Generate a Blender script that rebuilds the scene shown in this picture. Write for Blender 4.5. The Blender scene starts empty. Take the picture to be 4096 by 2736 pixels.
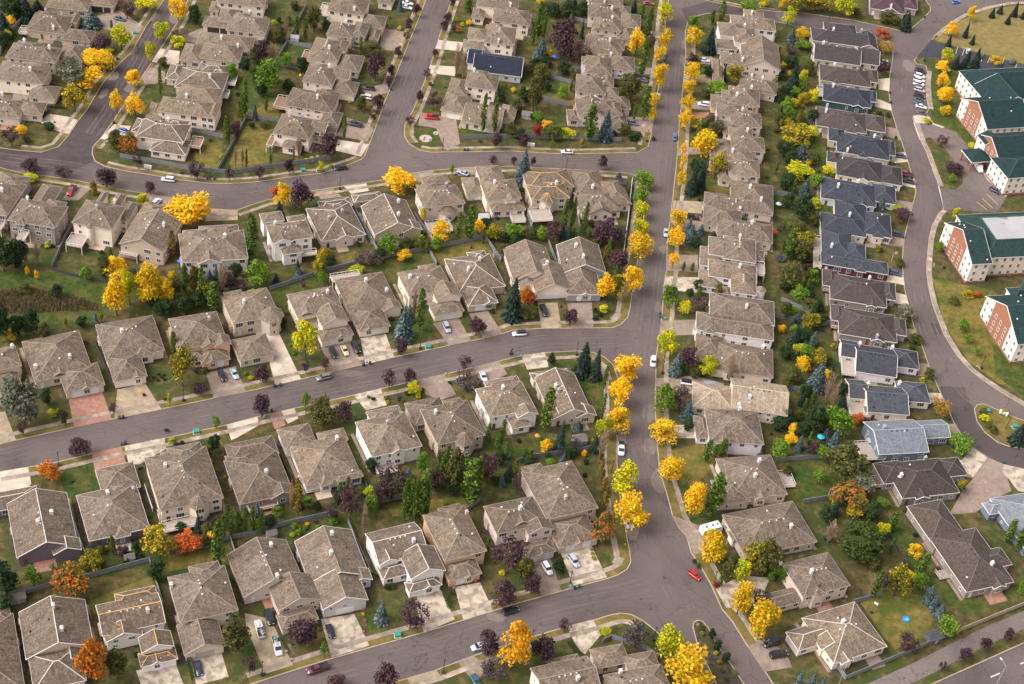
import bpy, bmesh, math, random
from mathutils import Vector, Matrix
R = math.radians
scene = bpy.context.scene
# ---------------------------------------------------------------- camera
cam_d = bpy.data.cameras.new("camera"); cam = bpy.data.objects.new("camera", cam_d)
scene.collection.objects.link(cam); scene.camera = cam
cam_d.sensor_width = 36; cam_d.lens = 54.4922; cam_d.clip_start = 1; cam_d.clip_end = 9000
cam.matrix_world = Matrix([[0.990268, -0.139173, -0.0, -0.0], [0.091306, 0.649674, -0.75471, -373.869732], [0.105035, 0.747365, 0.656059, 325.0], [0.0, 0.0, 0.0, 1.0]])
# ---------------------------------------------------------------- world, sun, exposure
SUN_EL, SUN_AZ = 48, 250
w = bpy.data.worlds.new("World"); scene.world = w; w.use_nodes = True
nt = w.node_tree; bg = nt.nodes["Background"]
sky = nt.nodes.new("ShaderNodeTexSky"); sky.sky_type = 'NISHITA'; sky.sun_disc = False
sky.sun_elevation = R(SUN_EL); sky.sun_rotation = R(SUN_AZ); sky.dust_density = 4; sky.air_density = 1; sky.ozone_density = 1
hs = nt.nodes.new("ShaderNodeHueSaturation"); hs.inputs['Saturation'].default_value = 0.22
nt.links.new(sky.outputs[0], hs.inputs['Color']); tn = nt.nodes.new('ShaderNodeMix'); tn.data_type = 'RGBA'; tn.blend_type = 'MULTIPLY'; tn.inputs[0].default_value = 1; tn.inputs[7].default_value = (1.03, .985, 1.0, 1)
nt.links.new(hs.outputs[0], tn.inputs[6]); nt.links.new(tn.outputs[2], bg.inputs[0]); bg.inputs[1].default_value = 0.15
sun_d = bpy.data.lights.new("sun", 'SUN'); sun_d.energy = 1.1; sun_d.angle = R(42); sun_d.color = (1, .955, .91)
sun = bpy.data.objects.new("sun", sun_d); scene.collection.objects.link(sun)
az, el = R(SUN_AZ), R(SUN_EL)
sun.rotation_euler = Vector((-math.sin(az)*math.cos(el), -math.cos(az)*math.cos(el), -math.sin(el))).to_track_quat('-Z', 'Y').to_euler()
scene.view_settings.view_transform = 'Standard'; scene.view_settings.look = 'None'
scene.view_settings.exposure = 0.95; scene.view_settings.gamma = 1
C = scene.collection
rnd = random.Random(7)
# ---------------------------------------------------------------- helpers
def link(o, parent=None):
    C.objects.link(o)
    if parent: o.parent = parent
    return o
def tag(o, label=None, cat=None, group=None, kind=None):
    if label: o['label'] = label
    if cat: o['category'] = cat
    if group: o['group'] = group
    if kind: o['kind'] = kind
    return o
def empty(name, loc, rz=0, label=None, cat=None, group=None):
    o = bpy.data.objects.new(name, None); o.location = loc; o.rotation_euler = (0, 0, rz); o.empty_display_size = .3
    link(o); return tag(o, label, cat, group)
def obj(name, bm, mats, parent=None, smooth=False):
    me = bpy.data.meshes.new(name); bm.to_mesh(me); bm.free()
    for m in (mats if isinstance(mats, (list, tuple)) else [mats]): me.materials.append(m)
    if smooth:
        for p in me.polygons: p.use_smooth = True
    return link(bpy.data.objects.new(name, me), parent)
def inst(src, name, parent=None, loc=None, rz=None, scale=None, mat=None):
    o = src.copy(); o.name = name; link(o, parent); o.parent = parent
    if loc is not None: o.location = loc
    if rz is not None: o.rotation_euler = (0, 0, rz)
    if scale is not None: o.scale = scale
    if mat is not None:
        o.material_slots[0].link = 'OBJECT'; o.material_slots[0].material = mat
    return o
def meshobj(name, me, parent=None, loc=(0,0,0), rz=0, scale=(1,1,1), mat=None):
    o = bpy.data.objects.new(name, me); link(o, parent); o.location = loc; o.rotation_euler = (0,0,rz); o.scale = scale
    if mat is not None:
        o.material_slots[0].link = 'OBJECT'; o.material_slots[0].material = mat
    return o
def tomesh(name, bm, mats, smooth=False):
    me = bpy.data.meshes.new(name); bm.to_mesh(me); bm.free()
    for m in (mats if isinstance(mats, (list, tuple)) else [mats]): me.materials.append(m)
    if smooth:
        for p in me.polygons: p.use_smooth = True
    return me
def face(bm, pts, mi=0):
    f = bm.faces.new([bm.verts.new(p) for p in pts]); f.material_index = mi; return f
def box(bm, x0, y0, z0, x1, y1, z1, mi=0, bottom=True):
    v = [bm.verts.new(p) for p in ((x0,y0,z0),(x1,y0,z0),(x1,y1,z0),(x0,y1,z0),(x0,y0,z1),(x1,y0,z1),(x1,y1,z1),(x0,y1,z1))]
    for q in ((4,5,6,7),(0,1,5,4),(1,2,6,5),(2,3,7,6),(3,0,4,7)) + (((3,2,1,0),) if bottom else ()):
        f = bm.faces.new([v[i] for i in q]); f.material_index = mi
def bar(bm, a, b, t, up=(0,0,1), t2=None, mi=0):
    a, b = Vector(a), Vector(b); d = (b-a).normalized(); u = Vector(up)
    s = d.cross(u)
    if s.length < 1e-4: s = d.cross(Vector((1,0,0)))
    s.normalize(); u = s.cross(d).normalized(); t2 = t2 or t
    r = [[p + s*(i*t/2) + u*(j*t2/2) for i, j in ((-1,-1),(1,-1),(1,1),(-1,1))] for p in (a, b)]
    v = [[bm.verts.new(p) for p in q] for q in r]
    for i in range(4):
        f = bm.faces.new((v[0][i], v[0][(i+1)%4], v[1][(i+1)%4], v[1][i])); f.material_index = mi
    for f in (bm.faces.new(v[0][::-1]), bm.faces.new(v[1])): f.material_index = mi
def cone(bm, a, b, r0, r1, n=8, cap=True, mi=0):
    a, b = Vector(a), Vector(b); d = (b-a).normalized(); s = d.orthogonal().normalized(); u = d.cross(s)
    ring = [[bm.verts.new(p + (s*math.cos(k*2*math.pi/n) + u*math.sin(k*2*math.pi/n))*r) for k in range(n)] for p, r in ((a, r0), (b, r1))]
    for k in range(n):
        f = bm.faces.new((ring[0][k], ring[0][(k+1)%n], ring[1][(k+1)%n], ring[1][k])); f.material_index = mi
    if cap:
        for q in (ring[0][::-1], ring[1]): bm.faces.new(q).material_index = mi
# ---------------------------------------------------------------- materials
MATS = {}
def nmat(name):
    m = bpy.data.materials.new(name); m.use_nodes = True; t = m.node_tree
    return m, t, t.nodes['Principled BSDF']
def N(t, typ, **kw):
    n = t.nodes.new(typ)
    for k, v in kw.items():
        if k in n.inputs: n.inputs[k].default_value = v
        else: setattr(n, k, v)
    return n
def ramp(t, src, cols):
    r = t.nodes.new('ShaderNodeValToRGB'); e = r.color_ramp.elements
    while len(e) < len(cols): e.new(.5)
    for i, (p, c) in enumerate(cols): e[i].position = p; e[i].color = (*c, 1)
    t.links.new(src, r.inputs[0]); return r.outputs[0]
def mix(t, fac, a, b, typ='MIX'):
    m = t.nodes.new('ShaderNodeMix'); m.data_type = 'RGBA'; m.blend_type = typ
    for s, v in ((m.inputs[0], fac), (m.inputs[6], a), (m.inputs[7], b)):
        if hasattr(v, 'is_output'): t.links.new(v, s)
        else: s.default_value = v if isinstance(v, float) else (*v, 1)
    return m.outputs[2]
def noise(t, scale, detail=3, rough=.6, vec=None, dist=0):
    n = N(t, 'ShaderNodeTexNoise', Scale=scale, Detail=detail, Roughness=rough, Distortion=dist)
    if vec is None:
        g = t.nodes.new('ShaderNodeNewGeometry'); vec = g.outputs['Position']
    t.links.new(vec, n.inputs['Vector']); return n.outputs['Fac']
def plain(name, col, rough=.7, metal=0, var=.0, coat=0):
    if name in MATS: return MATS[name]
    m, t, b = nmat(name); b.inputs['Roughness'].default_value = rough; b.inputs['Metallic'].default_value = metal
    b.inputs['Coat Weight'].default_value = coat
    if var:
        c = ramp(t, noise(t, 1.3, 4), [(.3, [x*(1-var) for x in col]), (.7, [min(1, x*(1+var)) for x in col])])
        t.links.new(c, b.inputs['Base Color'])
    else: b.inputs['Base Color'].default_value = (*col, 1)
    MATS[name] = m; return m
def ground_mat(name, layers, rough=.95, bump=.0, slab=0, slabv=.25):
    """layers: first colour ramp on noise, then (scale, lo, hi, colour, strength) patches"""
    m, t, b = nmat(name); b.inputs['Roughness'].default_value = rough
    b.inputs['Specular IOR Level'].default_value = .2
    sc, cols = layers[0]; col = ramp(t, noise(t, sc, 5, .65), cols)
    for sc, lo, hi, c, st in layers[1:]:
        f = ramp(t, noise(t, sc, 4, .6), [(lo, (0,0,0)), (hi, (st, st, st))]); col = mix(t, f, col, c)
    if slab:      # concrete is poured in panels of slightly different tone
        g = t.nodes.new('ShaderNodeNewGeometry'); rt = t.nodes.new('ShaderNodeVectorRotate'); rt.inputs['Angle'].default_value = .2; t.links.new(g.outputs['Position'], rt.inputs['Vector'])
        sn = t.nodes.new('ShaderNodeVectorMath'); sn.operation = 'SNAP'; sn.inputs[1].default_value = (slab, slab, 500); t.links.new(rt.outputs[0], sn.inputs[0])
        wn = t.nodes.new('ShaderNodeTexWhiteNoise'); t.links.new(sn.outputs[0], wn.inputs['Vector'])
        col = mix(t, 1.0, col, ramp(t, wn.outputs['Value'], [(.0, (1-slabv,)*3), (.7, (1,1,1)), (1, (1+slabv*1.3,)*3)]), 'MULTIPLY')
    t.links.new(col, b.inputs['Base Color'])
    if bump:
        bp = N(t, 'ShaderNodeBump', Strength=bump, Distance=.3); t.links.new(noise(t, 3, 4), bp.inputs['Height']); t.links.new(bp.outputs[0], b.inputs['Normal'])
    MATS[name] = m; return m
def asphalt(name, k, tint=(1.0,.9,.86)):
    c = lambda v: [v*k*x for x in tint]
    m, t, b = nmat(name); b.inputs['Roughness'].default_value = .9; b.inputs['Specular IOR Level'].default_value = .25
    col = ramp(t, noise(t, 1.9, 6, .8), [(.25, c(.105)), (.5, c(.16)), (.75, c(.22))])
    big = ramp(t, noise(t, .035, 4, .6, dist=.6), [(.3, (.72,.70,.70)), (.5, (1,1,1)), (.7, (1.2,1.18,1.14))])
    col = mix(t, 1.0, col, big, 'MULTIPLY')
    # tar-sealed cracks: thin dark lines along warped cell borders, only in places
    g = t.nodes.new('ShaderNodeNewGeometry')
    v = t.nodes.new('ShaderNodeTexVoronoi'); v.feature = 'DISTANCE_TO_EDGE'; v.inputs['Scale'].default_value = .085
    ns = N(t, 'ShaderNodeTexNoise', Scale=.25, Detail=5); t.links.new(g.outputs['Position'], ns.inputs['Vector'])
    ad = t.nodes.new('ShaderNodeVectorMath'); ad.operation = 'MULTIPLY_ADD'; ad.inputs[1].default_value = (6,6,6)
    t.links.new(ns.outputs['Color'], ad.inputs[0]); t.links.new(g.outputs['Position'], ad.inputs[2]); t.links.new(ad.outputs[0], v.inputs['Vector'])
    ck = ramp(t, v.outputs['Distance'], [(.0, (.75,.75,.75)), (.014, (0,0,0))])
    where = ramp(t, noise(t, .05, 2), [(.36, (0,0,0)), (.5, (1,1,1))])
    col = mix(t, mix(t, 1.0, ck, where, 'MULTIPLY'), col, c(.06))
    t.links.new(col, b.inputs['Base Color'])
    MATS[name] = m; return m
asphalt('asphalt', .66, (1.07,.865,.80)); asphalt('asphalt_dark', .43, (1.05,.84,.82)); asphalt('asphalt_dusty', .98, (1.05,.88,.76)); asphalt('asphalt_new', .34, (.85,.88,1.1)); asphalt('asphalt_lot', .82, (1.05,.87,.79))
GR = ground_mat
GR('lawn', [(.45, [(.28,(.02,.026,.008)),(.42,(.055,.05,.016)),(.55,(.10,.078,.026)),(.72,(.17,.118,.048))]), (.06,.42,.60,(.04,.066,.012),.85), (.26,.5,.63,(.17,.125,.05),.6), (.42,.55,.65,(.035,.072,.01),.75), (.9,.5,.66,(.05,.036,.022),.75)], bump=.6)
GR('lawn_green', [(.6, [(.25,(.018,.036,.006)),(.5,(.04,.068,.011)),(.75,(.085,.10,.02))]), (.2,.46,.64,(.12,.095,.03),.75), (.7,.55,.7,(.02,.03,.008),.6)], bump=.6)
GR('lawn_dry', [(.5, [(.25,(.075,.072,.014)),(.5,(.15,.12,.028)),(.75,(.23,.165,.05))]), (.12,.46,.64,(.055,.08,.012),.85), (.6,.55,.7,(.06,.05,.02),.7)], bump=.4)
GR('verge', [(.4, [(.25,(.08,.075,.02)),(.5,(.16,.12,.035)),(.75,(.24,.165,.06))]), (.09,.45,.62,(.055,.07,.015),.85)], bump=.3)
GR('field', [(.4, [(.25,(.12,.10,.035)),(.5,(.185,.145,.052)),(.75,(.26,.195,.075))]), (.06,.52,.68,(.13,.12,.035),.6)], bump=.4)
GR('reeds', [(.7, [(.25,(.07,.045,.02)),(.5,(.15,.1,.05)),(.75,(.24,.17,.10))]), (.15,.5,.7,(.16,.1,.035),.7)], bump=1)
GR('mulch', [(.9, [(.28,(.02,.016,.012)),(.5,(.06,.047,.036)),(.72,(.12,.095,.075))]), (.25,.5,.62,(.06,.062,.02),.8)])
GR('concrete', [(.5, [(.25,(.39,.315,.24)),(.5,(.49,.405,.315)),(.75,(.57,.48,.38))]), (.12,.55,.75,(.30,.25,.19),.5)], slab=2.6, slabv=.12)
GR('concrete_stained', [(.5, [(.25,(.39,.315,.24)),(.5,(.44,.37,.28)),(.75,(.57,.48,.38))]), (.42,.49,.58,(.19,.15,.11),.65)], slab=2.6, slabv=.14)
GR('concrete_tan', [(.5, [(.25,(.25,.19,.125)),(.5,(.33,.26,.17)),(.75,(.41,.33,.23))]), (.3,.5,.65,(.2,.15,.10),.5)], slab=2.4, slabv=.12)
GR('aggregate', [(.8, [(.25,(.175,.132,.102)),(.5,(.25,.19,.147)),(.75,(.34,.265,.21))]), (.2,.52,.68,(.13,.10,.08),.6)])
GR('brick_paving', [(.9, [(.25,(.22,.11,.075)),(.5,(.32,.165,.115)),(.75,(.40,.24,.18))]), (.2,.5,.7,(.2,.12,.085),.5)])
GR('sidewalk', [(.35, [(.2,(.19,.155,.12)),(.45,(.29,.226,.176)),(.62,(.36,.30,.23)),(.8,(.46,.4,.31))]), (.11,.45,.6,(.21,.175,.14),.65)], slab=1.6, slabv=.22)
GR('kerb', [(.5, [(.25,(.28,.225,.165)),(.5,(.36,.29,.215)),(.75,(.43,.36,.27))]), (.09,.5,.65,(.24,.19,.145),.6)])
GR('rock', [(2, [(.25,(.28,.22,.2)),(.75,(.5,.42,.4))])])
PAVE = {'c':'concrete','s':'concrete_stained','t':'concrete_tan','a':'aggregate','r':'brick_paving','k':'asphalt_new','d':'asphalt_lot','l':'lawn_green','y':'lawn_dry','f':'field','w':'reeds','m':'mulch'}
def roof_mat(name, lo, mid, hi, row=.42, moss=0, fleck=0, streak=.7):
    m, t, b = nmat('roof_'+name); b.inputs['Roughness'].default_value = .9; b.inputs['Specular IOR Level'].default_value = .15
    uv = t.nodes.new('ShaderNodeUVMap'); uv.uv_map = 'uv'
    oi = t.nodes.new('ShaderNodeObjectInfo')
    br = t.nodes.new('ShaderNodeTexBrick'); br.inputs['Scale'].default_value = 1; br.inputs['Brick Width'].default_value = .5
    br.inputs['Row Height'].default_value = row; br.inputs['Mortar Size'].default_value = .035; br.inputs['Bias'].default_value = 0
    br.inputs['Color1'].default_value = (.72,.72,.72,1); br.inputs['Color2'].default_value = (1.22,1.22,1.22,1); br.inputs['Mortar'].default_value = (.45,.44,.43,1)
    t.links.new(uv.outputs[0], br.inputs['Vector'])
    col = ramp(t, noise(t, 1.5, 8, .85), [(.27, lo), (.5, mid), (.73, hi)])
    col = mix(t, .85, col, br.outputs['Color'], 'MULTIPLY')
    # weather streaks running down the slope
    mp = t.nodes.new('ShaderNodeMapping'); mp.inputs['Scale'].default_value = (1.1, .16, 1); t.links.new(uv.outputs[0], mp.inputs[0])
    st = ramp(t, noise(t, 1, 5, .7, vec=mp.outputs[0]), [(.35, (1-.45*streak,)*3), (.55, (1,1,1)), (.75, (1+.35*streak,)*3)])
    col = mix(t, 1.0, col, st, 'MULTIPLY')
    tint = ramp(t, oi.outputs['Random'], [(0, (.80,.78,.77)), (.3, (1.02,.97,.92)), (.55, (.9,.9,.91)), (.8, (1.08,1.05,1.03)), (1, (1.2,1.14,1.06))])
    col = mix(t, 1.0, col, tint, 'MULTIPLY')
    if moss:
        f = ramp(t, noise(t, .22, 4, .6), [(.5, (0,0,0)), (.7, (moss,)*3)]); col = mix(t, f, col, [x*.55 for x in mid])
    if fleck:
        f = ramp(t, noise(t, 1.6, 2, .5), [(.66, (0,0,0)), (.69, (1,1,1))])
        f2 = ramp(t, noise(t, .13, 2, .5), [(.42, (0,0,0)), (.6, (1,1,1))])
        col = mix(t, mix(t, 1.0, f, f2, 'MULTIPLY'), col, (.62,.30,.07))
    t.links.new(col, b.inputs['Base Color'])
    bp = N(t, 'ShaderNodeBump', Strength=.35, Distance=.08); t.links.new(br.outputs['Fac'], bp.inputs['Height']); bp.invert = True; t.links.new(bp.outputs[0], b.inputs['Normal'])
    MATS['roof_'+name] = m; return m
SHK = ((.066,.052,.038),(.19,.152,.113),(.40,.33,.25))
roof_mat('shake', *SHK, moss=.55); roof_mat('fleck', *SHK, fleck=1); roof_mat('light', (.22,.175,.125),(.34,.275,.20),(.48,.40,.30))
roof_mat('char', (0.0374, 0.0331, 0.036),(0.0576, 0.0504, 0.054),(0.0828, 0.072, 0.0756), streak=.25); roof_mat('charb', (0.0518, 0.0429, 0.04),(0.0799, 0.0666, 0.0614),(0.111, 0.0925, 0.0851), streak=.25)
roof_mat('navy', (0.034, 0.0381, 0.049),(0.053, 0.0585, 0.0734),(0.0782, 0.085, 0.102), streak=.25); roof_mat('navyg', (0.0455, 0.0504, 0.0602),(0.07, 0.0756, 0.0896),(0.1015, 0.1085, 0.1246), streak=.25)
roof_mat('navyd', (0.0176, 0.0208, 0.0336),(0.0272, 0.032, 0.0496),(0.044, 0.0496, 0.072), streak=.2)
roof_mat('blueg', (.135,.148,.172),(.195,.212,.24),(.27,.288,.315), streak=.25); roof_mat('dark', (0.0382, 0.0314, 0.0272),(0.0638, 0.0527, 0.045),(0.0935, 0.0782, 0.0663), streak=.25)
roof_mat('brown', (.052,.041,.034),(.086,.069,.058),(.13,.106,.09), streak=.2); roof_mat('green', (0.0112, 0.0285, 0.0291),(0.0198, 0.0445, 0.0443),(0.0341, 0.0627, 0.062), streak=.15)
roof_mat('purple', (.06,.035,.045),(.095,.058,.07),(.13,.085,.1), streak=.2)
CAPC = {'shake':(.25,.20,.15),'fleck':(.27,.21,.155),'light':(.5,.43,.3),'char':(.09,.08,.08),'charb':(.12,.10,.09),'navy':(.085,.09,.105),'navyg':(.11,.115,.13),'navyd':(.06,.065,.09),'blueg':(.3,.32,.35),'dark':(.11,.095,.085),'brown':(.13,.105,.09),'green':(.035,.075,.075),'purple':(.13,.09,.1)}
WALLC = {'cream':(0.78,0.663,0.52),'beige':(0.598,0.501,0.39),'white':(0.784,0.728,0.672),'tan':(0.52,0.416,0.305),'taupe':(0.28,0.235,0.202),'pink':(0.676,0.546,0.461),'lav':(0.715,0.65,0.663),'mauve':(0.157,0.129,0.14),'grey':(0.546,0.52,0.488),'slate':(0.314,0.291,0.291),'teal':(0.028,0.073,0.095),'green':(0.52,0.572,0.494),'maroon':(0.123,0.025,0.031),'blue':(.13,.175,.215),'orange':(0.676,0.429,0.247),'brick':(0.546,0.429,0.338),'ochre':(0.715,0.546,0.286),'maroonl':(0.39,0.286,0.286),'brick3':(0.78,0.676,0.559)}
def wall_mat(n):
    if 'wall_'+n in MATS: return MATS['wall_'+n]
    return plain('wall_'+n, WALLC[n], .85, var=.1)
plain('trim_white', (.72,.69,.64), .6); plain('trim_beige', (.42,.36,.29), .7); plain('trim_dark', (.06,.055,.055), .6)
plain('soffit', (.35,.31,.26), .8); plain('cap_orange', (.68,.38,.09), .8, var=.3); plain('cap_white', (.50,.46,.40), .8)
for k, c in CAPC.items(): plain('cap_'+k, c, .9, var=.2)
plain('glass', (.06,.075,.09), .1, coat=.3); plain('glass_green', (.05,.12,.10), .12); plain('garage_white', (.70,.69,.68), .5); plain('garage_tan', (.38,.33,.28), .6); plain('garage_dark', (.03,.028,.03), .5)
plain('chimney_white', (.68,.65,.60), .7); plain('chimney_tan', (.5,.38,.3), .8); plain('metal_grey', (.45,.45,.46), .45, .4); plain('black', (.02,.02,.022), .5); plain('brick', (.30,.125,.07), .9, var=.25)
plain('deck_wood', (.22,.13,.085), .8, var=.2); plain('deck_grey', (.34,.28,.23), .8, var=.15); GRM = ground_mat('membrane', [(.08, [(.3,(.30,.295,.29)),(.7,(.38,.375,.37))]), (.11,.55,.62,(.13,.11,.095),.8)])
plain('fence_grey', (.185,.19,.205), .9, var=.18); plain('fence_white', (.62,.62,.63), .7); plain('fence_dark', (.055,.055,.06), .8, var=.2); plain('fence_tan', (.38,.30,.21), .85, var=.15)
plain('bark', (.075,.055,.042), .95, var=.3); plain('bark_pale', (.22,.185,.14), .95, var=.3); plain('twig', (.26,.175,.105), .95, var=.25)
plain('rubber', (.012,.012,.012), .8); plain('car_glass', (.02,.025,.03), .08, coat=.5); plain('chrome', (.6,.6,.62), .25, .8); plain('lamp_red', (.35,.01,.01), .3); plain('lamp_clear', (.75,.76,.78), .2)
plain('util_green', (.02,.25,.19), .5); plain('line_white', (.68,.66,.62), .8); plain('line_yellow', (.62,.40,.08), .8)
def leaf(name, cols, patch=None, trans=.25):
    """cols: list of colours spread over leaf clumps at random; patch: second list in noise patches"""
    m, t, b = nmat('leaf_'+name); b.inputs['Roughness'].default_value = .75; b.inputs['Specular IOR Level'].default_value = .2
    g = t.nodes.new('ShaderNodeNewGeometry'); oi = t.nodes.new('ShaderNodeObjectInfo')
    sp = lambda cs: [(i/(len(cs)-1), c) for i, c in enumerate(cs)]
    col = ramp(t, g.outputs['Random Per Island'], sp(cols))
    if patch:
        c2 = ramp(t, g.outputs['Random Per Island'], sp(patch))
        f = ramp(t, noise(t, .45, 2, .5), [(.44, (0,0,0)), (.56, (1,1,1))]); col = mix(t, f, col, c2)
    tint = ramp(t, oi.outputs['Random'], [(0, (.82,.84,.85)), (.5, (1,1,1)), (1, (1.2,1.12,1.0))])
    col = mix(t, 1.0, col, tint, 'MULTIPLY')
    t.links.new(col, b.inputs['Base Color'])
    tr = t.nodes.new('ShaderNodeBsdfTranslucent'); t.links.new(col, tr.inputs[0])
    mx = t.nodes.new('ShaderNodeMixShader'); mx.inputs[0].default_value = trans
    t.links.new(b.outputs[0], mx.inputs[1]); t.links.new(tr.outputs[0], mx.inputs[2])
    t.links.new(mx.outputs[0], t.nodes['Material Output'].inputs['Surface'])
    MATS['leaf_'+name] = m; return m
gr = [(.03,.06,.012),(.06,.115,.018),(.12,.19,.03)]; yl = [(.45,.23,.008),(.80,.43,.008),(.92,.55,.016)]; orr = [(.4,.13,.01),(.62,.24,.015),(.72,.34,.03)]
leaf('Y', yl + [(.75,.40,.008)], [(.36,.30,.012),(.66,.47,.012),(.86,.58,.02)]); leaf('YG', [(.14,.21,.012),(.33,.42,.015),(.54,.58,.02)], [(.28,.34,.012),(.6,.5,.012),(.78,.56,.015)]); leaf('G', [(.04,.085,.014),(.115,.22,.02),(.25,.36,.03)])
leaf('Gd', [(.014,.03,.012),(.03,.058,.018),(.06,.09,.028)]); leaf('Ol', [(.035,.045,.014),(.075,.085,.024),(.14,.13,.035)], [(.05,.065,.016),(.10,.11,.025),(.2,.16,.04)]); leaf('YO', [(.12,.12,.012),(.36,.27,.015),(.68,.42,.015)], [(.05,.075,.014),(.13,.15,.02),(.34,.30,.02)])
leaf('O', [(.28,.07,.008),(.48,.15,.012),(.62,.25,.02)]); leaf('O2', [(.55,.25,.012),(.8,.40,.015),(.9,.5,.03)]); leaf('R', [(.3,.05,.015),(.5,.11,.03),(.55,.2,.05)]); leaf('RR', [(.18,.012,.02),(.34,.03,.045)]); leaf('PK', [(.45,.08,.25),(.6,.2,.4)]); leaf('RG', [(.06,.08,.015),(.12,.13,.02),(.2,.17,.03)], [(.3,.07,.02),(.5,.14,.03),(.45,.2,.03)])
leaf('P', [(.016,.009,.015),(.047,.026,.036),(.10,.055,.064),(.15,.08,.08)]); leaf('PG', [(.04,.028,.032),(.10,.075,.075),(.19,.14,.135)]); leaf('S', [(.008,.018,.012),(.022,.042,.028),(.065,.1,.066)]); leaf('SB', [(.02,.038,.038),(.07,.105,.105),(.2,.26,.26)])
leaf('A', [(.018,.045,.012),(.05,.10,.018),(.115,.18,.025),(.23,.29,.035)]); leaf('AY', [(.03,.05,.014),(.08,.09,.02),(.22,.18,.03)], [(.16,.11,.02),(.32,.2,.03)]); leaf('W', [(.10,.105,.07),(.2,.2,.14),(.32,.31,.23)], [(.06,.08,.05),(.14,.16,.1)]); leaf('BO', [(.3,.17,.05),(.5,.28,.03)]); leaf('DR', [(.022,.04,.008),(.05,.078,.014),(.09,.12,.022)])
def track_mat():      # polished wheel paths: soft-edged lighter bands on the asphalt
    m, t, b = nmat('wheel_track'); b.inputs['Roughness'].default_value = .8; b.inputs['Base Color'].default_value = (.2, .165, .14, 1)
    uv = t.nodes.new('ShaderNodeUVMap'); uv.uv_map = 'uv'; sx = t.nodes.new('ShaderNodeSeparateXYZ'); t.links.new(uv.outputs[0], sx.inputs[0])
    p = ramp(t, sx.outputs[0], [(0, (0,0,0)), (.5, (1,1,1)), (1, (0,0,0))])
    f = ramp(t, noise(t, .12, 4, .7), [(.3, (0,0,0)), (.7, (.75,.75,.75))]); a = mix(t, 1.0, p, f, 'MULTIPLY')
    tr = t.nodes.new('ShaderNodeBsdfTransparent'); mx = t.nodes.new('ShaderNodeMixShader'); t.links.new(a, mx.inputs[0]); t.links.new(tr.outputs[0], mx.inputs[1]); t.links.new(b.outputs[0], mx.inputs[2]); t.links.new(mx.outputs[0], t.nodes['Material Output'].inputs['Surface'])
    MATS['track'] = m
track_mat()
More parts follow.
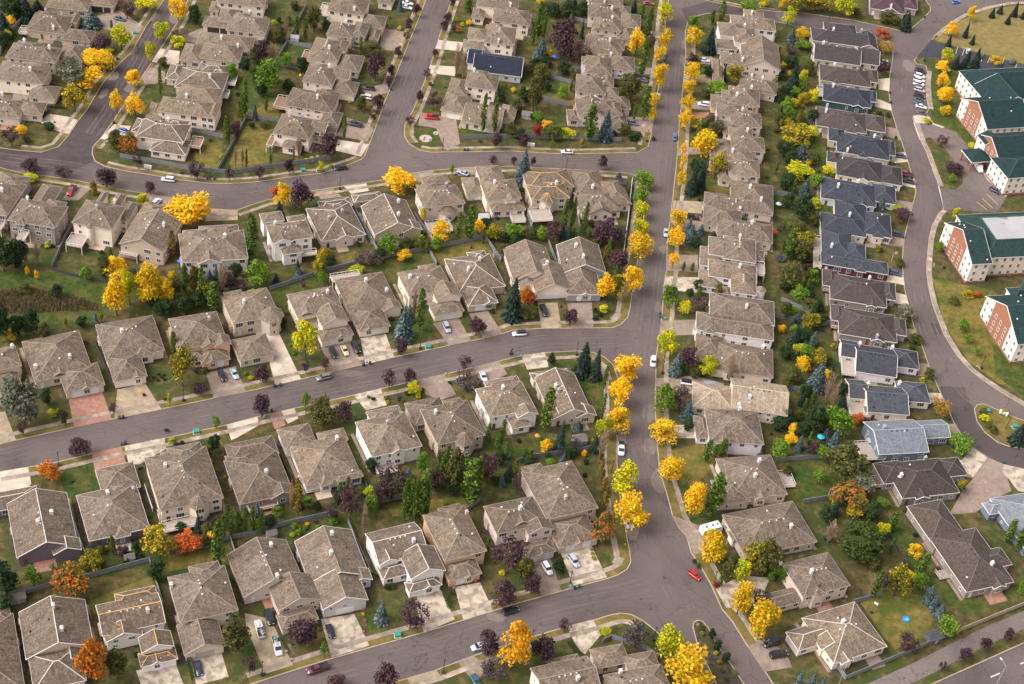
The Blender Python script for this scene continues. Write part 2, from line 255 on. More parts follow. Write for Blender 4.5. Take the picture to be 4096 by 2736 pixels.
# ================================================================ measured places (metres)
WHERE = [
'on left verge of upper avenue',
'on left verge of middle avenue',
'nearest ninth house from left below middle street',
'on left verge of lower avenue',
'by tenth house from left above bottom street',
'by second house from left below bottom street',
'on right verge of avenue',
'nearest first house from top left of crescent',
'nearest first care home wing from top',
'by first care home wing from top',
'on the field beside the crescent',
'nearest second house from top left of crescent',
'by first house from top left of crescent',
'nearest first house from top right of avenue',
'by first house from top right of avenue',
'by second house from top left of crescent',
'by third house from top left of crescent',
'by third house from top right of avenue',
'by fourth house from top right of avenue',
'by fourth house from top left of crescent',
'by fifth house from top left of crescent',
'by sixth house from top left of crescent',
'by sixth house from top right of avenue',
'by seventh house from top right of avenue',
'by eighth house from top left of crescent',
'by ninth house from top left of crescent',
'by tenth house from top left of crescent',
'by eleventh house from top left of crescent',
'by tenth house from top right of avenue',
'by twelfth house from top left of crescent',
'by thirteenth house from top left of crescent',
'by thirteenth house from top right of avenue',
'by fourteenth house from top left of crescent',
'by fourteenth house from top right of avenue',
'by fifteenth house from top left of crescent',
'by fifteenth house from top right of avenue',
'by sixteenth house from top left of crescent',
'by seventeenth house from top right of avenue',
'by seventeenth house from top left of crescent',
'nearest eighteenth house from top right of avenue',
'nearest sixteenth house from top left of crescent',
'by third care home wing from top',
'by second care home wing from top',
'by second house from top right of avenue',
'by fifth house from top right of avenue',
'by eighth house from top right of avenue',
'by ninth house from top right of avenue',
'by eleventh house from top right of avenue',
'by twelfth house from top right of avenue',
'by sixteenth house from top right of avenue',
'by eighteenth house from top right of avenue',
'by nineteenth house from top right of avenue',
'nearest nineteenth house from top right of avenue',
'nearest second house from left below bottom street',
'by nineteenth house from top left of crescent',
'nearest nineteenth house from top left of crescent',
'by twentieth house from top right of avenue',
'nearest twentieth house from top right of avenue',
'nearest seventeenth house from top left of crescent',
'by eighteenth house from top left of crescent',
'on left verge of purple street',
'by second house from top left of purple street',
'by third house from top left of purple street',
'on right verge of purple street',
'by third house from top right of purple street',
'by sixth house from top right of purple street',
'by second house from top right of purple street',
'by fourth house from top right of purple street',
'by fourth house from top left of purple street',
'by first house from top left of purple street',
'by fifth house from top left of purple street',
'on verge below top-left fence',
'by first house from left below curving street',
'on lower verge of curving street left',
'by third house from left below curving street',
'by fourth house from left below curving street',
'nearest second house from left below curving street',
'by second house from left below curving street',
'by third house from left above middle street',
'by second house from left above middle street',
'by first house from left above middle street',
'by fifth house from left below curving street',
'by fifth house from left above middle street',
'by fourth house from left above middle street',
'nearest fourth house from left below curving street',
'nearest seventh house from left below curving street',
'by seventh house from left below curving street',
'by sixth house from left below curving street',
'by ninth house from left below curving street',
'by eighth house from left below curving street',
'by ninth house from left above middle street',
'by tenth house from left above middle street',
'by seventh house from left above middle street',
'by eighth house from left above middle street',
'on upper verge of middle street',
'by sixth house from left above middle street',
'by eleventh house from left above middle street',
'by eleventh house from left below curving street',
'by twelfth house from left below curving street',
'on lower verge of curving street right',
'by tenth house from left below curving street',
'on verge below top-middle fence',
'on left verge of sloping street',
'on right verge of sloping street',
'by first house from top left of sloping street',
'by second house from top left of sloping street',
'by third house from top left of sloping street',
'by fourth house from top left of sloping street',
'by sixth house from top left of sloping street',
'by fifth house from top left of sloping street',
'by fifth house from top right of purple street',
'nearest sixth house from top right of purple street',
'nearest sixth house from top left of sloping street',
'by first house from top right of sloping street',
'by fifth house from top right of sloping street',
'by sixth house from top right of sloping street',
'by third house from top right of sloping street',
'by fourth house from top beside upper avenue',
'by fifth house from top beside upper avenue',
'by second house from top right of sloping street',
'by fourth house from top right of sloping street',
'by seventh house from top beside upper avenue',
'by third house from top beside upper avenue',
'by second house from top beside upper avenue',
'by second house from left below middle street',
'by first house from left below middle street',
'on lower verge of middle street',
'by fourth house from left below middle street',
'by third house from left below middle street',
'by seventh house from left below middle street',
'by fifth house from left below middle street',
'by eighth house from left below middle street',
'by fourth house from left above bottom street',
'by fifth house from left above bottom street',
'by second house from left above bottom street',
'by first house from left above bottom street',
'by third house from left above bottom street',
'on upper verge of bottom street',
'by sixth house from left above bottom street',
'by eighth house from left above bottom street',
'by sixth house from left below middle street',
'by seventh house from left above bottom street',
'by ninth house from left below middle street',
'nearest third house from left above middle street',
'nearest second house from left above middle street',
'by sixth house from top beside upper avenue',
'by ninth house from left above bottom street',
'nearest fifth house from left above bottom street',
'on lower verge of bottom street',
'by first house from left below bottom street',
'by first house from top right of purple street',
'by first house from top beside upper avenue',
'by seventh house from top left of crescent',
'nearest fifteenth house from top left of crescent',
'on drive of first house from top left of purple street',
'on drive of sixth house from top right of purple street',
'on drive of first house from top left of sloping street',
'on drive of fourth house from top left of sloping street',
'on drive of fifth house from top left of sloping street',
'parked in street nearest sixth house from top left of sloping street',
'on drive of sixth house from top right of sloping street',
'on drive of first house from top beside upper avenue',
'on drive of third house from top beside upper avenue',
'parked in street nearest third house from top beside upper avenue',
'on drive of fifth house from top beside upper avenue',
'parked in street nearest fifth house from top beside upper avenue',
'on drive of seventh house from top beside upper avenue',
'on drive of twelfth house from left below curving street',
'parked in street nearest seventh house from top right of avenue',
'on drive of third house from top right of avenue',
'on drive of fifth house from top right of avenue',
'parked in street nearest first house from top left of crescent',
'in angled crescent parking row',
'on drive of third house from top left of crescent',
'on drive of seventh house from top left of crescent',
'in dark asphalt car park',
'on drive of eighth house from top left of crescent',
'parked in street nearest first care home wing from top',
'on drive of tenth house from top left of crescent',
'on drive of eleventh house from top left of crescent',
'on drive of second house from left below curving street',
'parked in street nearest sixth house from top right of purple street',
'on drive of fourth house from left below curving street',
'on drive of eighth house from left above middle street',
'on drive of tenth house from left below curving street',
'parked in street nearest tenth house from top right of avenue',
'on drive of tenth house from top right of avenue',
'on drive of tenth house from left above middle street',
'parked in street nearest ninth house from left above middle street',
'on drive of fourth house from left above middle street',
'on drive of fifth house from left above middle street',
'on drive of sixth house from left above middle street',
'parked in street nearest sixth house from left above middle street',
'on drive of eighth house from left below middle street',
'parked in street nearest fourteenth house from top right of avenue',
'on drive of fifteenth house from top right of avenue',
'parked in street nearest ninth house from left below middle street',
'parked in street nearest tenth house from left above bottom street',
'on drive of fourth house from left above bottom street',
'on drive of fifth house from left above bottom street',
'parked in street nearest fifth house from left above bottom street',
'parked in street nearest eighth house from left above bottom street',
'parked in street nearest first house from left below bottom street',
'on drive of first house from left below bottom street',
'on drive of ninth house from left above bottom street',
'on drive of tenth house from left above bottom street',
'parked in street nearest eighteenth house from top right of avenue',
'on drive of twentieth house from top right of avenue',
'nearest third house from left below curving street',
'nearest sixth house from top right of sloping street',
'nearest first house from left below bottom street',
'nearest second house from top left of purple street',
'nearest eighteenth house from top left of crescent',
'nearest tenth house from left above bottom street',
'nearest fourth house from left above middle street',
'nearest fifth house from left below middle street',
'nearest seventh house from left above bottom street',
'nearest eleventh house from left above middle street',
'nearest eighth house from top right of avenue']
BLOCKS = {'A':[(-158.4,203.3),(-159.7,180.2),(-161.0,157.7),(-161.1,138.6),(-163.4,127.5),(-165.4,114.2),(-165.7,95.2),(-166.6,87.6),(-167.2,77.4),(-168.3,70.1),(-172.9,65.4),(-180.5,64.6),(-187.4,64.5),(-196.1,62.8),(-237.8,179.8)],'B':[(-149.2,206.0),(-150.7,182.8),(-150.2,166.7),(-151.3,147.3),(-152.2,132.1),(-153.5,115.2),(-154.0,104.9),(-154.9,90.6),(-155.9,79.4),(-157.2,72.9),(-156.3,69.0),(-153.9,64.6),(-149.7,62.4),(-142.1,61.3),(-132.4,61.2),(-122.7,60.7),(-113.1,60.9),(-105.8,62.4),(-96.9,65.6),(-86.4,71.1),(-75.6,76.2),(-72.3,79.3),(-66.5,84.3),(-63.4,87.9),(-62.3,91.0),(-61.8,99.7),(-61.3,111.7),(-60.7,129.3),(-59.4,148.9),(-58.0,173.0),(-56.6,195.0),(-55.9,210.1),(-54.7,234.0)],'K':[(-44.4,237.0),(-45.7,213.1),(-46.0,205.4),(-46.8,185.0),(-47.4,159.8),(-48.2,146.3),(-49.6,125.9),(-51.3,114.2),(-50.4,107.0),(-47.9,102.3),(-43.4,99.1),(-39.3,98.7),(-32.7,100.6),(-27.5,101.9),(-9.8,106.9),(9.5,109.7),(26.2,114.5),(36.9,117.7),(40.9,122.6),(41.9,130.4),(42.5,141.9),(43.3,154.2),(45.7,192.7),(46.0,220.2),(47.0,239.8),(48.0,264.4)],'D':[(-192.7,53.4),(-183.6,53.5),(-176.3,52.1),(-166.5,52.4),(-157.1,52.3),(-138.6,50.5),(-128.7,50.3),(-121.8,49.9),(-109.7,46.8),(-104.4,46.6),(-100.5,47.7),(-94.3,53.6),(-91.1,56.4),(-77.4,65.0),(-66.8,70.8),(-53.6,77.8),(-44.2,84.2),(-37.8,87.5),(-26.4,92.0),(-18.6,94.7),(-8.9,97.4),(-1.1,98.5),(11.3,100.4),(23.4,102.2),(33.3,103.2),(37.5,102.3),(40.2,99.0),(41.3,93.1),(40.9,84.8),(40.0,61.1),(38.6,45.9),(38.1,38.6),(37.7,32.1),(37.4,25.8),(36.8,20.2),(34.7,16.2),(32.2,13.9),(25.8,12.3),(8.9,8.4),(-0.4,5.5),(-3.7,2.8),(-9.3,-0.5),(-20.2,-6.5),(-35.7,-15.2),(-52.7,-25.5),(-61.9,-30.9),(-69.1,-35.1),(-74.3,-38.2),(-85.6,-44.4),(-99.4,-52.0),(-112.3,-59.0),(-121.6,-64.2),(-135.7,-72.3),(-139.6,-74.6),(-145.9,-78.0)],'E':[(-142.4,-87.8),(-136.1,-84.9),(-129.2,-81.6),(-122.8,-78.5),(-113.8,-73.1),(-106.6,-69.1),(-95.5,-63.2),(-79.7,-54.5),(-71.8,-49.5),(-61.8,-43.7),(-45.1,-34.3),(-37.7,-30.0),(-27.2,-23.8),(-19.6,-19.6),(-11.6,-14.9),(-3.2,-9.8),(3.4,-5.9),(10.8,-2.8),(21.2,0.2),(26.4,0.5),(30.0,-1.1),(32.9,-4.1),(34.9,-10.7),(35.6,-23.4),(35.5,-36.2),(35.9,-47.3),(37.1,-59.6),(38.6,-67.9),(39.9,-76.3),(41.0,-82.1),(41.4,-85.3),(40.4,-88.3),(38.0,-90.8),(34.9,-92.8),(25.8,-97.6),(17.5,-102.3),(9.9,-106.4),(5.2,-109.4),(-2.8,-114.1),(-12.2,-119.7),(-25.5,-127.1),(-34.1,-131.9),(-42.6,-136.9),(-52.7,-143.2),(-61.8,-149.0),(-109.8,-179.0)],'P':[(-37.8,-149.2),(-28.0,-142.7),(-19.3,-137.2),(-7.8,-130.9),(1.3,-124.7),(14.5,-116.7),(24.8,-111.0),(31.6,-107.7),(36.2,-105.0),(39.1,-103.8),(42.1,-103.8),(45.1,-105.2),(49.1,-108.5),(53.1,-112.1),(55.3,-114.4),(59.3,-118.0),(62.5,-123.3),(69.1,-133.3),(-37.4,-151.1)],'G':[(55.4,222.9),(58.6,228.7),(64.3,233.0),(79.0,234.5),(96.2,233.6),(108.6,231.4),(138.2,232.1),(142.7,229.2),(144.3,222.2),(143.2,213.9),(140.8,200.8),(139.2,187.7),(138.9,174.9),(139.9,160.6),(141.4,146.3),(142.4,131.5),(143.4,125.0),(142.9,117.1),(140.8,108.1),(138.7,99.9),(136.4,90.8),(134.5,81.1),(133.2,71.1),(132.5,56.8),(133.2,45.0),(133.7,36.3),(135.3,27.6),(136.5,18.2),(137.6,11.5),(138.9,4.4),(140.5,-2.0),(141.5,-8.3),(143.5,-14.4),(146.2,-19.1),(150.2,-22.8),(154.7,-24.7),(162.9,-25.8),(179.5,-24.0),(168.4,-82.7),(150.1,-94.8),(123.2,-112.9),(105.7,-125.9),(89.2,-135.3),(81.8,-124.4),(78.6,-118.2),(73.4,-109.3),(69.4,-101.6),(66.5,-97.6),(63.9,-90.4),(60.9,-83.8),(58.0,-78.7),(56.7,-73.1),(54.6,-70.2),(52.5,-65.5),(50.8,-57.7),(48.4,-48.3),(47.4,-35.5),(46.4,-19.3),(46.4,-6.0),(46.3,3.0),(46.9,10.0),(47.9,25.2),(48.1,39.2),(49.0,49.0),(48.9,61.4),(49.5,74.4),(50.5,91.2),(51.4,109.1),(51.8,117.9),(52.4,140.7),(53.3,160.7),(54.6,195.2),(54.3,215.0)],'I':[(52.0,265.5),(56.0,247.1),(66.3,243.3),(78.4,242.1),(93.8,242.6),(103.0,244.8),(128.7,244.7),(147.7,241.5),(153.0,242.2),(161.2,255.8),(165.1,263.7),(165.5,267.8),(164.1,272.3),(164.3,298.8)],'H':[(267.1,309.5),(233.4,295.1),(210.8,285.3),(202.8,282.2),(191.7,274.9),(180.5,265.2),(173.4,256.1),(168.6,248.9),(164.5,242.0),(162.4,236.9),(159.0,228.5),(155.0,221.5),(152.5,217.1),(153.5,214.2),(157.2,213.7),(157.3,209.8),(155.7,200.6),(154.6,187.3),(154.5,178.9),(152.8,174.5),(149.8,173.4),(147.5,171.9),(147.0,170.1),(147.5,166.7),(148.6,154.3),(150.0,146.0),(151.1,133.6),(151.9,127.3),(152.2,123.6),(153.0,113.8),(152.0,108.6),(149.9,105.3),(146.6,97.2),(144.5,88.7),(142.4,76.5),(141.3,68.1),(141.0,59.9),(141.3,50.3),(142.5,41.2),(143.5,34.5),(146.6,24.3),(150.2,17.8),(153.6,13.8),(159.0,9.0),(165.8,3.8),(179.3,-2.5),(200.8,-0.1)]}
ISLANDS = {'crescent':[(148.9,-1.1),(150.1,1.2),(152.3,2.2),(156.7,0.3),(162.5,-2.4),(174.4,-6.5),(172.7,-16.2),(162.6,-16.5),(157.7,-16.5),(154.4,-15.2),(150.8,-11.4),(149.0,-6.4)],'median':[(58.6,-105.3),(58.8,-103.5),(59.9,-102.6),(61.4,-102.7),(62.9,-104.6),(65.2,-109.8),(68.6,-115.2),(72.3,-121.6),(77.6,-130.6),(70.3,-131.8),(64.8,-122.9),(62.2,-116.7),(59.9,-111.4)]}
DARKROAD = [[(-163.7,201.7),(-147.4,206.5),(-147.3,176.5),(-151.0,118.0),(-155.8,75.2),(-154.8,63.8),(-160.2,56.3),(-191.9,51.2),(-196.5,63.9),(-172.7,66.8),(-167.5,75.1),(-165.6,111.0),(-161.5,137.8)],[(138.8,7.8),(147.1,8.9),(148.0,1.6),(148.9,-0.3),(148.8,-8.0),(154.3,-15.8),(162.5,-17.1),(176.9,-15.8),(174.9,-26.6),(154.8,-25.8),(143.4,-15.2),(140.1,-2.1)]]
PATCHES = [[(138.8,39.9),(142.2,40.0),(142.8,34.8),(140.0,33.6)],[(64.7,243.7),(79.1,241.1),(93.6,242.1),(96.1,232.4),(63.7,232.9),(55.2,223.6),(52.3,233.5)]]
WALKS = [
([(-160.9,180.3),(-162.2,157.7),(-162.3,138.7),(-164.6,127.7),(-166.6,114.3),(-166.9,95.3),(-167.8,87.7),(-168.4,77.5),(-169.4,70.7),(-173.4,66.5),(-180.6,65.8)],[(-162.6,180.4),(-163.9,157.8),(-164.0,138.9),(-166.3,128.0),(-168.3,114.4),(-168.6,95.4),(-169.5,87.9),(-170.1,77.7),(-170.9,71.4),(-174.2,68.0),(-180.8,67.5)],1.84,1.4),
([(-149.5,182.8),(-149.0,166.7),(-150.1,147.2),(-151.0,132.0),(-152.3,115.1),(-152.8,104.8),(-153.7,90.5),(-154.7,79.2),(-156.0,72.7)],[(-147.8,182.9),(-147.3,166.7),(-148.4,147.1),(-149.3,131.9),(-150.6,115.0),(-151.1,104.7),(-152.0,90.4),(-153.0,79.0),(-154.4,72.3)],1.84,1.4),
([(-149.5,63.5),(-142.0,62.4),(-132.4,62.3),(-122.7,61.8),(-113.2,62.0),(-106.1,63.5),(-97.4,66.7),(-86.9,72.1),(-76.2,77.2),(-73.1,80.2),(-67.3,85.1),(-64.3,88.7)],[(-149.3,65.0),(-141.9,63.9),(-132.3,63.8),(-122.7,63.3),(-113.4,63.5),(-106.5,65.0),(-98.0,68.0),(-87.6,73.5),(-77.1,78.4),(-74.1,81.3),(-68.4,86.2),(-65.4,89.6)],1.64,1.3),
([(-63.6,91.1),(-63.1,99.8),(-62.6,111.7),(-62.0,129.4),(-60.7,149.0),(-59.3,173.1),(-57.9,195.1),(-57.2,210.2)],[(-65.3,91.2),(-64.8,99.8),(-64.3,111.8),(-63.7,129.5),(-62.4,149.1),(-61.0,173.2),(-59.6,195.2),(-58.9,210.2)],1.94,1.4),
([(-44.5,213.1),(-44.8,205.4),(-45.6,185.0),(-46.2,159.7),(-47.0,146.2),(-48.4,125.8),(-50.1,114.2),(-49.2,107.4),(-46.8,102.9)],[(-42.8,213.0),(-43.1,205.3),(-43.9,184.9),(-44.5,159.7),(-45.3,146.1),(-46.7,125.6),(-48.4,114.2),(-47.6,107.9),(-45.3,103.7)],1.84,1.4),
([(-43.3,100.2),(-39.4,99.8),(-33.0,101.7),(-27.8,103.0),(-10.0,108.0),(9.3,110.8),(25.9,115.6),(36.6,118.8)],[(-43.1,101.8),(-39.5,101.4),(-33.4,103.2),(-28.2,104.5),(-10.4,109.5),(8.9,112.3),(25.4,117.1),(36.1,120.3)],1.64,1.4),
([(39.5,122.8),(40.5,130.5),(41.1,142.0),(41.9,154.3),(44.3,192.8),(44.6,220.2),(45.6,239.9)],[(37.5,123.0),(38.5,130.7),(39.1,142.1),(39.9,154.4),(42.3,192.8),(42.6,220.3),(43.6,240.0)],2.24,1.6),
([(-183.8,52.3),(-176.4,50.9),(-166.5,51.2),(-157.2,51.1),(-138.7,49.3),(-128.7,49.1),(-122.0,48.7),(-109.9,45.6),(-104.3,45.4),(-100.2,46.5)],[(-184.1,50.7),(-176.5,49.2),(-166.5,49.5),(-157.3,49.4),(-138.8,47.6),(-128.8,47.4),(-122.2,47.0),(-110.1,43.9),(-104.1,43.7),(-99.7,44.9)],1.84,1.4),
([(-99.6,46.8),(-93.5,52.7),(-90.4,55.4),(-76.8,63.9),(-66.2,69.7),(-53.0,76.7),(-43.6,83.1),(-37.3,86.4),(-26.0,90.8),(-18.2,93.5),(-8.6,96.2),(-0.9,97.3),(11.5,99.2),(23.6,101.0),(33.4,102.0)],[(-98.5,45.6),(-92.3,51.5),(-89.4,54.1),(-75.9,62.5),(-65.4,68.2),(-52.1,75.3),(-42.7,81.7),(-36.6,84.9),(-25.4,89.3),(-17.7,91.9),(-8.3,94.6),(-0.7,95.6),(11.7,97.5),(23.8,99.3),(33.6,100.3)],1.84,1.4),
([(38.6,98.7),(39.7,93.0),(39.3,84.9),(38.4,61.2),(37.0,46.0),(36.5,38.7),(36.1,32.2),(35.8,25.9),(35.2,20.7),(33.2,17.0)],[(36.5,98.3),(37.5,92.8),(37.1,85.0),(36.2,61.3),(34.8,46.2),(34.3,38.8),(33.9,32.3),(33.6,26.1),(33.2,21.3),(31.3,18.0)],2.64,1.6),
([(35.7,20.8),(33.7,17.0),(31.6,15.0),(25.5,13.5),(8.6,9.6),(-1.0,6.6),(-4.4,3.8),(-9.9,0.6),(-20.8,-5.4),(-36.3,-14.1),(-53.3,-24.4),(-62.5,-29.8),(-69.7,-34.0),(-74.9,-37.1),(-86.2,-43.3),(-100.0,-50.9),(-112.9,-57.9),(-122.2,-63.1),(-136.3,-71.2),(-140.2,-73.5)],[(34.2,21.6),(32.4,18.0),(30.8,16.5),(25.1,15.2),(8.1,11.2),(-1.8,8.1),(-5.4,5.2),(-10.8,2.1),(-21.6,-3.9),(-37.2,-12.7),(-54.2,-23.0),(-63.4,-28.4),(-70.6,-32.6),(-75.8,-35.6),(-87.0,-41.8),(-100.8,-49.4),(-113.7,-56.4),(-123.1,-61.6),(-137.2,-69.8),(-141.1,-72.1)],1.84,1.5),
([(-135.6,-86.0),(-128.7,-82.7),(-122.2,-79.6),(-113.2,-74.2),(-106.0,-70.2),(-94.9,-64.3),(-79.1,-55.6),(-71.2,-50.6),(-61.2,-44.8),(-44.5,-35.4),(-37.1,-31.1),(-26.6,-24.9),(-19.0,-20.7),(-11.0,-16.0),(-2.6,-10.9),(4.0,-7.0),(11.2,-4.0),(21.4,-1.0),(26.2,-0.7),(29.3,-2.1),(31.8,-4.7),(33.7,-11.1)],[(-134.8,-87.6),(-127.9,-84.3),(-121.4,-81.1),(-112.3,-75.7),(-105.2,-71.7),(-94.1,-65.8),(-78.2,-57.0),(-70.3,-52.0),(-60.3,-46.3),(-43.6,-36.9),(-36.2,-32.5),(-25.7,-26.4),(-18.1,-22.2),(-10.1,-17.4),(-1.7,-12.3),(4.7,-8.5),(11.8,-5.6),(21.7,-2.7),(25.9,-2.4),(28.3,-3.5),(30.4,-5.6),(32.1,-11.6)],1.84,1.5),
([(31.2,-4.6),(33.2,-11.0),(33.9,-23.4),(33.8,-36.2),(34.2,-47.4),(35.4,-59.8),(36.9,-68.2),(38.2,-76.6),(39.3,-82.4),(39.7,-85.1),(38.7,-87.7)],[(29.0,-5.3),(30.9,-11.4),(31.6,-23.5),(31.5,-36.3),(31.9,-47.6),(33.1,-60.2),(34.6,-68.6),(35.9,-77.0),(37.0,-82.7),(37.4,-84.9),(36.6,-87.0)],2.84,1.7),
([(40.2,-84.9),(39.3,-87.7),(37.2,-89.8),(34.3,-91.7),(25.2,-96.5),(16.9,-101.2),(9.3,-105.3),(4.5,-108.3),(-3.4,-113.0),(-12.8,-118.6),(-26.1,-126.0),(-34.7,-130.8),(-43.2,-135.8),(-53.4,-142.1)],[(38.6,-84.4),(37.9,-86.8),(36.1,-88.5),(33.4,-90.3),(24.4,-95.0),(16.1,-99.7),(8.4,-103.9),(3.7,-106.9),(-4.3,-111.6),(-13.7,-117.1),(-26.9,-124.5),(-35.6,-129.3),(-44.1,-134.4),(-54.3,-140.7)],1.84,1.5),
([(-18.7,-138.3),(-7.1,-132.0),(2.0,-125.8),(15.1,-117.8),(25.4,-112.1),(32.2,-108.8),(36.8,-106.1),(39.3,-105.0),(41.8,-105.0),(44.6,-106.3)],[(-17.9,-139.8),(-6.3,-133.4),(2.9,-127.2),(16.0,-119.3),(26.2,-113.6),(33.0,-110.3),(37.5,-107.6),(39.7,-106.7),(41.5,-106.7),(43.9,-107.9)],1.84,1.5),
([(74.8,-108.6),(70.7,-100.8),(67.9,-96.9),(65.3,-89.8),(62.3,-83.1),(59.4,-78.1),(58.1,-72.5),(55.9,-69.4),(54.0,-65.0),(52.3,-57.3),(49.9,-48.0),(48.9,-35.4),(47.9,-19.3),(47.9,-6.0),(47.8,2.9),(48.4,9.9),(49.4,25.1),(49.6,39.1),(50.5,48.9),(50.4,61.4),(51.0,74.3),(52.0,91.1),(52.9,109.0),(53.3,117.8),(53.9,140.6),(54.8,160.6),(56.1,195.2),(55.8,214.9),(56.9,222.7)],[(76.6,-107.7),(72.4,-99.7),(69.6,-95.9),(67.2,-89.1),(64.1,-82.2),(61.3,-77.4),(59.9,-71.6),(57.7,-68.4),(55.9,-64.4),(54.3,-56.9),(51.9,-47.7),(50.9,-35.3),(49.9,-19.2),(49.9,-6.0),(49.8,2.9),(50.4,9.7),(51.4,25.1),(51.6,39.0),(52.5,48.9),(52.4,61.3),(53.0,74.2),(54.0,91.0),(54.9,108.9),(55.3,117.8),(55.9,140.6),(56.8,160.6),(58.1,195.2),(57.8,214.8),(58.9,222.4)],2.44,1.5),
([],[(166.5,4.7),(159.7,9.9),(154.4,14.6),(151.1,18.4),(147.6,24.7),(144.6,34.7),(143.6,41.4),(142.4,50.4),(142.1,59.9),(142.4,68.0),(143.5,76.3),(145.6,88.5),(147.7,96.9),(150.9,104.8),(152.9,108.0)],-0.01,1.55),
([],[(155.7,178.9),(155.8,187.2),(156.9,200.4),(158.5,209.6)],-0.06,1.9),
([],[(165.5,241.4),(169.6,248.3),(174.3,255.4),(181.3,264.4),(192.4,274.0),(203.3,281.2),(211.2,284.3)],-0.01,1.55),
([],[(153.3,123.7),(153.0,127.4),(152.2,133.7),(151.1,146.1),(149.7,154.4),(148.6,166.8)],-0.06,1.7),
([(66.4,244.2),(78.4,243.0),(93.8,243.5)],[(66.5,245.4),(78.5,244.2),(93.7,244.7)],1.24,1.0)]
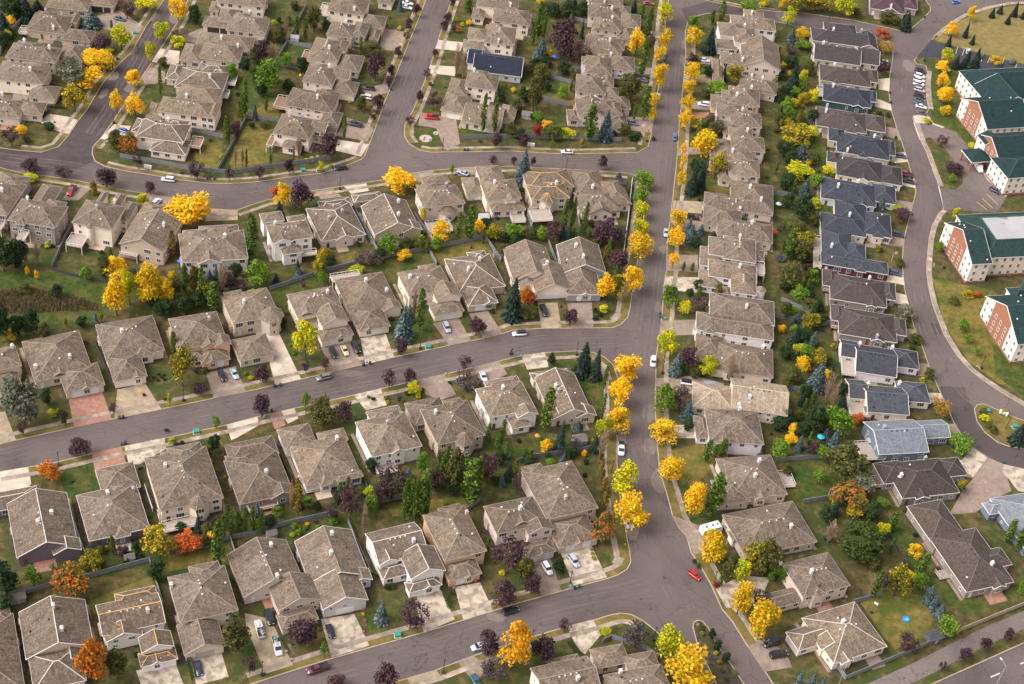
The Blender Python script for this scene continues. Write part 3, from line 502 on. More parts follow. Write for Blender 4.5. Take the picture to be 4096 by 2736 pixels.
PAVES = [
('t',[(-147.4,-62.9),(-142.5,-61.7),(-135.7,-72.3),(-142.9,-75.8)]),
('r',[(-126.6,-53.2),(-118.0,-48.2),(-112.2,-58.8),(-121.6,-64.2)]),
('t',[(-114.1,-46.4),(-107.0,-42.0),(-99.4,-51.8),(-111.5,-58.5)]),
('a',[(-90.5,-34.1),(-82.5,-29.2),(-77.1,-39.5),(-85.6,-44.4)]),
('c',[(-78.1,-12.3),(-73.6,-10.1),(-62.0,-30.9),(-69.1,-35.1)]),
('a',[(-59.2,-14.6),(-50.9,-9.7),(-44.7,-20.7),(-53.3,-25.8)]),
('s',[(-47.5,-8.5),(-40.0,-4.8),(-35.7,-15.2),(-44.0,-20.2)]),
('a',[(-26.0,3.5),(-18.4,8.4),(-12.9,-2.5),(-19.5,-6.1)]),
('a',[(-15.1,10.7),(-9.2,13.5),(-3.3,3.1),(-9.2,-0.4)]),
('t',[(6.6,20.9),(13.1,22.8),(15.2,10.0),(8.9,8.4)]),
('a',[(16.3,23.0),(24.4,25.2),(25.6,12.3),(18.5,10.6)]),
('c',[(-138.2,-85.8),(-129.2,-81.6),(-126.3,-87.7),(-126.9,-90.3),(-135.5,-93.6)]),
('r',[(-113.8,-73.1),(-106.6,-69.1),(-103.1,-75.5),(-102.0,-78.7),(-109.9,-82.0)]),
('s',[(-105.7,-68.6),(-95.5,-63.2),(-94.0,-67.5),(-99.6,-74.8),(-102.5,-75.4)]),
('c',[(-79.5,-54.5),(-71.4,-49.5),(-70.2,-52.8),(-75.1,-58.9),(-76.7,-60.5)]),
('r',[(-68.5,-47.7),(-65.1,-45.7),(-62.6,-51.2),(-65.3,-53.6)]),
('c',[(-65.1,-45.7),(-61.6,-43.7),(-59.5,-47.8),(-62.1,-50.6)]),
('s',[(-45.2,-34.5),(-37.7,-30.0),(-34.7,-37.0),(-40.6,-40.4)]),
('a',[(-27.2,-23.8),(-19.5,-19.6),(-14.7,-28.0),(-19.0,-31.5),(-23.9,-29.9)]),
('a',[(-11.2,-14.7),(-3.1,-9.8),(-0.1,-15.6),(-6.6,-22.4)]),
('s',[(3.5,-5.9),(10.7,-2.9),(12.6,-9.6),(5.9,-12.2)]),
('s',[(-81.5,-143.8),(-72.6,-139.9),(-68.2,-147.2),(-77.8,-150.1)]),
('s',[(-69.3,-138.2),(-62.0,-135.0),(-58.6,-141.8),(-65.8,-145.7)]),
('t',[(-59.2,-121.4),(-52.1,-122.3),(-43.5,-135.6),(-49.8,-139.3),(-57.6,-126.1)]),
('s',[(-39.4,-120.0),(-31.1,-116.8),(-25.5,-126.2),(-34.4,-131.6)]),
('s',[(-16.7,-108.0),(-9.7,-104.7),(-4.8,-113.9),(-12.2,-119.7)]),
('s',[(-6.1,-103.0),(0.5,-100.3),(5.1,-109.4),(-2.5,-113.8)]),
('a',[(13.5,-90.4),(18.9,-88.3),(22.5,-98.9),(17.5,-102.3)]),
('s',[(21.4,-85.4),(29.7,-81.0),(34.8,-92.2),(25.8,-96.8)]),
('s',[(24.8,-111.0),(31.7,-107.6),(34.2,-112.1),(30.2,-119.3),(28.4,-118.2)]),
('t',[(-14.6,-134.8),(-7.5,-130.9),(-6.2,-132.6),(-12.0,-139.0)]),
('a',[(-2.2,-127.7),(1.3,-124.7),(5.2,-127.8),(3.0,-133.7)]),
('a',[(54.5,193.1),(66.1,196.5),(66.1,190.2),(54.3,187.5)]),
('t',[(54.0,178.3),(65.7,181.8),(65.3,175.5),(53.8,172.8)]),
('a',[(53.2,158.3),(65.2,161.6),(64.8,155.0),(52.9,152.4)]),
('r',[(52.8,149.7),(64.3,152.9),(63.8,149.0),(52.6,145.3)]),
('a',[(52.0,124.5),(65.0,129.2),(65.0,124.1),(51.8,119.1)]),
('t',[(50.9,89.9),(61.3,91.9),(61.3,84.3),(50.5,82.3)]),
('a',[(49.9,81.0),(61.6,81.7),(61.9,73.9),(54.1,72.1),(49.6,76.8)]),
('a',[(49.3,56.9),(60.0,59.4),(60.0,49.5),(49.0,48.2)]),
('s',[(49.0,44.9),(60.0,46.6),(59.7,38.2),(48.1,37.5)]),
('a',[(47.6,20.8),(59.3,24.0),(58.9,16.1),(47.1,13.0)]),
('a',[(46.4,-7.9),(58.7,-4.1),(68.4,-5.8),(67.7,-10.0),(58.7,-12.9),(46.5,-11.4)]),
('s',[(47.2,-29.1),(58.7,-26.8),(60.1,-32.3),(47.8,-34.7)]),
('a',[(52.6,-65.6),(54.7,-70.0),(56.7,-73.1),(58.9,-79.5),(63.2,-77.0),(65.1,-70.6),(60.1,-68.1)]),
('s',[(65.0,-90.8),(72.4,-84.7),(80.4,-84.1),(77.0,-93.3),(67.9,-97.2)]),
('a',[(73.4,-109.3),(77.8,-105.9),(83.6,-109.3),(85.2,-114.1),(77.8,-116.8)]),
('c',[(135.3,196.9),(140.6,199.1),(139.3,188.4),(135.0,188.9)]),
('c',[(132.7,181.6),(139.0,178.3),(139.0,173.3),(131.8,174.7)]),
('a',[(135.0,160.9),(139.9,160.6),(140.4,152.2),(133.6,153.6)]),
('c',[(136.2,142.5),(141.5,143.8),(142.0,137.5),(135.5,134.8)]),
('c',[(138.0,124.5),(143.3,125.8),(142.9,119.9),(137.7,120.7)]),
('a',[(134.3,110.5),(141.3,110.0),(139.8,104.3),(135.1,104.5)]),
('a',[(130.2,87.2),(135.9,88.5),(134.4,81.1),(128.0,80.9)]),
('c',[(127.1,63.0),(132.7,64.2),(132.6,58.6),(126.1,59.5)]),
('c',[(128.6,54.0),(132.5,53.2),(133.0,47.8),(126.5,47.5)]),
('a',[(130.0,35.1),(133.9,34.7),(134.5,29.7),(128.9,29.6)]),
('a',[(132.4,17.7),(136.5,17.8),(137.5,11.1),(132.2,11.3)]),
('s',[(133.0,3.4),(138.8,4.2),(139.6,0.3),(132.8,-1.8)]),
('a',[(137.9,-10.4),(141.7,-9.5),(143.5,-14.4),(138.3,-16.6)]),
('s',[(145.9,-19.2),(150.2,-22.8),(144.4,-32.7),(139.7,-32.9),(137.7,-26.9),(142.0,-25.5)]),
('a',[(150.2,-22.8),(154.7,-24.7),(155.6,-36.1),(151.1,-39.5),(143.1,-47.3),(134.9,-49.7),(140.7,-38.2),(144.8,-32.3)]),
('s',[(154.9,-25.1),(162.9,-25.8),(161.3,-35.7),(157.7,-35.7),(154.1,-28.2)]),
('a',[(-183.7,159.0),(-174.1,167.0),(-161.8,157.4),(-162.9,147.5),(-174.0,151.3),(-179.5,152.5)]),
('c',[(-179.4,83.5),(-178.0,89.1),(-171.1,89.1),(-167.0,87.8),(-167.5,78.5),(-173.7,79.7)]),
('a',[(-148.7,150.7),(-140.2,162.1),(-129.3,160.3),(-139.2,150.7)]),
('c',[(-152.1,133.4),(-151.5,143.2),(-143.9,143.3),(-142.0,134.6),(-148.0,131.6)]),
('a',[(-153.1,120.5),(-151.5,129.1),(-145.5,127.4),(-143.6,120.0),(-149.8,116.8)]),
('a',[(-153.2,105.7),(-147.5,105.1),(-146.2,97.3),(-152.5,100.7)]),
('c',[(-156.1,78.4),(-153.8,88.3),(-147.8,88.7),(-147.8,82.9),(-153.5,78.0)]),
('a',[(-70.1,182.1),(-59.6,181.4),(-60.1,166.2),(-68.7,164.9)]),
('a',[(-71.0,134.5),(-61.9,141.7),(-60.6,135.0),(-66.5,129.4)]),
('a',[(-73.0,113.8),(-65.2,111.3),(-61.9,108.5),(-63.0,100.0),(-74.8,100.8)]),
('c',[(-74.1,98.6),(-62.2,98.2),(-63.7,89.8),(-73.2,91.4)]),
('c',[(-46.7,179.0),(-36.6,179.7),(-37.0,172.6),(-47.0,171.9)]),
('c',[(-47.5,158.7),(-37.3,160.5),(-37.0,153.3),(-47.7,152.7)]),
('a',[(-46.3,115.2),(-46.4,124.3),(-38.7,123.2),(-32.9,123.5),(-29.3,107.0),(-33.4,101.0),(-36.3,106.7),(-39.3,114.9)]),
('a',[(32.6,180.4),(44.1,180.1),(43.5,175.8),(33.2,173.7)]),
('a',[(31.7,141.4),(42.6,143.0),(42.0,132.6),(32.1,132.1)]),
('a',[(35.4,209.8),(45.8,210.4),(45.5,206.0),(35.2,204.6)]),
('a',[(-158.0,39.9),(-156.8,47.9),(-149.6,51.6),(-152.5,41.2)]),
('a',[(-134.2,48.2),(-128.8,50.3),(-121.7,49.6),(-121.3,42.3),(-127.4,42.6)]),
('t',[(-109.7,46.8),(-99.5,48.2),(-98.2,42.7),(-108.7,39.5)]),
('a',[(-75.8,64.9),(-70.2,67.8),(-65.9,64.1),(-73.1,60.8)]),
('c',[(-66.6,70.3),(-59.1,74.0),(-57.5,69.8),(-63.3,66.5)]),
('a',[(-44.0,83.4),(-36.6,87.5),(-37.5,82.8),(-40.9,78.7)]),
('a',[(-28.9,90.5),(-21.2,93.2),(-20.7,88.6),(-27.6,86.3)]),
('k',[(154.0,219.7),(162.5,237.2),(165.0,234.2),(170.7,233.9),(201.3,226.0),(219.7,220.2),(217.7,209.0),(182.7,216.3),(167.1,220.4),(162.6,221.7),(159.7,221.7)]),
('d',[(147.6,167.3),(153.8,168.0),(163.8,164.4),(168.1,154.2),(173.4,151.2),(172.9,139.0),(175.3,134.2),(178.9,124.6),(172.8,111.3),(156.0,109.0),(152.4,108.7),(152.4,122.8),(154.4,122.4),(158.6,122.6),(162.1,128.1),(162.6,135.5),(159.7,145.3),(157.1,152.4),(152.5,157.4),(148.8,154.3)]),
('c',[(147.5,171.9),(153.1,174.3),(154.3,172.3),(155.5,168.4),(159.7,166.6),(158.7,165.7),(153.6,167.6),(147.7,166.7)]),
('c',[(170.8,138.4),(174.5,134.6),(179.3,124.7),(177.6,122.6),(172.0,132.8)]),
('l',[(-120.7,-81.2),(-111.9,-76.5),(-106.9,-87.2),(-112.0,-93.3),(-114.3,-93.7)]),
('l',[(-167.8,-0.8),(-149.1,2.3),(-130.3,0.9),(-126.1,-13.6),(-131.2,-19.4),(-159.0,-26.0)]),
('w',[(-164.0,-11.6),(-154.5,-6.8),(-137.3,-8.5),(-130.1,-10.2),(-129.8,-12.7),(-145.7,-17.0),(-160.6,-21.6)]),
('l',[(109.6,194.2),(113.7,193.6),(109.8,135.9),(109.0,92.9),(103.7,65.6),(102.6,27.3),(107.8,8.7),(107.0,-21.9),(104.3,-22.5),(103.5,7.8),(100.7,40.7),(101.8,75.4),(104.9,119.9)]),
('f',[(171.3,234.1),(163.4,237.2),(173.5,253.8),(191.8,272.5),(210.2,281.8),(232.6,290.7),(220.1,222.0),(201.4,226.8)]),
('l',[(162.5,219.1),(182.6,215.2),(184.5,210.8),(174.4,197.6),(170.2,186.3),(170.2,179.7),(171.7,157.6),(167.4,158.1),(162.2,165.3),(157.1,167.2),(155.5,175.9),(155.7,189.3),(158.3,207.3)]),
('y',[(143.1,64.6),(164.2,63.1),(167.3,57.7),(160.0,44.3),(167.2,27.7),(166.9,10.4),(159.1,13.0),(150.3,22.0),(144.4,39.8)]),
('l',[(159.8,32.9),(169.2,24.9),(176.7,23.1),(173.3,3.4),(165.7,9.1),(158.3,17.1)]),
('l',[(115.5,-56.0),(121.5,-54.0),(122.1,-60.7),(124.2,-70.4),(137.7,-82.4),(151.3,-74.4),(154.6,-66.4),(161.3,-66.9),(160.3,-72.8),(137.2,-86.4),(127.6,-84.2),(121.3,-74.2),(117.6,-67.5)]),
('y',[(105.2,-88.2),(114.3,-82.7),(122.9,-82.7),(125.6,-90.7),(122.5,-97.4),(113.5,-103.4),(109.4,-96.7)]),
('l',[(84.0,-54.1),(90.7,-36.5),(100.8,-33.6),(103.0,-40.6),(99.8,-49.3),(91.1,-53.6)]),
('l',[(82.9,-29.6),(94.0,-24.5),(93.5,-34.1),(83.3,-37.1)]),
('y',[(-32.0,40.8),(-14.4,51.5),(-8.7,40.0),(-27.3,33.8)]),
('l',[(-45.7,32.8),(-32.8,41.3),(-28.8,33.7),(-30.6,30.7),(-40.6,14.1),(-43.4,22.6)]),
('l',[(-79.3,7.7),(-68.2,18.9),(-64.2,20.8),(-62.6,16.0),(-73.2,4.6),(-73.3,-2.0),(-76.2,-1.6)]),
('y',[(-65.3,27.1),(-56.4,35.1),(-51.9,30.2),(-63.8,22.7)]),
('l',[(-21.9,13.7),(-15.2,11.8),(-16.7,5.9),(-22.1,3.7),(-29.0,-7.5),(-36.1,-11.1),(-35.3,-2.5),(-29.9,4.1)]),
('y',[(-98.1,-123.9),(-86.0,-113.6),(-83.7,-117.7),(-95.6,-128.5),(-98.9,-127.0)]),
('l',[(-102.3,-113.5),(-90.0,-109.7),(-87.6,-107.8),(-98.3,-117.3)]),
('y',[(-83.3,-106.2),(-72.3,-100.3),(-69.7,-106.0),(-81.4,-111.2)]),
('l',[(-30.9,-63.1),(-23.0,-69.4),(-27.4,-73.7),(-32.1,-67.7)]),
('y',[(-28.8,-76.5),(-7.8,-70.0),(-4.8,-74.5),(-26.3,-81.1)]),
('l',[(-29.4,-114.6),(-21.8,-111.0),(-19.0,-117.9),(-25.6,-123.3)]),
('l',[(27.9,55.8),(32.5,77.5),(35.2,88.9),(34.1,96.9),(29.6,90.3)]),
('l',[(-4.3,-44.2),(5.1,-46.0),(14.4,-47.9),(8.1,-50.9),(-2.3,-50.3)]),
('l',[(24.3,-15.0),(30.3,-11.7),(30.1,-35.4),(25.7,-28.6)]),
('y',[(51.5,-39.6),(61.4,-33.9),(65.4,-41.5),(60.1,-51.6),(54.9,-53.5),(52.9,-47.6)]),
('l',[(56.3,-65.5),(65.2,-64.6),(65.1,-68.9),(57.0,-72.1)]),
('y',[(73.8,103.8),(68.1,96.8),(58.4,97.2),(58.4,101.4)]),
('l',[(-119.7,126.4),(-113.4,136.1),(-108.6,121.4),(-115.1,113.5)]),
('y',[(-105.9,112.9),(-100.0,120.6),(-97.3,107.5),(-109.4,102.9)]),
('y',[(-124.7,85.9),(-113.9,87.2),(-111.3,69.7),(-119.3,70.4)]),
('y',[(-108.5,98.7),(-96.2,101.8),(-94.4,78.0),(-108.4,70.4)]),
('l',[(-31.3,116.9),(-10.5,125.3),(1.8,117.8),(-28.9,110.7)]),
('y',[(-1.7,141.5),(9.1,160.6),(11.9,143.5),(-0.1,143.5)]),
('l',[(-45.8,114.1),(-39.6,114.5),(-36.6,106.6),(-40.2,102.8),(-46.4,104.2)]),
('l',[(-21.4,150.8),(-16.5,153.8),(-12.4,146.7),(-17.3,143.8)]),
('l',[(58.3,108.5),(76.4,110.1),(76.3,103.8),(60.0,101.0)])]
LINES = [
[(147.2,167.2),(148.5,154.5)],
[(148.6,167.3),(150.6,156.0)],
[(152.2,123.6),(152.6,108.7)],
[(154.2,122.1),(155.3,109.3)],
[(158.6,221.3),(162.5,234.7)],
[(161.8,221.9),(164.8,230.8)],
[(139.0,-108.0),(141.8,-106.2)],
[(147.9,-102.1),(149.5,-101.1)]]
YLINES = [
[(171.8,227.5),(173.5,233.9)],
[(174.5,226.8),(176.3,232.8)],
[(177.3,226.1),(179.2,232.1)],
[(182.3,223.8),(184.3,230.2)],
[(185.0,223.4),(187.2,229.5)],
[(191.7,224.9),(193.5,230.5)],
[(196.7,221.9),(198.4,226.7)],
[(165.9,116.4),(169.1,112.1)],
[(168.2,119.5),(171.5,113.8)],
[(170.5,122.9),(173.9,116.6)]]
PATH = [
(105.1,-119.1),
(120.0,-108.8),
(137.1,-96.0),
(151.5,-86.3),
(167.1,-76.3)]
PATHW = 5.0
HOUSES = [
('two_storey_house','beige two-storey house, brown shake roof',80,'house',-148.88,-46.35,0.5326,'beige','shake','','w',[('h',5.6,-5.5,-4.7,5.5,4.7,0.46,''),('h',3.01,-7.5,-14.1,4.1,-2.8,0.47,'S'),('v',3.06,-4.0,-14.3,-0.9,-10.9,0.55,''),('h',5.57,-4.3,1.6,1.0,7.0,0.47,'')],[(4.5,3.1)],[],11),
('bungalow','beige one-storey house, red paved drive',79,'house',-134.17,-39.14,0.5166,'beige','shake','','w',[('h',3.4,-8.5,-9.4,8.5,9.4,0.46,''),('h',3.01,-1.1,-16.2,10.5,-6.0,0.47,'SS'),('v',3.33,-3.6,-8.9,1.9,-2.6,0.52,''),('v',3.06,3.6,-16.4,6.7,-13.0,0.55,'')],[(3.0,-4.6),(-7.0,-4.4)],[],12),
('bungalow','cream one-storey house, brown shake roof',78,'house',-115.7,-26.67,0.4778,'cream','shake','','w',[('h',3.3,-8.8,-8.5,8.8,8.5,0.46,''),('h',3.11,-8.5,-18.0,1.5,-7.0,0.47,'S'),('h',3.23,-0.5,-9.6,5.5,-4.4,0.48,''),('v',3.16,-3.1,-18.3,0.3,-14.8,0.55,'')],[(-2.3,-0.6)],[],13),
('two_storey_house','orange-tan two-storey house, paired front gables',83,'house',-95.98,-21.57,0.4609,'orange','shake','','w',[('h',5.6,-7.5,-7.4,7.5,7.4,0.46,''),('h',2.91,-1.6,-12.4,7.2,-5.9,0.47,'S'),('h',2.93,-4.9,-10.9,0.4,-5.9,0.48,''),('v',5.54,-0.5,-8.1,4.4,-3.4,0.53,''),('v',5.55,3.2,-8.6,8.4,-4.4,0.54,''),('v',2.96,-0.1,-12.7,3.4,-5.9,0.55,'')],[(4.1,1.9)],[],14),
('two_storey_house','beige two-storey house, tall round front bay',82,'house',-82.96,-6.99,0.5139,'beige','shake','','w',[('h',5.8,-7.5,-7.0,7.5,7.0,0.46,''),('h',3.01,-9.6,-21.1,1.5,-10.9,0.47,'E'),('o',5.93,0.8,-10.0,8.8,-2.0,0.62,''),('h',5.77,-6.2,3.5,-0.4,8.4,0.47,'')],[(-2.3,-1.1)],[],15),
('two_storey_house','cream two-storey house, two white front gables',95,'house',-63.67,-0.51,0.4993,'cream','shake','','w',[('h',5.6,-7.5,-5.8,7.5,5.8,0.46,''),('v',5.51,-1.5,-11.8,7.5,-4.3,0.51,''),('v',5.53,-7.1,-5.6,-1.4,-1.6,0.52,''),('h',2.94,-2.9,-15.7,7.8,-10.6,0.49,'S'),('h',3.05,-7.6,-6.8,1.5,-4.3,0.5,''),('v',2.99,2.1,-15.9,5.1,-12.5,0.55,'')],[(4.5,1.2)],[],16),
('bungalow','cream one-storey house, stone quoins',92,'house',-48.75,9.91,0.4668,'cream','shake','','w',[('h',3.4,-8.2,-9.1,8.2,9.1,0.46,''),('h',2.91,-7.7,-17.0,2.7,-6.3,0.47,'S'),('v',3.43,2.5,-10.2,8.8,-6.2,0.52,''),('v',2.96,-6.1,-17.2,-3.0,-13.8,0.55,'')],[(6.0,-2.2),(-0.0,1.3)],[[2.6,-8.8,8.7,0.8,12.0]],17),
('two_storey_house','cream two-storey house, brown stone garage piers',93,'house',-30.96,17.61,0.4616,'cream','shake','','w',[('h',5.6,-7.5,-6.1,7.5,6.1,0.46,''),('v',5.51,0.5,-10.4,9.3,-3.5,0.51,''),('h',2.93,-1.5,-14.6,8.8,-8.2,0.48,'S'),('h',5.57,0.2,2.6,6.0,7.7,0.47,'')],[(-4.8,0.9)],[],18),
('bungalow','tan one-storey house, brown shake roof',90,'house',-15.49,28.3,0.4117,'tan','shake','w','w',[('h',3.3,-8.0,-8.8,8.0,8.8,0.46,''),('h',2.91,-7.1,-15.9,3.2,-5.2,0.47,'S'),('v',2.96,-1.7,-16.2,1.8,-12.7,0.55,''),('h',3.27,0.5,5.1,6.7,10.8,0.47,'')],[(2.2,2.5),(-2.9,-1.4)],[],19),
('bungalow','cream one-storey house, orange-flecked gable',91,'house',2.21,36.77,0.3045,'cream','shake','','w',[('v',3.6,-7.4,-8.6,7.4,8.6,0.5,''),('v',3.61,-1.4,-14.9,10.8,-1.4,0.51,'S'),('v',3.23,-5.8,-10.0,-0.0,-4.2,0.52,'')],[(4.5,-4.7)],[],20),
('bungalow','grey one-storey house, dark grey garage front',96,'house',19.22,43.51,0.2221,'slate','shake','','w',[('v',3.4,-7.4,-7.6,7.4,7.6,0.5,''),('h',3.01,-7.8,-18.5,4.3,1.0,0.47,'S'),('h',3.33,0.2,-6.8,6.2,2.9,0.48,''),('v',3.06,-2.9,-18.7,0.2,-15.3,0.55,'')],[(-1.7,2.8),(-0.4,-4.0)],[],21),
('two_storey_house','taupe two-storey house, brown shake roof',72,'house',-175.91,29.4,-0.0484,'taupe','shake','','w',[('h',6.0,-7.2,-9.0,7.2,9.0,0.46,''),('h',5.01,-4.4,4.4,6.3,14.7,0.47,''),('h',5.98,-1.4,-10.1,2.2,-4.5,0.5,''),('h',5.97,-1.4,4.5,6.2,10.9,0.47,'')],[(2.1,0.3)],[[2.5,3.8,-12.8,6.2,-7.8]],22),
('three_level_house','taupe three-level house, dark three-level back',77,'house',-159.27,21.82,-0.0544,'taupe','shake','','w',[('h',7.6,-7.9,-6.2,7.9,6.2,0.46,''),('h',5.51,-5.6,4.7,1.2,18.4,0.47,''),('h',7.58,-5.1,-7.3,-1.7,-1.7,0.5,''),('h',7.57,0.4,2.4,6.7,8.2,0.47,'')],[(-5.5,5.1)],[[4.6,-2.9,-11.9,-0.5,-6.8]],23),
('three_level_house','cream three-level house, columned corner balcony',74,'house',-140.29,25.53,-0.0695,'cream','shake','','w',[('h',7.6,-6.8,-6.6,6.8,6.6,0.46,''),('h',5.21,5.3,2.1,8.8,12.9,0.47,''),('h',6.03,-4.3,5.1,-2.0,14.5,0.48,''),('h',6.34,0.9,5.1,4.2,14.7,0.49,''),('o',7.35,-2.1,-7.6,0.5,-5.0,0.64,'')],[(-0.3,-0.5),(2.4,8.2)],[[3.0,-6.8,-12.8,-1.4,-7.1]],24),
('two_storey_house','tan two-storey house, orange-flecked roof and white balcony',75,'house',-122.35,22.27,-0.0909,'tan','fleck','','w',[('v',5.6,-7.6,-8.6,7.6,8.6,0.5,''),('h',5.21,-7.7,7.1,0.4,15.8,0.47,'')],[(3.7,2.3)],[[2.8,-7.0,-10.0,-1.1,-5.7]],25),
('two_storey_house','white two-storey house, brown shake roof',81,'house',-101.19,20.22,0.3247,'white','shake','','w',[('h',5.4,-10.6,-7.7,10.6,7.7,0.46,''),('h',4.51,-3.7,3.4,9.2,12.2,0.47,''),('v',5.33,-5.6,-8.9,1.8,-0.6,0.52,''),('h',5.37,-9.1,2.6,-0.6,9.4,0.47,'')],[(3.9,0.3)],[],26),
('three_level_house','white three-level house, tall white walls',87,'house',-78.07,30.56,0.4369,'white','shake','','w',[('h',7.8,-6.9,-4.9,6.9,4.9,0.46,''),('h',6.21,-7.1,8.2,0.4,13.5,0.47,''),('h',6.23,1.3,7.1,7.5,10.1,0.48,''),('v',7.64,-6.5,-5.5,-0.3,-1.5,0.53,''),('h',4.85,-4.1,-8.1,2.7,-3.4,0.5,'')],[(-4.0,3.5)],[[3.0,1.5,-8.0,7.5,-5.7]],27),
('bungalow','pinkish one-storey house, brown shake roof',86,'house',-65.04,44.78,0.4768,'pink','shake','w','w',[('h',3.6,-7.8,-9.4,7.8,9.4,0.46,''),('h',3.31,-2.6,7.9,8.7,12.8,0.47,''),('v',3.53,-2.9,-9.9,3.7,-4.2,0.52,''),('h',3.57,-1.0,5.0,6.3,10.7,0.47,'')],[(-2.8,-1.4),(2.6,1.2)],[],28),
('bungalow','tan one-storey house, brown shake roof',89,'house',-47.31,51.5,0.444,'tan','shake','w','w',[('v',3.5,-8.1,-8.4,8.1,8.4,0.5,''),('h',3.01,-9.4,11.5,0.8,15.9,0.47,''),('v',3.33,2.0,-8.8,8.8,-4.3,0.52,'')],[(4.3,5.0),(1.5,-3.9)],[],29),
('two_storey_house','pinkish two-storey house, brown shake roof',88,'house',-31.92,64.9,0.4216,'pink','shake','','w',[('h',5.6,-7.6,-5.7,7.6,5.7,0.46,''),('h',4.61,-3.0,8.7,6.4,13.7,0.47,''),('o',3.23,-2.4,-8.3,4.7,-1.2,0.62,''),('h',5.57,-6.5,1.3,0.7,7.8,0.47,'')],[(3.5,4.4)],[[0.8,-7.7,-14.1,0.8,-7.9]],30),
('two_storey_house','cream two-storey house, detached-looking side garage',100,'house',-11.5,73.9,0.3217,'cream','shake','','w',[('h',5.6,-6.4,-5.9,6.4,5.9,0.46,''),('h',2.91,-11.6,1.4,-4.6,11.8,0.47,'S'),('h',5.43,-6.0,4.4,2.9,14.7,0.48,''),('h',3.04,-5.0,-9.2,7.4,-4.4,0.49,''),('v',5.58,0.1,-7.0,4.6,-1.4,0.5,'')],[(-2.2,0.9)],[[1.2,1.5,-14.0,6.4,-8.7]],31),
('two_storey_house','beige two-storey house, bright orange ridge lines',97,'house',5.19,76.69,0.3132,'beige','fleck','o','w',[('h',5.6,-7.0,-4.5,7.0,4.5,0.46,''),('h',4.81,-6.5,3.0,10.6,14.3,0.47,''),('o',5.53,-4.3,-6.8,2.0,-0.5,0.62,''),('h',5.57,-1.1,0.1,6.2,6.0,0.47,'')],[(3.5,2.5)],[[2.6,-8.5,-13.2,-1.0,-6.4]],32),
('bungalow','pinkish one-storey house, brown shake roof',98,'house',23.13,77.79,0.3065,'pink','shake','','d',[('h',3.4,-7.5,-6.0,7.5,6.0,0.46,''),('h',3.21,-6.4,4.5,5.5,19.5,0.47,''),('v',3.33,-4.7,-7.0,4.1,-1.2,0.52,''),('h',3.34,2.5,-2.4,12.3,12.4,0.49,'')],[(-0.1,6.9)],[],33),
('bungalow','mauve one-storey house, white-roofed sun room',125,'house',-117.48,-104.53,0.4547,'mauve','shake','w','w',[('v',3.6,-7.9,-9.9,7.9,9.9,0.5,''),('h',3.01,-14.0,8.4,0.5,15.2,0.47,''),('v',3.43,1.2,-11.3,8.5,-7.0,0.52,'')],[(2.8,0.7),(-1.1,-2.5)],[],34),
('bungalow','mauve one-storey house, brown shake roof',124,'house',-100.83,-96.38,0.4872,'mauve','shake','','w',[('h',3.4,-8.1,-8.7,8.1,8.7,0.46,''),('h',3.01,-1.3,7.2,9.2,17.2,0.47,''),('h',3.38,-1.5,-9.8,2.8,-4.2,0.5,''),('h',3.37,0.1,4.8,6.6,10.1,0.47,'')],[(-0.2,4.8),(6.8,5.3)],[],35),
('two_storey_house','cream two-storey house, white balcony',128,'house',-84.9,-82.49,0.4725,'cream','shake','','w',[('h',5.4,-8.7,-10.4,8.7,10.4,0.46,''),('h',5.01,-4.0,8.9,4.5,11.8,0.47,''),('o',5.33,-1.2,-12.7,5.0,-6.5,0.62,''),('h',5.37,-2.0,4.7,7.5,12.5,0.47,'')],[(-4.2,3.4)],[[1.6,-8.9,-15.0,0.8,-11.5]],36),
('bungalow','taupe one-storey house, brown shake roof',127,'house',-65.3,-76.31,0.4771,'taupe','shake','','w',[('h',3.4,-7.7,-8.8,7.7,8.8,0.46,''),('h',3.21,-6.0,7.3,8.1,14.9,0.47,''),('v',3.43,1.1,-9.3,8.2,-5.3,0.52,''),('h',3.37,-7.0,3.9,1.3,10.4,0.47,'')],[(1.8,-1.8)],[[1.2,-5.4,-10.5,2.9,-8.3]],37),
('bungalow','lilac-grey one-storey house, long back deck',130,'house',-48.34,-66.26,0.4802,'lav','shake','','w',[('h',3.4,-8.2,-8.3,8.2,8.3,0.46,''),('h',3.01,-9.6,6.8,-0.0,16.0,0.47,''),('h',3.43,0.8,5.8,9.0,10.9,0.48,''),('h',3.34,0.9,-9.2,8.6,-6.8,0.49,''),('h',3.38,-4.1,-9.4,-0.4,-3.8,0.5,'')],[(5.3,5.5)],[[0.6,-7.9,-8.5,-0.5,-6.3]],38),
('two_storey_house','white two-storey house, pale walls and back steps',140,'house',-31.83,-54.64,0.4966,'white','shake','','w',[('h',5.7,-7.7,-7.5,7.7,7.5,0.46,''),('h',5.01,-3.0,6.0,7.1,11.3,0.47,''),('v',5.63,-1.9,-7.8,2.9,-3.8,0.52,''),('h',5.67,-0.5,3.4,6.3,9.5,0.47,'')],[(-0.0,1.2)],[[0.9,-6.7,-10.7,-0.6,-7.4]],39),
('two_storey_house','tan two-storey house, orange patches near the ridge',129,'house',-14.12,-45.93,0.4798,'tan','shake','','w',[('h',5.6,-7.5,-7.8,7.5,7.8,0.46,''),('h',3.21,-10.1,3.9,1.1,13.7,0.47,''),('o',5.43,-2.2,-10.3,4.4,-3.7,0.62,''),('h',5.57,0.2,4.4,5.9,9.3,0.47,'')],[(-4.2,3.3)],[],40),
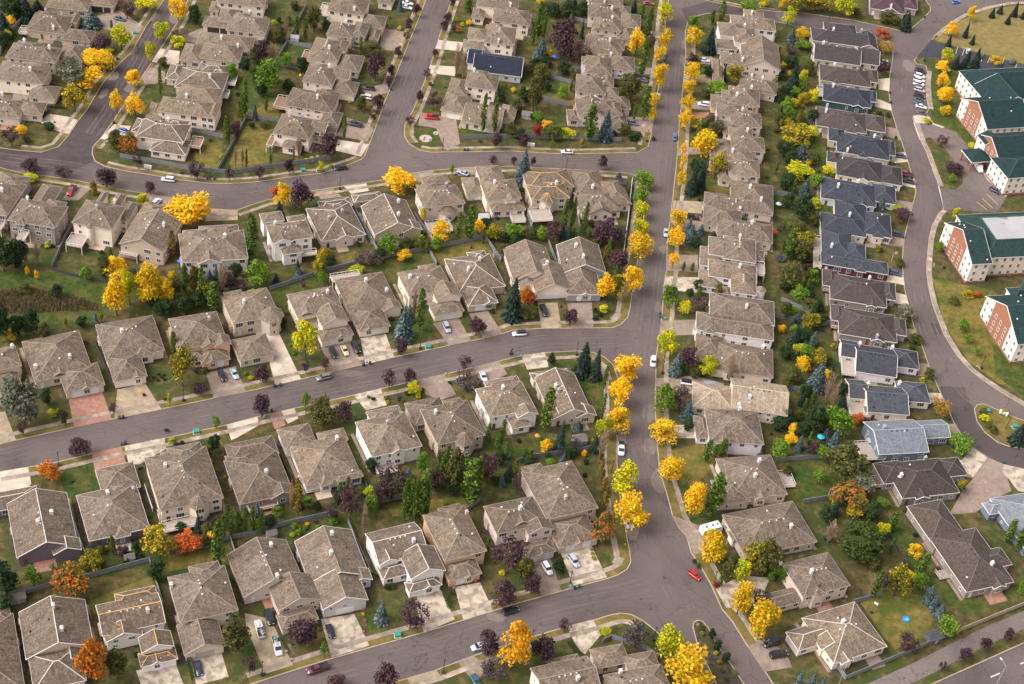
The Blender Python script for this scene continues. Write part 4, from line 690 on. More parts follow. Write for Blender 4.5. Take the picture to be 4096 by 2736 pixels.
('two_storey_house','white two-storey house, brown shake roof',131,'house',0.39,-32.91,0.4533,'white','shake','','w',[('h',5.6,-7.5,-6.4,7.5,6.4,0.46,''),('h',5.01,-3.5,4.9,7.4,9.5,0.47,''),('h',3.03,-1.3,-10.2,4.8,-4.9,0.48,''),('v',5.54,0.8,-8.6,7.4,-4.6,0.53,'')],[(-0.1,2.5)],[],41),
('bungalow','beige one-storey house, tall gable window',142,'house',17.81,-25.52,0.3805,'beige','shake','w','w',[('v',3.4,-6.5,-9.4,6.5,9.4,0.5,''),('h',3.21,-7.2,7.9,5.0,11.9,0.47,''),('v',3.33,1.0,-10.0,7.5,-6.0,0.52,''),('v',3.34,-6.4,-8.7,-2.1,-4.7,0.53,'')],[(-2.2,1.8),(-1.9,-0.4)],[],42),
('bungalow','beige one-storey house, cut by the frame',135,'house',-114.83,-147.4,0.4417,'beige','shake','','w',[('h',3.3,-5.2,-12.2,5.2,12.2,0.46,''),('h',3.27,-0.1,9.4,4.5,14.4,0.47,'')],[],[],43),
('bungalow','beige one-storey house, brown shake roof',134,'house',-103.46,-137.24,0.4348,'beige','shake','w','w',[('v',3.4,-8.2,-7.6,8.2,7.6,0.5,''),('h',3.21,-7.5,-17.4,5.0,-6.1,0.47,''),('v',3.23,-0.3,-11.0,5.0,-6.1,0.52,'')],[(0.2,3.7),(1.3,-3.6)],[],44),
('bungalow','white one-storey house, bright orange ridge caps',136,'house',-86.4,-130.3,0.4538,'white','fleck','o','w',[('u',4.6,-7.9,-5.1,7.9,5.1,0.46,''),('v',4.01,-7.4,-6.9,1.8,-2.6,0.51,''),('v',4.83,0.4,-13.1,8.4,-8.1,0.52,''),('h',2.94,-0.4,-15.8,8.7,-11.6,0.49,'S'),('h',4.05,-2.7,3.6,7.6,7.9,0.5,''),('v',2.99,2.0,-16.0,5.3,-12.6,0.55,'')],[(4.1,-1.8)],[],45),
('two_storey_house','beige two-storey house, large white side chimney',132,'house',-70.05,-121.34,0.4551,'beige','shake','','w',[('h',5.4,-7.5,-7.8,7.5,7.8,0.46,''),('v',2.91,-8.2,-16.1,2.2,-6.3,0.51,'S'),('v',3.23,1.9,-6.8,6.7,-2.8,0.52,''),('h',5.37,-1.7,3.1,6.2,9.8,0.47,'')],[(-7.2,4.2)],[],46),
('bungalow','beige one-storey house, two white trucks outside',133,'house',-56.44,-108.52,0.5159,'beige','shake','','w',[('v',3.5,-8.2,-7.7,8.2,7.7,0.5,''),('v',4.21,-1.4,-15.5,10.3,-6.2,0.51,''),('h',2.93,-2.1,-20.4,7.9,-15.6,0.48,'')],[(3.0,4.5),(1.0,-7.0)],[],47),
('bungalow','grey one-storey house, blue trim and long ridge',138,'house',-39.87,-102.04,0.456,'grey','shake','','w',[('v',3.5,-8.0,-8.4,8.0,8.4,0.5,''),('v',4.01,-7.1,-16.6,5.2,-6.7,0.51,'S'),('v',3.33,2.9,-9.9,8.5,-5.9,0.52,''),('v',3.34,1.4,-7.4,5.4,-3.4,0.53,'')],[(1.5,5.2),(-0.7,-1.6)],[],48),
('two_storey_house','white two-storey house, red front door',141,'house',-23.41,-95.14,0.4957,'white','shake','w','w',[('u',5.5,-7.1,-5.6,7.1,5.6,0.46,''),('v',5.41,-7.1,-6.1,-1.2,-2.1,0.51,''),('v',5.43,-0.7,-13.2,9.2,-4.1,0.52,''),('h',3.04,-7.0,-9.3,1.5,-4.1,0.49,''),('h',2.95,-1.9,-15.5,7.5,-11.7,0.5,'S'),('v',3.0,2.1,-15.7,5.5,-12.3,0.55,'')],[(3.9,-2.4)],[],49),
('two_storey_house','orange-tan two-storey house, orange stucco walls',139,'house',-8.32,-88.94,0.4856,'orange','shake','','w',[('h',5.7,-6.2,-8.7,6.2,8.7,0.46,''),('h',2.91,-6.5,-13.5,3.1,-6.8,0.47,'S'),('v',2.96,-1.9,-13.8,0.9,-7.2,0.55,''),('h',5.67,-1.3,4.7,5.3,9.9,0.47,'')],[(5.5,5.1)],[],50),
('two_storey_house','pinkish two-storey house, white garage beside purple tree',146,'house',7.47,-78.96,0.4578,'pink','shake','','w',[('h',5.4,-7.4,-5.4,7.4,5.4,0.46,''),('v',5.31,1.0,-7.9,8.8,-3.9,0.51,''),('h',2.93,-1.2,-13.6,7.4,-8.8,0.48,'S'),('v',5.34,-2.7,-4.2,3.9,-0.2,0.53,''),('v',2.98,1.8,-13.8,4.5,-10.4,0.55,'')],[(1.2,-0.4)],[],51),
('two_storey_house','brick-trimmed two-storey house, two white garage doors',4,'house',19.24,-66.95,0.4732,'brick','shake','','w',[('h',5.4,-8.0,-9.6,8.0,9.6,0.46,''),('h',2.91,-7.7,-18.3,4.8,-8.1,0.47,'SS'),('v',2.96,-2.9,-18.6,0.0,-15.1,0.55,''),('h',5.37,-7.3,5.9,-1.3,11.4,0.47,'')],[(-0.7,-5.3)],[[3.2,-1.2,8.2,5.1,10.4]],52),
('two_storey_house','cream two-storey house, brown shake roof',149,'house',25.39,-132.26,0.4184,'cream','shake','','w',[('u',5.4,-7.8,-5.6,7.8,5.6,0.46,''),('h',3.01,-2.2,4.1,6.6,8.5,0.47,'')],[(2.2,-1.9)],[],53),
('bungalow','beige one-storey house, brown shake roof',5,'house',43.71,-129.13,0.3847,'beige','shake','','w',[('h',4.2,-8.0,-4.1,8.0,4.1,0.46,''),('h',3.21,-8.4,6.9,0.8,13.1,0.47,''),('h',3.43,-0.8,2.6,7.9,9.2,0.48,'')],[(-3.5,3.4)],[],54),
('two_storey_house','white two-storey house, brown shake roof',14,'house',82.42,219.45,0.0457,'white','shake','','w',[('h',5.4,-9.5,-5.2,9.5,5.2,0.46,''),('h',5.21,-3.3,3.7,5.2,11.8,0.47,''),('h',5.37,-4.7,-6.1,0.0,-1.7,0.47,'')],[(-0.4,5.9)],[],55),
('two_storey_house','white two-storey house, brown shake roof',43,'house',78.55,207.83,0.0944,'white','shake','','w',[('h',5.4,-5.0,-6.4,5.0,6.4,0.46,''),('h',5.21,-10.6,-1.2,1.1,9.9,0.47,''),('h',2.93,-12.0,-8.2,-3.5,-0.1,0.48,''),('v',5.37,-2.7,-7.3,1.8,-2.9,0.47,'')],[(0.8,7.2)],[],56),
('two_storey_house','beige two-storey house, wide side gable',17,'house',79.96,188.29,0.0144,'beige','shake','','w',[('h',5.2,-11.9,-4.5,11.9,4.5,0.46,''),('v',5.21,-3.0,-5.0,12.9,15.3,0.51,''),('h',2.93,-14.8,-15.2,-10.4,1.7,0.48,'W'),('h',5.17,-7.8,-5.4,-3.5,-1.0,0.47,'')],[(-3.1,-2.6)],[],57),
('bungalow','beige one-storey house, brown shake roof',18,'house',83.77,172.72,-0.1048,'beige','shake','','w',[('h',3.4,-7.6,-5.2,7.6,5.2,0.46,''),('v',3.37,-1.7,-6.1,2.1,-1.7,0.47,'')],[(-3.3,4.5),(1.2,4.5)],[],58),
('two_storey_house','ochre two-storey house, yellowish walls',44,'house',77.27,159.76,-0.0183,'ochre','shake','','w',[('h',5.3,-6.2,-6.5,6.2,6.5,0.46,''),('h',5.21,-8.9,-5.4,-2.9,3.0,0.47,''),('h',2.93,-12.8,-7.5,-4.7,1.9,0.48,'W'),('h',5.27,0.6,-7.4,4.2,-3.0,0.47,'')],[(-3.2,-2.7),(2.8,5.8)],[[3.0,-11.3,-4.4,-8.3,2.2]],59),
('two_storey_house','pinkish two-storey house, brown shake roof',22,'house',77.55,143.08,0.0091,'pink','shake','','w',[('h',5.4,-6.1,-5.1,6.1,5.1,0.46,''),('h',5.21,-11.3,0.7,-0.6,9.5,0.47,''),('h',2.93,-8.5,-8.2,-0.8,0.8,0.48,''),('h',5.37,-1.8,-6.0,2.5,-1.6,0.47,'')],[(-1.3,5.3)],[],60),
('two_storey_house','beige two-storey house, brown shake roof',23,'house',77.93,126.34,0.0354,'beige','shake','','w',[('h',5.3,-6.4,-5.1,6.4,5.1,0.46,''),('h',5.01,-6.8,3.6,2.4,10.4,0.47,''),('h',2.93,-13.0,-2.9,-4.9,4.3,0.48,'W'),('h',5.27,-2.5,-6.0,1.1,-1.6,0.47,'')],[(0.0,6.7)],[],61),
('two_storey_house','pinkish two-storey house, brown shake roof',45,'house',76.12,109.85,-0.0003,'pink','shake','','w',[('h',5.3,-5.8,-5.5,5.8,5.5,0.46,''),('h',4.81,-12.3,2.0,3.5,13.6,0.47,''),('h',2.93,-9.2,-7.0,-4.3,0.5,0.48,''),('h',5.27,-2.8,-6.4,2.1,-2.0,0.47,'')],[(-4.5,6.6)],[],62),
('bungalow','beige one-storey house, brown shake roof',46,'house',74.07,88.8,-0.026,'beige','shake','','w',[('h',3.4,-12.5,-4.3,12.5,4.3,0.46,''),('h',3.71,-3.0,-3.2,12.6,14.1,0.47,''),('v',3.37,-1.2,-5.2,2.3,-0.8,0.47,'')],[(7.7,0.8),(3.5,5.9)],[],63),
('bungalow','beige one-storey house, brown shake roof',28,'house',76.04,72.93,-0.0277,'beige','shake','','w',[('h',3.6,-9.9,-5.5,9.9,5.5,0.46,''),('h',3.01,-14.9,0.3,-1.3,12.3,0.47,'W'),('h',3.57,0.6,-6.4,4.6,-2.0,0.47,'')],[(2.0,1.7),(-2.0,11.8)],[],64),
('two_storey_house','grey two-storey house, brown shake roof',47,'house',73.49,58.87,-0.0247,'grey','shake','','w',[('h',5.4,-5.7,-6.7,5.7,6.7,0.46,''),('h',5.21,-10.8,-5.4,4.4,5.1,0.47,''),('h',2.93,-13.3,-9.1,-4.2,1.8,0.48,'W'),('h',2.94,4.2,-1.7,9.1,4.5,0.49,'')],[(-0.1,6.0)],[],65),
('two_storey_house','white two-storey house, white walls and side turret',48,'house',74.5,40.46,-0.0072,'white','shake','','w',[('h',5.3,-4.4,-6.0,4.4,6.0,0.46,''),('h',5.21,-12.0,1.0,4.6,10.6,0.47,''),('h',2.93,-14.8,-2.1,-7.0,7.2,0.48,'W'),('h',3.04,-8.0,-7.6,-2.9,-0.6,0.49,''),('o',5.05,4.2,-3.7,7.7,-0.2,0.64,'')],[(-1.7,5.5)],[[2.5,4.2,8.8,7.9,15.5]],66),
('two_storey_house','white two-storey house, brown shake roof',31,'house',71.13,17.07,-0.0126,'white','shake','','w',[('h',5.2,-12.7,-4.6,12.7,4.6,0.46,''),('h',5.51,-8.4,2.7,13.1,15.4,0.47,''),('h',5.17,-10.4,-5.5,-6.4,-1.1,0.47,'')],[(3.3,7.3)],[],67),
('bungalow','cream one-storey house, brown shake roof',33,'house',74.04,3.22,-0.0229,'cream','shake','','w',[('h',3.5,-9.5,-6.9,9.5,6.9,0.46,''),('h',3.11,-15.5,-0.6,-6.4,9.8,0.47,'W'),('v',3.47,-6.2,-7.8,-1.5,-3.4,0.47,'')],[(6.1,6.2)],[],68),
('bungalow','cream one-storey house, pale yellowish roof',35,'house',78.25,-14.63,-0.0039,'cream','light','','w',[('u',4.4,-8.8,-7.0,8.8,7.0,0.46,''),('h',3.21,-20.5,-7.6,-7.3,4.1,0.47,'')],[(-3.4,-3.3),(-6.6,-6.3)],[],69),
('two_storey_house','lilac-grey two-storey house, lilac side wall',49,'house',70.03,-30.43,0.1151,'lav','shake','','w',[('h',5.3,-8.3,-7.2,8.3,7.2,0.46,''),('h',2.91,-11.5,-3.5,-6.6,6.3,0.47,'W'),('v',5.27,-6.3,-8.1,-2.5,-3.7,0.47,'')],[(2.6,6.9)],[],70),
('bungalow','beige one-storey house, red-cushioned deck',37,'house',75.2,-49.03,0.2848,'beige','shake','','w',[('h',3.6,-8.7,-8.1,8.7,8.1,0.46,''),('h',3.41,-12.7,-9.5,-3.2,-0.2,0.47,''),('v',3.57,-1.6,-9.0,2.3,-4.6,0.47,'')],[(-0.3,-2.6),(3.0,3.5)],[[1.0,8.2,-3.0,13.5,3.1]],71),
('bungalow','beige one-storey house, white caravan outside',50,'house',79.94,-68.62,0.4214,'beige','shake','','w',[('h',3.5,-11.4,-8.0,11.4,8.0,0.46,''),('h',3.01,-12.2,-1.6,0.7,2.2,0.47,'W'),('h',3.47,-7.4,-8.9,-3.6,-4.5,0.47,'')],[(4.7,-3.0)],[],72),
('two_storey_house','beige two-storey house, brick patio behind',51,'house',91.89,-85.39,0.4697,'beige','shake','','w',[('h',5.4,-7.5,-6.2,7.5,6.2,0.46,''),('h',2.91,-19.4,-5.6,-6.0,-0.4,0.47,'W'),('h',5.37,-4.7,-7.1,-0.5,-2.7,0.47,'')],[(-2.5,-0.6)],[],73),
('bungalow','cream one-storey house, two black vans outside',56,'house',99.07,-102.6,0.5097,'cream','shake','w','w',[('h',3.4,-8.6,-8.0,8.6,8.0,0.46,''),('h',3.01,-15.1,-1.0,-2.4,5.6,0.47,'W'),('v',3.33,-9.2,-3.0,-1.9,1.0,0.52,''),('v',3.37,-6.6,-8.9,-2.7,-4.5,0.47,'')],[(-1.0,0.8)],[],74),
('bungalow','tan one-storey house, charcoal roof',15,'house',121.71,221.46,0.0135,'tan','char','','w',[('h',3.3,-13.7,-5.5,13.7,5.5,0.46,''),('v',3.21,6.0,-6.6,14.5,5.9,0.51,''),('h',3.43,-7.8,2.4,6.2,11.8,0.48,''),('v',3.27,-9.3,-6.4,-5.8,-2.0,0.47,'')],[(-4.5,2.5),(7.9,5.2)],[],75),
('bungalow','beige one-storey house, charcoal roof',16,'house',117.77,207.05,-0.0162,'beige','char','','w',[('u',3.3,-9.9,-6.9,9.9,6.9,0.46,''),('u',3.01,8.4,-4.1,18.0,9.1,0.47,'E')],[(-5.8,3.5)],[],76),
('bungalow','beige one-storey house, grey-brown roof',19,'house',120.17,190.26,-0.0213,'beige','charb','','w',[('h',3.3,-10.5,-6.5,10.5,6.5,0.46,''),('h',3.01,8.4,-1.4,14.0,8.5,0.47,'E'),('h',3.27,-5.6,-7.4,-1.9,-3.0,0.47,'')],[(-4.4,5.0)],[],77),
('bungalow','teal one-storey house, dark teal walls',20,'house',119.86,174.69,-0.0592,'teal','navy','','w',[('h',3.3,-9.7,-6.7,9.7,6.7,0.46,''),('h',3.01,8.2,-0.9,12.2,7.7,0.47,'E'),('v',3.27,2.0,-7.6,6.8,-3.2,0.47,'')],[(-6.0,1.9)],[[1.5,-11.9,-1.1,-9.3,5.6]],78),
('bungalow','taupe one-storey house, grey-brown roof',21,'house',116.23,155.63,-0.0605,'taupe','charb','','w',[('h',3.3,-10.0,-7.1,10.0,7.1,0.46,''),('h',3.01,8.5,-3.4,17.6,8.3,0.47,'E'),('h',3.27,1.4,-8.0,6.3,-3.6,0.47,'')],[(-6.5,1.1)],[[0.6,-10.4,-1.4,-8.2,5.5]],79),
('bungalow','tan one-storey house, slate-blue roof',152,'house',123.58,139.08,-0.0664,'tan','navy','','w',[('h',3.3,-10.2,-7.2,10.2,7.2,0.46,''),('h',3.31,-13.5,-0.2,-7.2,8.9,0.47,''),('h',3.03,8.7,-2.8,12.6,7.5,0.48,'E'),('h',3.27,-2.0,-8.1,1.7,-3.7,0.47,'')],[(4.3,6.5),(-6.3,-6.5)],[],80),
('bungalow','cream one-storey house, charcoal roof',24,'house',120.88,122.83,-0.0773,'cream','char','','w',[('h',3.3,-8.8,-6.9,8.8,6.9,0.46,''),('h',3.01,7.3,-5.9,16.3,6.2,0.47,'E'),('h',3.13,-12.3,1.3,-7.3,8.5,0.48,''),('v',3.27,-1.0,-7.8,3.9,-3.4,0.47,'')],[(-6.4,4.6)],[],81),
('bungalow','pale green one-storey house, pale green walls',25,'house',115.47,106.41,-0.0652,'green','navy','','w',[('h',3.3,-10.2,-7.0,10.2,7.0,0.46,''),('h',3.01,8.7,-2.6,17.8,9.0,0.47,'E'),('v',3.27,2.6,-7.9,7.3,-3.5,0.47,'')],[(-4.5,-1.8),(3.6,6.3)],[],82),
('bungalow','pinkish one-storey house, slate-blue roof',26,'house',124.33,88.26,-0.0426,'pink','navy','','w',[('h',3.3,-5.4,-7.2,5.4,7.2,0.46,''),('h',3.21,-20.4,-9.2,-3.9,2.0,0.47,''),('h',3.43,-15.1,-1.8,-3.2,11.1,0.48,''),('h',3.27,-1.8,-8.1,2.4,-3.7,0.47,'')],[(-10.1,0.5)],[],83),
('bungalow','maroon one-storey house, maroon walls',27,'house',114.44,62.95,-0.0471,'maroon','navy','','w',[('h',3.3,-11.8,-3.5,11.8,3.5,0.46,''),('h',3.21,-11.5,2.0,-0.5,17.2,0.47,''),('h',3.43,-3.9,2.0,4.1,11.7,0.48,''),('h',3.27,0.1,-4.4,4.1,-0.0,0.47,'')],[(-8.4,5.2)],[[1.6,-14.1,-4.4,-11.4,13.6]],84),
('bungalow','taupe one-storey house, grey-brown roof',29,'house',114.48,47.86,-0.0431,'taupe','charb','','w',[('h',3.3,-9.7,-7.2,9.7,7.2,0.46,''),('h',3.21,-12.1,-0.3,-6.6,9.0,0.47,''),('h',3.03,8.2,-2.0,13.2,7.8,0.48,'E'),('v',3.27,2.6,-8.1,6.2,-3.7,0.47,'')],[(4.0,6.5)],[[1.2,-11.6,-0.8,-9.2,2.8]],85),
('bungalow','taupe one-storey house, grey-brown roof',30,'house',116.13,29.92,-0.0278,'taupe','charb','','w',[('h',3.3,-9.7,-7.1,9.7,7.1,0.46,''),('h',3.21,-12.0,-0.4,-7.2,8.1,0.47,''),('h',3.03,8.1,-2.5,13.3,6.4,0.48,'E'),('v',3.27,0.9,-8.0,5.5,-3.6,0.47,'')],[(2.6,-7.3)],[[1.2,-11.7,-2.1,-9.2,1.9]],86),
('bungalow','lilac-grey one-storey house, slate-grey roof',32,'house',117.09,11.61,-0.0199,'lav','navyg','','w',[('u',3.6,-6.7,-6.9,6.7,6.9,0.46,''),('u',3.41,-11.1,-0.1,-5.2,8.3,0.47,''),('h',3.03,5.2,-0.5,14.7,8.5,0.48,'E')],[(-4.9,5.5),(6.1,7.0)],[[1.8,-10.7,-7.3,-6.2,1.7]],87),
('bungalow','cream one-storey house, slate-grey roof',34,'house',118.71,-6.82,0.0932,'cream','navyg','','w',[('u',3.6,-6.7,-6.3,6.7,6.3,0.46,''),('u',3.41,-11.4,-0.3,-5.1,8.6,0.47,''),('h',3.03,5.2,0.7,15.2,10.0,0.48,'E')],[(-4.8,5.3),(6.1,7.8)],[[1.8,-11.9,-6.7,-5.6,1.4]],88),
('bungalow','blue one-storey house, blue walls and white deck',36,'house',120.37,-24.04,0.2644,'blue','blueg','','w',[('u',4.4,-8.2,-7.1,8.2,7.1,0.46,''),('u',3.51,6.7,-0.5,18.3,7.2,0.47,'E')],[(-4.5,0.8)],[[2.0,-13.3,-6.9,-5.3,0.5]],89),
('bungalow','taupe one-storey house, dark brown roof',38,'house',126.8,-39.47,0.3231,'taupe','dark','','w',[('h',3.4,-9.4,-7.2,9.4,7.2,0.46,''),('h',3.31,-12.5,-0.7,-3.8,7.9,0.47,''),('h',3.23,7.9,-0.5,15.4,6.9,0.48,''),('v',3.37,-5.3,-8.1,-0.8,-3.7,0.47,'')],[(-7.0,0.3),(4.2,6.8)],[[0.8,-14.3,0.4,-11.4,4.4]],90),
('bungalow','taupe one-storey house, long dark brown roof',54,'house',137.82,-69.61,0.4173,'taupe','brown','','w',[('h',3.4,-7.9,-10.4,7.9,10.4,0.46,''),('h',3.31,-8.1,8.9,3.6,22.9,0.47,''),('h',3.33,2.1,-4.5,11.1,2.1,0.48,''),('v',3.37,0.6,-11.3,4.8,-6.9,0.47,'')],[(2.9,-4.9)],[[0.6,-10.9,-2.6,-3.3,0.6]],91),
('bungalow','blue one-storey house, pale blue walls',59,'house',157.28,-52.69,0.3864,'blue','blueg','','w',[('h',3.4,-6.5,-11.9,6.5,11.9,0.46,''),('h',3.11,-9.6,6.3,2.4,11.0,0.47,''),('h',3.37,-4.7,-12.8,-1.1,-8.4,0.47,'')],[],[],92),
('bungalow','pink-grey one-storey house, purple roof',12,'house',144.07,258.81,-0.0861,'maroonl','purple','','w',[('h',3.4,-7.8,-8.0,7.8,8.0,0.46,''),('h',3.21,6.3,-1.4,13.5,12.5,0.47,''),('v',3.33,-2.6,-7.9,5.3,3.9,0.52,''),('v',3.37,-0.5,-8.9,3.5,-4.5,0.47,'')],[(1.0,-7.5)],[],93),
('bungalow','tan one-storey house, two dark garage doors',69,'house',-192.72,161.82,0.0817,'tan','shake','','w',[('h',3.4,-8.2,-5.0,8.2,5.0,0.46,''),('h',3.01,6.7,0.6,17.3,11.2,0.47,'SS'),('h',3.37,-0.4,0.3,7.4,6.8,0.47,'')],[],[],94),
('bungalow','tan one-storey house, brown shake roof',61,'house',-194.77,144.8,0.0409,'tan','shake','','w',[('h',3.5,-7.8,-6.9,7.8,6.9,0.46,''),('h',3.01,6.3,-9.6,17.9,-1.2,0.47,''),('v',3.43,6.3,1.7,9.5,8.8,0.52,''),('h',3.47,-6.8,2.4,0.6,8.2,0.47,'')],[(-3.5,6.2),(2.6,-5.3)],[[1.6,-10.6,-7.2,-7.4,-2.5]],95),
('two_storey_house','beige two-storey house, brown shake roof',62,'house',-192.83,119.68,0.0344,'beige','shake','','w',[('h',5.2,-9.3,-5.4,9.3,5.4,0.46,''),('h',3.01,7.8,0.7,17.7,12.6,0.47,''),('h',5.17,-8.0,-0.4,1.7,7.2,0.47,'')],[(-5.0,4.9),(5.5,1.4)],[],96),
('two_storey_house','cream two-storey house, brown shake roof',68,'house',-192.32,105.1,0.0504,'cream','shake','','w',[('h',5.5,-9.0,-6.4,9.0,6.4,0.46,''),('h',3.01,4.7,-11.8,14.6,-2.9,0.47,''),('h',5.47,0.5,2.0,7.9,7.7,0.47,'')],[(3.5,-1.5)],[],97),
('bungalow','beige one-storey house, dark side garage door',70,'house',-192.01,84.14,0.0932,'beige','shake','','w',[('h',3.5,-6.6,-6.0,6.6,6.0,0.46,''),('h',3.01,3.6,-2.3,13.6,6.3,0.47,'E'),('h',3.47,-5.8,1.9,1.1,7.9,0.47,'')],[(-2.5,6.7)],[],98),
('two_storey_house','cream two-storey house, brown shake roof',150,'house',-127.91,181.76,0.0761,'cream','shake','','w',[('h',5.4,-9.7,-6.2,9.7,6.2,0.46,''),('h',3.01,-11.9,-9.5,-8.2,-1.7,0.47,''),('h',5.37,-8.4,0.8,0.7,8.0,0.47,'')],[],[],99),
('two_storey_house','beige two-storey house, two dark garage doors',66,'house',-120.97,161.56,0.0486,'beige','shake','','w',[('h',5.2,-7.8,-6.3,7.8,6.3,0.46,''),('h',5.01,-12.4,0.6,-5.1,10.6,0.47,''),('h',3.03,-18.2,-0.9,-6.3,6.6,0.48,'SS'),('h',5.17,-7.0,2.2,-0.1,8.4,0.47,'')],[(-0.8,7.7)],[],100),
('bungalow','beige one-storey house, brown shake roof',64,'house',-127.12,141.47,0.0519,'beige','shake','','w',[('h',3.5,-8.1,-6.3,8.1,6.3,0.46,''),('h',3.31,-14.3,-8.9,-6.6,3.8,0.47,''),('h',3.43,-10.4,2.4,11.1,13.1,0.48,''),('h',3.47,-7.2,2.6,-0.9,7.6,0.47,'')],[(-1.0,6.3),(6.0,3.1)],[],101),
('bungalow','beige one-storey house, brown shake roof',67,'house',-129.3,120.23,0.0513,'beige','shake','w','w',[('h',3.5,-9.0,-7.1,9.0,7.1,0.46,''),('h',3.01,-13.6,-1.3,-7.5,9.5,0.47,''),('h',3.43,-2.9,3.6,8.5,11.6,0.48,''),('h',3.47,1.3,2.9,8.2,8.7,0.47,'')],[(-1.7,9.2),(3.3,-1.8)],[[1.5,8.6,1.4,12.1,7.6],[1.5,8.6,-7.8,11.1,-3.5]],102),
('two_storey_house','cream two-storey house, brown shake roof',110,'house',-129.55,97.74,0.0204,'cream','shake','','w',[('h',5.5,-9.6,-5.1,9.6,5.1,0.46,''),('h',5.41,-5.1,3.6,10.4,15.0,0.47,''),('h',2.93,-13.8,-5.8,-8.1,3.8,0.48,''),('h',5.34,8.1,-5.1,11.8,5.6,0.49,'')],[(-1.1,5.2)],[],103),
('two_storey_house','cream two-storey house, brown shake roof',65,'house',-133.48,81.12,0.0057,'cream','shake','w','w',[('h',5.5,-8.5,-5.9,8.5,5.9,0.46,''),('h',3.01,-2.7,-9.8,10.1,-0.2,0.47,''),('h',2.93,-12.1,0.4,-7.0,9.3,0.48,''),('h',5.47,-1.1,0.9,7.3,8.0,0.47,'')],[(0.4,5.0)],[[2.4,9.6,-3.8,13.9,2.2]],104),
('two_storey_house','cream two-storey house, brown shake roof',104,'house',-85.13,187.55,-0.0328,'cream','shake','','w',[('h',5.4,-7.6,-7.0,7.6,7.0,0.46,''),('h',3.01,9.9,9.8,16.3,19.7,0.47,''),('h',5.37,-1.5,2.1,6.7,8.3,0.47,'')],[(3.2,-5.1)],[[2.6,-11.2,-7.1,-7.2,1.8]],105),
('two_storey_house','beige two-storey house, brown shake roof',105,'house',-84.46,167.88,-0.0521,'beige','shake','','w',[('h',5.0,-5.3,-5.4,5.3,5.4,0.46,''),('h',4.91,3.8,-3.3,9.7,8.4,0.47,''),('h',4.03,5.9,7.6,14.9,17.2,0.48,''),('h',3.04,10.9,-0.6,14.4,7.9,0.49,'E')],[(0.5,4.7)],[],106),
('two_storey_house','pinkish two-storey house, brown shake roof',106,'house',-87.51,150.89,-0.0258,'pink','shake','','w',[('h',5.4,-5.9,-7.9,5.9,7.9,0.46,''),('h',3.01,4.4,-9.4,14.6,3.0,0.47,''),('h',5.03,2.1,0.0,7.2,9.3,0.48,''),('h',5.37,-0.0,5.0,4.9,10.2,0.47,'')],[(1.4,-2.8)],[[1.2,-9.4,-4.4,-5.5,2.8]],107),
('two_storey_house','cream two-storey house, brown shake roof',107,'house',-86.31,131.92,-0.04,'cream','shake','','w',[('h',5.3,-5.9,-6.4,5.9,6.4,0.46,''),('u',5.21,4.4,0.3,10.8,7.8,0.47,''),('h',3.03,4.4,-6.7,14.5,2.8,0.48,'E'),('h',5.27,-4.7,3.1,0.8,8.1,0.47,'')],[(1.9,5.7)],[],108),
('bungalow','pinkish one-storey house, brown shake roof',109,'house',-86.5,115.73,-0.0516,'pink','shake','','w',[('h',4.2,-9.1,-6.4,9.1,6.4,0.46,''),('h',3.01,5.6,-12.4,12.5,-3.3,0.47,''),('h',4.03,1.2,2.3,6.2,9.5,0.48,''),('h',4.17,-0.3,1.1,8.5,8.2,0.47,'')],[(2.2,-1.4)],[[2.0,-13.5,-6.1,-8.7,1.9]],109),
('two_storey_house','cream two-storey house, brown shake roof',108,'house',-88.66,94.94,-0.0658,'cream','shake','','w',[('h',5.6,-6.8,-6.7,6.8,6.7,0.46,''),('u',5.21,5.3,-0.5,10.9,7.4,0.47,''),('h',3.03,5.3,-0.5,13.9,7.3,0.48,''),('h',3.04,-2.6,-10.2,4.3,-4.7,0.49,'')],[(1.0,5.4)],[[2.4,-8.0,-11.3,-5.8,-4.2]],110),
('two_storey_house','cream two-storey house, brown shake roof',113,'house',-25.64,206.91,0.0251,'cream','shake','','w',[('h',5.4,-8.7,-5.3,8.7,5.3,0.46,''),('h',3.01,-9.9,-11.7,-4.6,-0.5,0.47,''),('h',5.37,-7.7,1.2,-0.9,7.2,0.47,'')],[(5.4,-3.6)],[],111),
('two_storey_house','cream two-storey house, brown shake roof',119,'house',-18.72,196.43,-0.008,'cream','shake','','w',[('h',5.2,-7.8,-5.2,7.8,5.2,0.46,''),('h',5.17,-0.4,1.0,6.5,6.9,0.47,'')],[],[],112),
('two_storey_house','cream two-storey house, bright cream walls',116,'house',-22.09,180.29,0.0124,'cream','shake','','w',[('h',5.4,-6.3,-7.1,6.3,7.1,0.46,''),('h',5.21,-12.9,-4.7,-4.8,3.2,0.47,''),('h',3.03,-14.3,-9.1,-4.8,-3.1,0.48,''),('h',5.37,-4.9,3.9,0.5,9.0,0.47,'')],[(-0.2,-6.4)],[],113),
('bungalow','grey one-storey house, dark navy roof',120,'house',-20.73,161.41,0.0194,'grey','navyd','','w',[('u',3.2,-9.8,-7.4,9.8,7.4,0.46,''),('u',3.01,-12.5,-2.1,-7.0,9.7,0.47,'S')],[],[],114),
('two_storey_house','cream two-storey house, brown shake roof',114,'house',-25.49,144.06,-0.0328,'cream','shake','','w',[('h',5.5,-6.2,-6.0,6.2,6.0,0.46,''),('h',3.41,-12.2,-10.1,-4.7,1.8,0.47,''),('h',5.47,-4.6,2.3,1.6,7.2,0.47,'')],[(-3.9,3.6)],[],115),
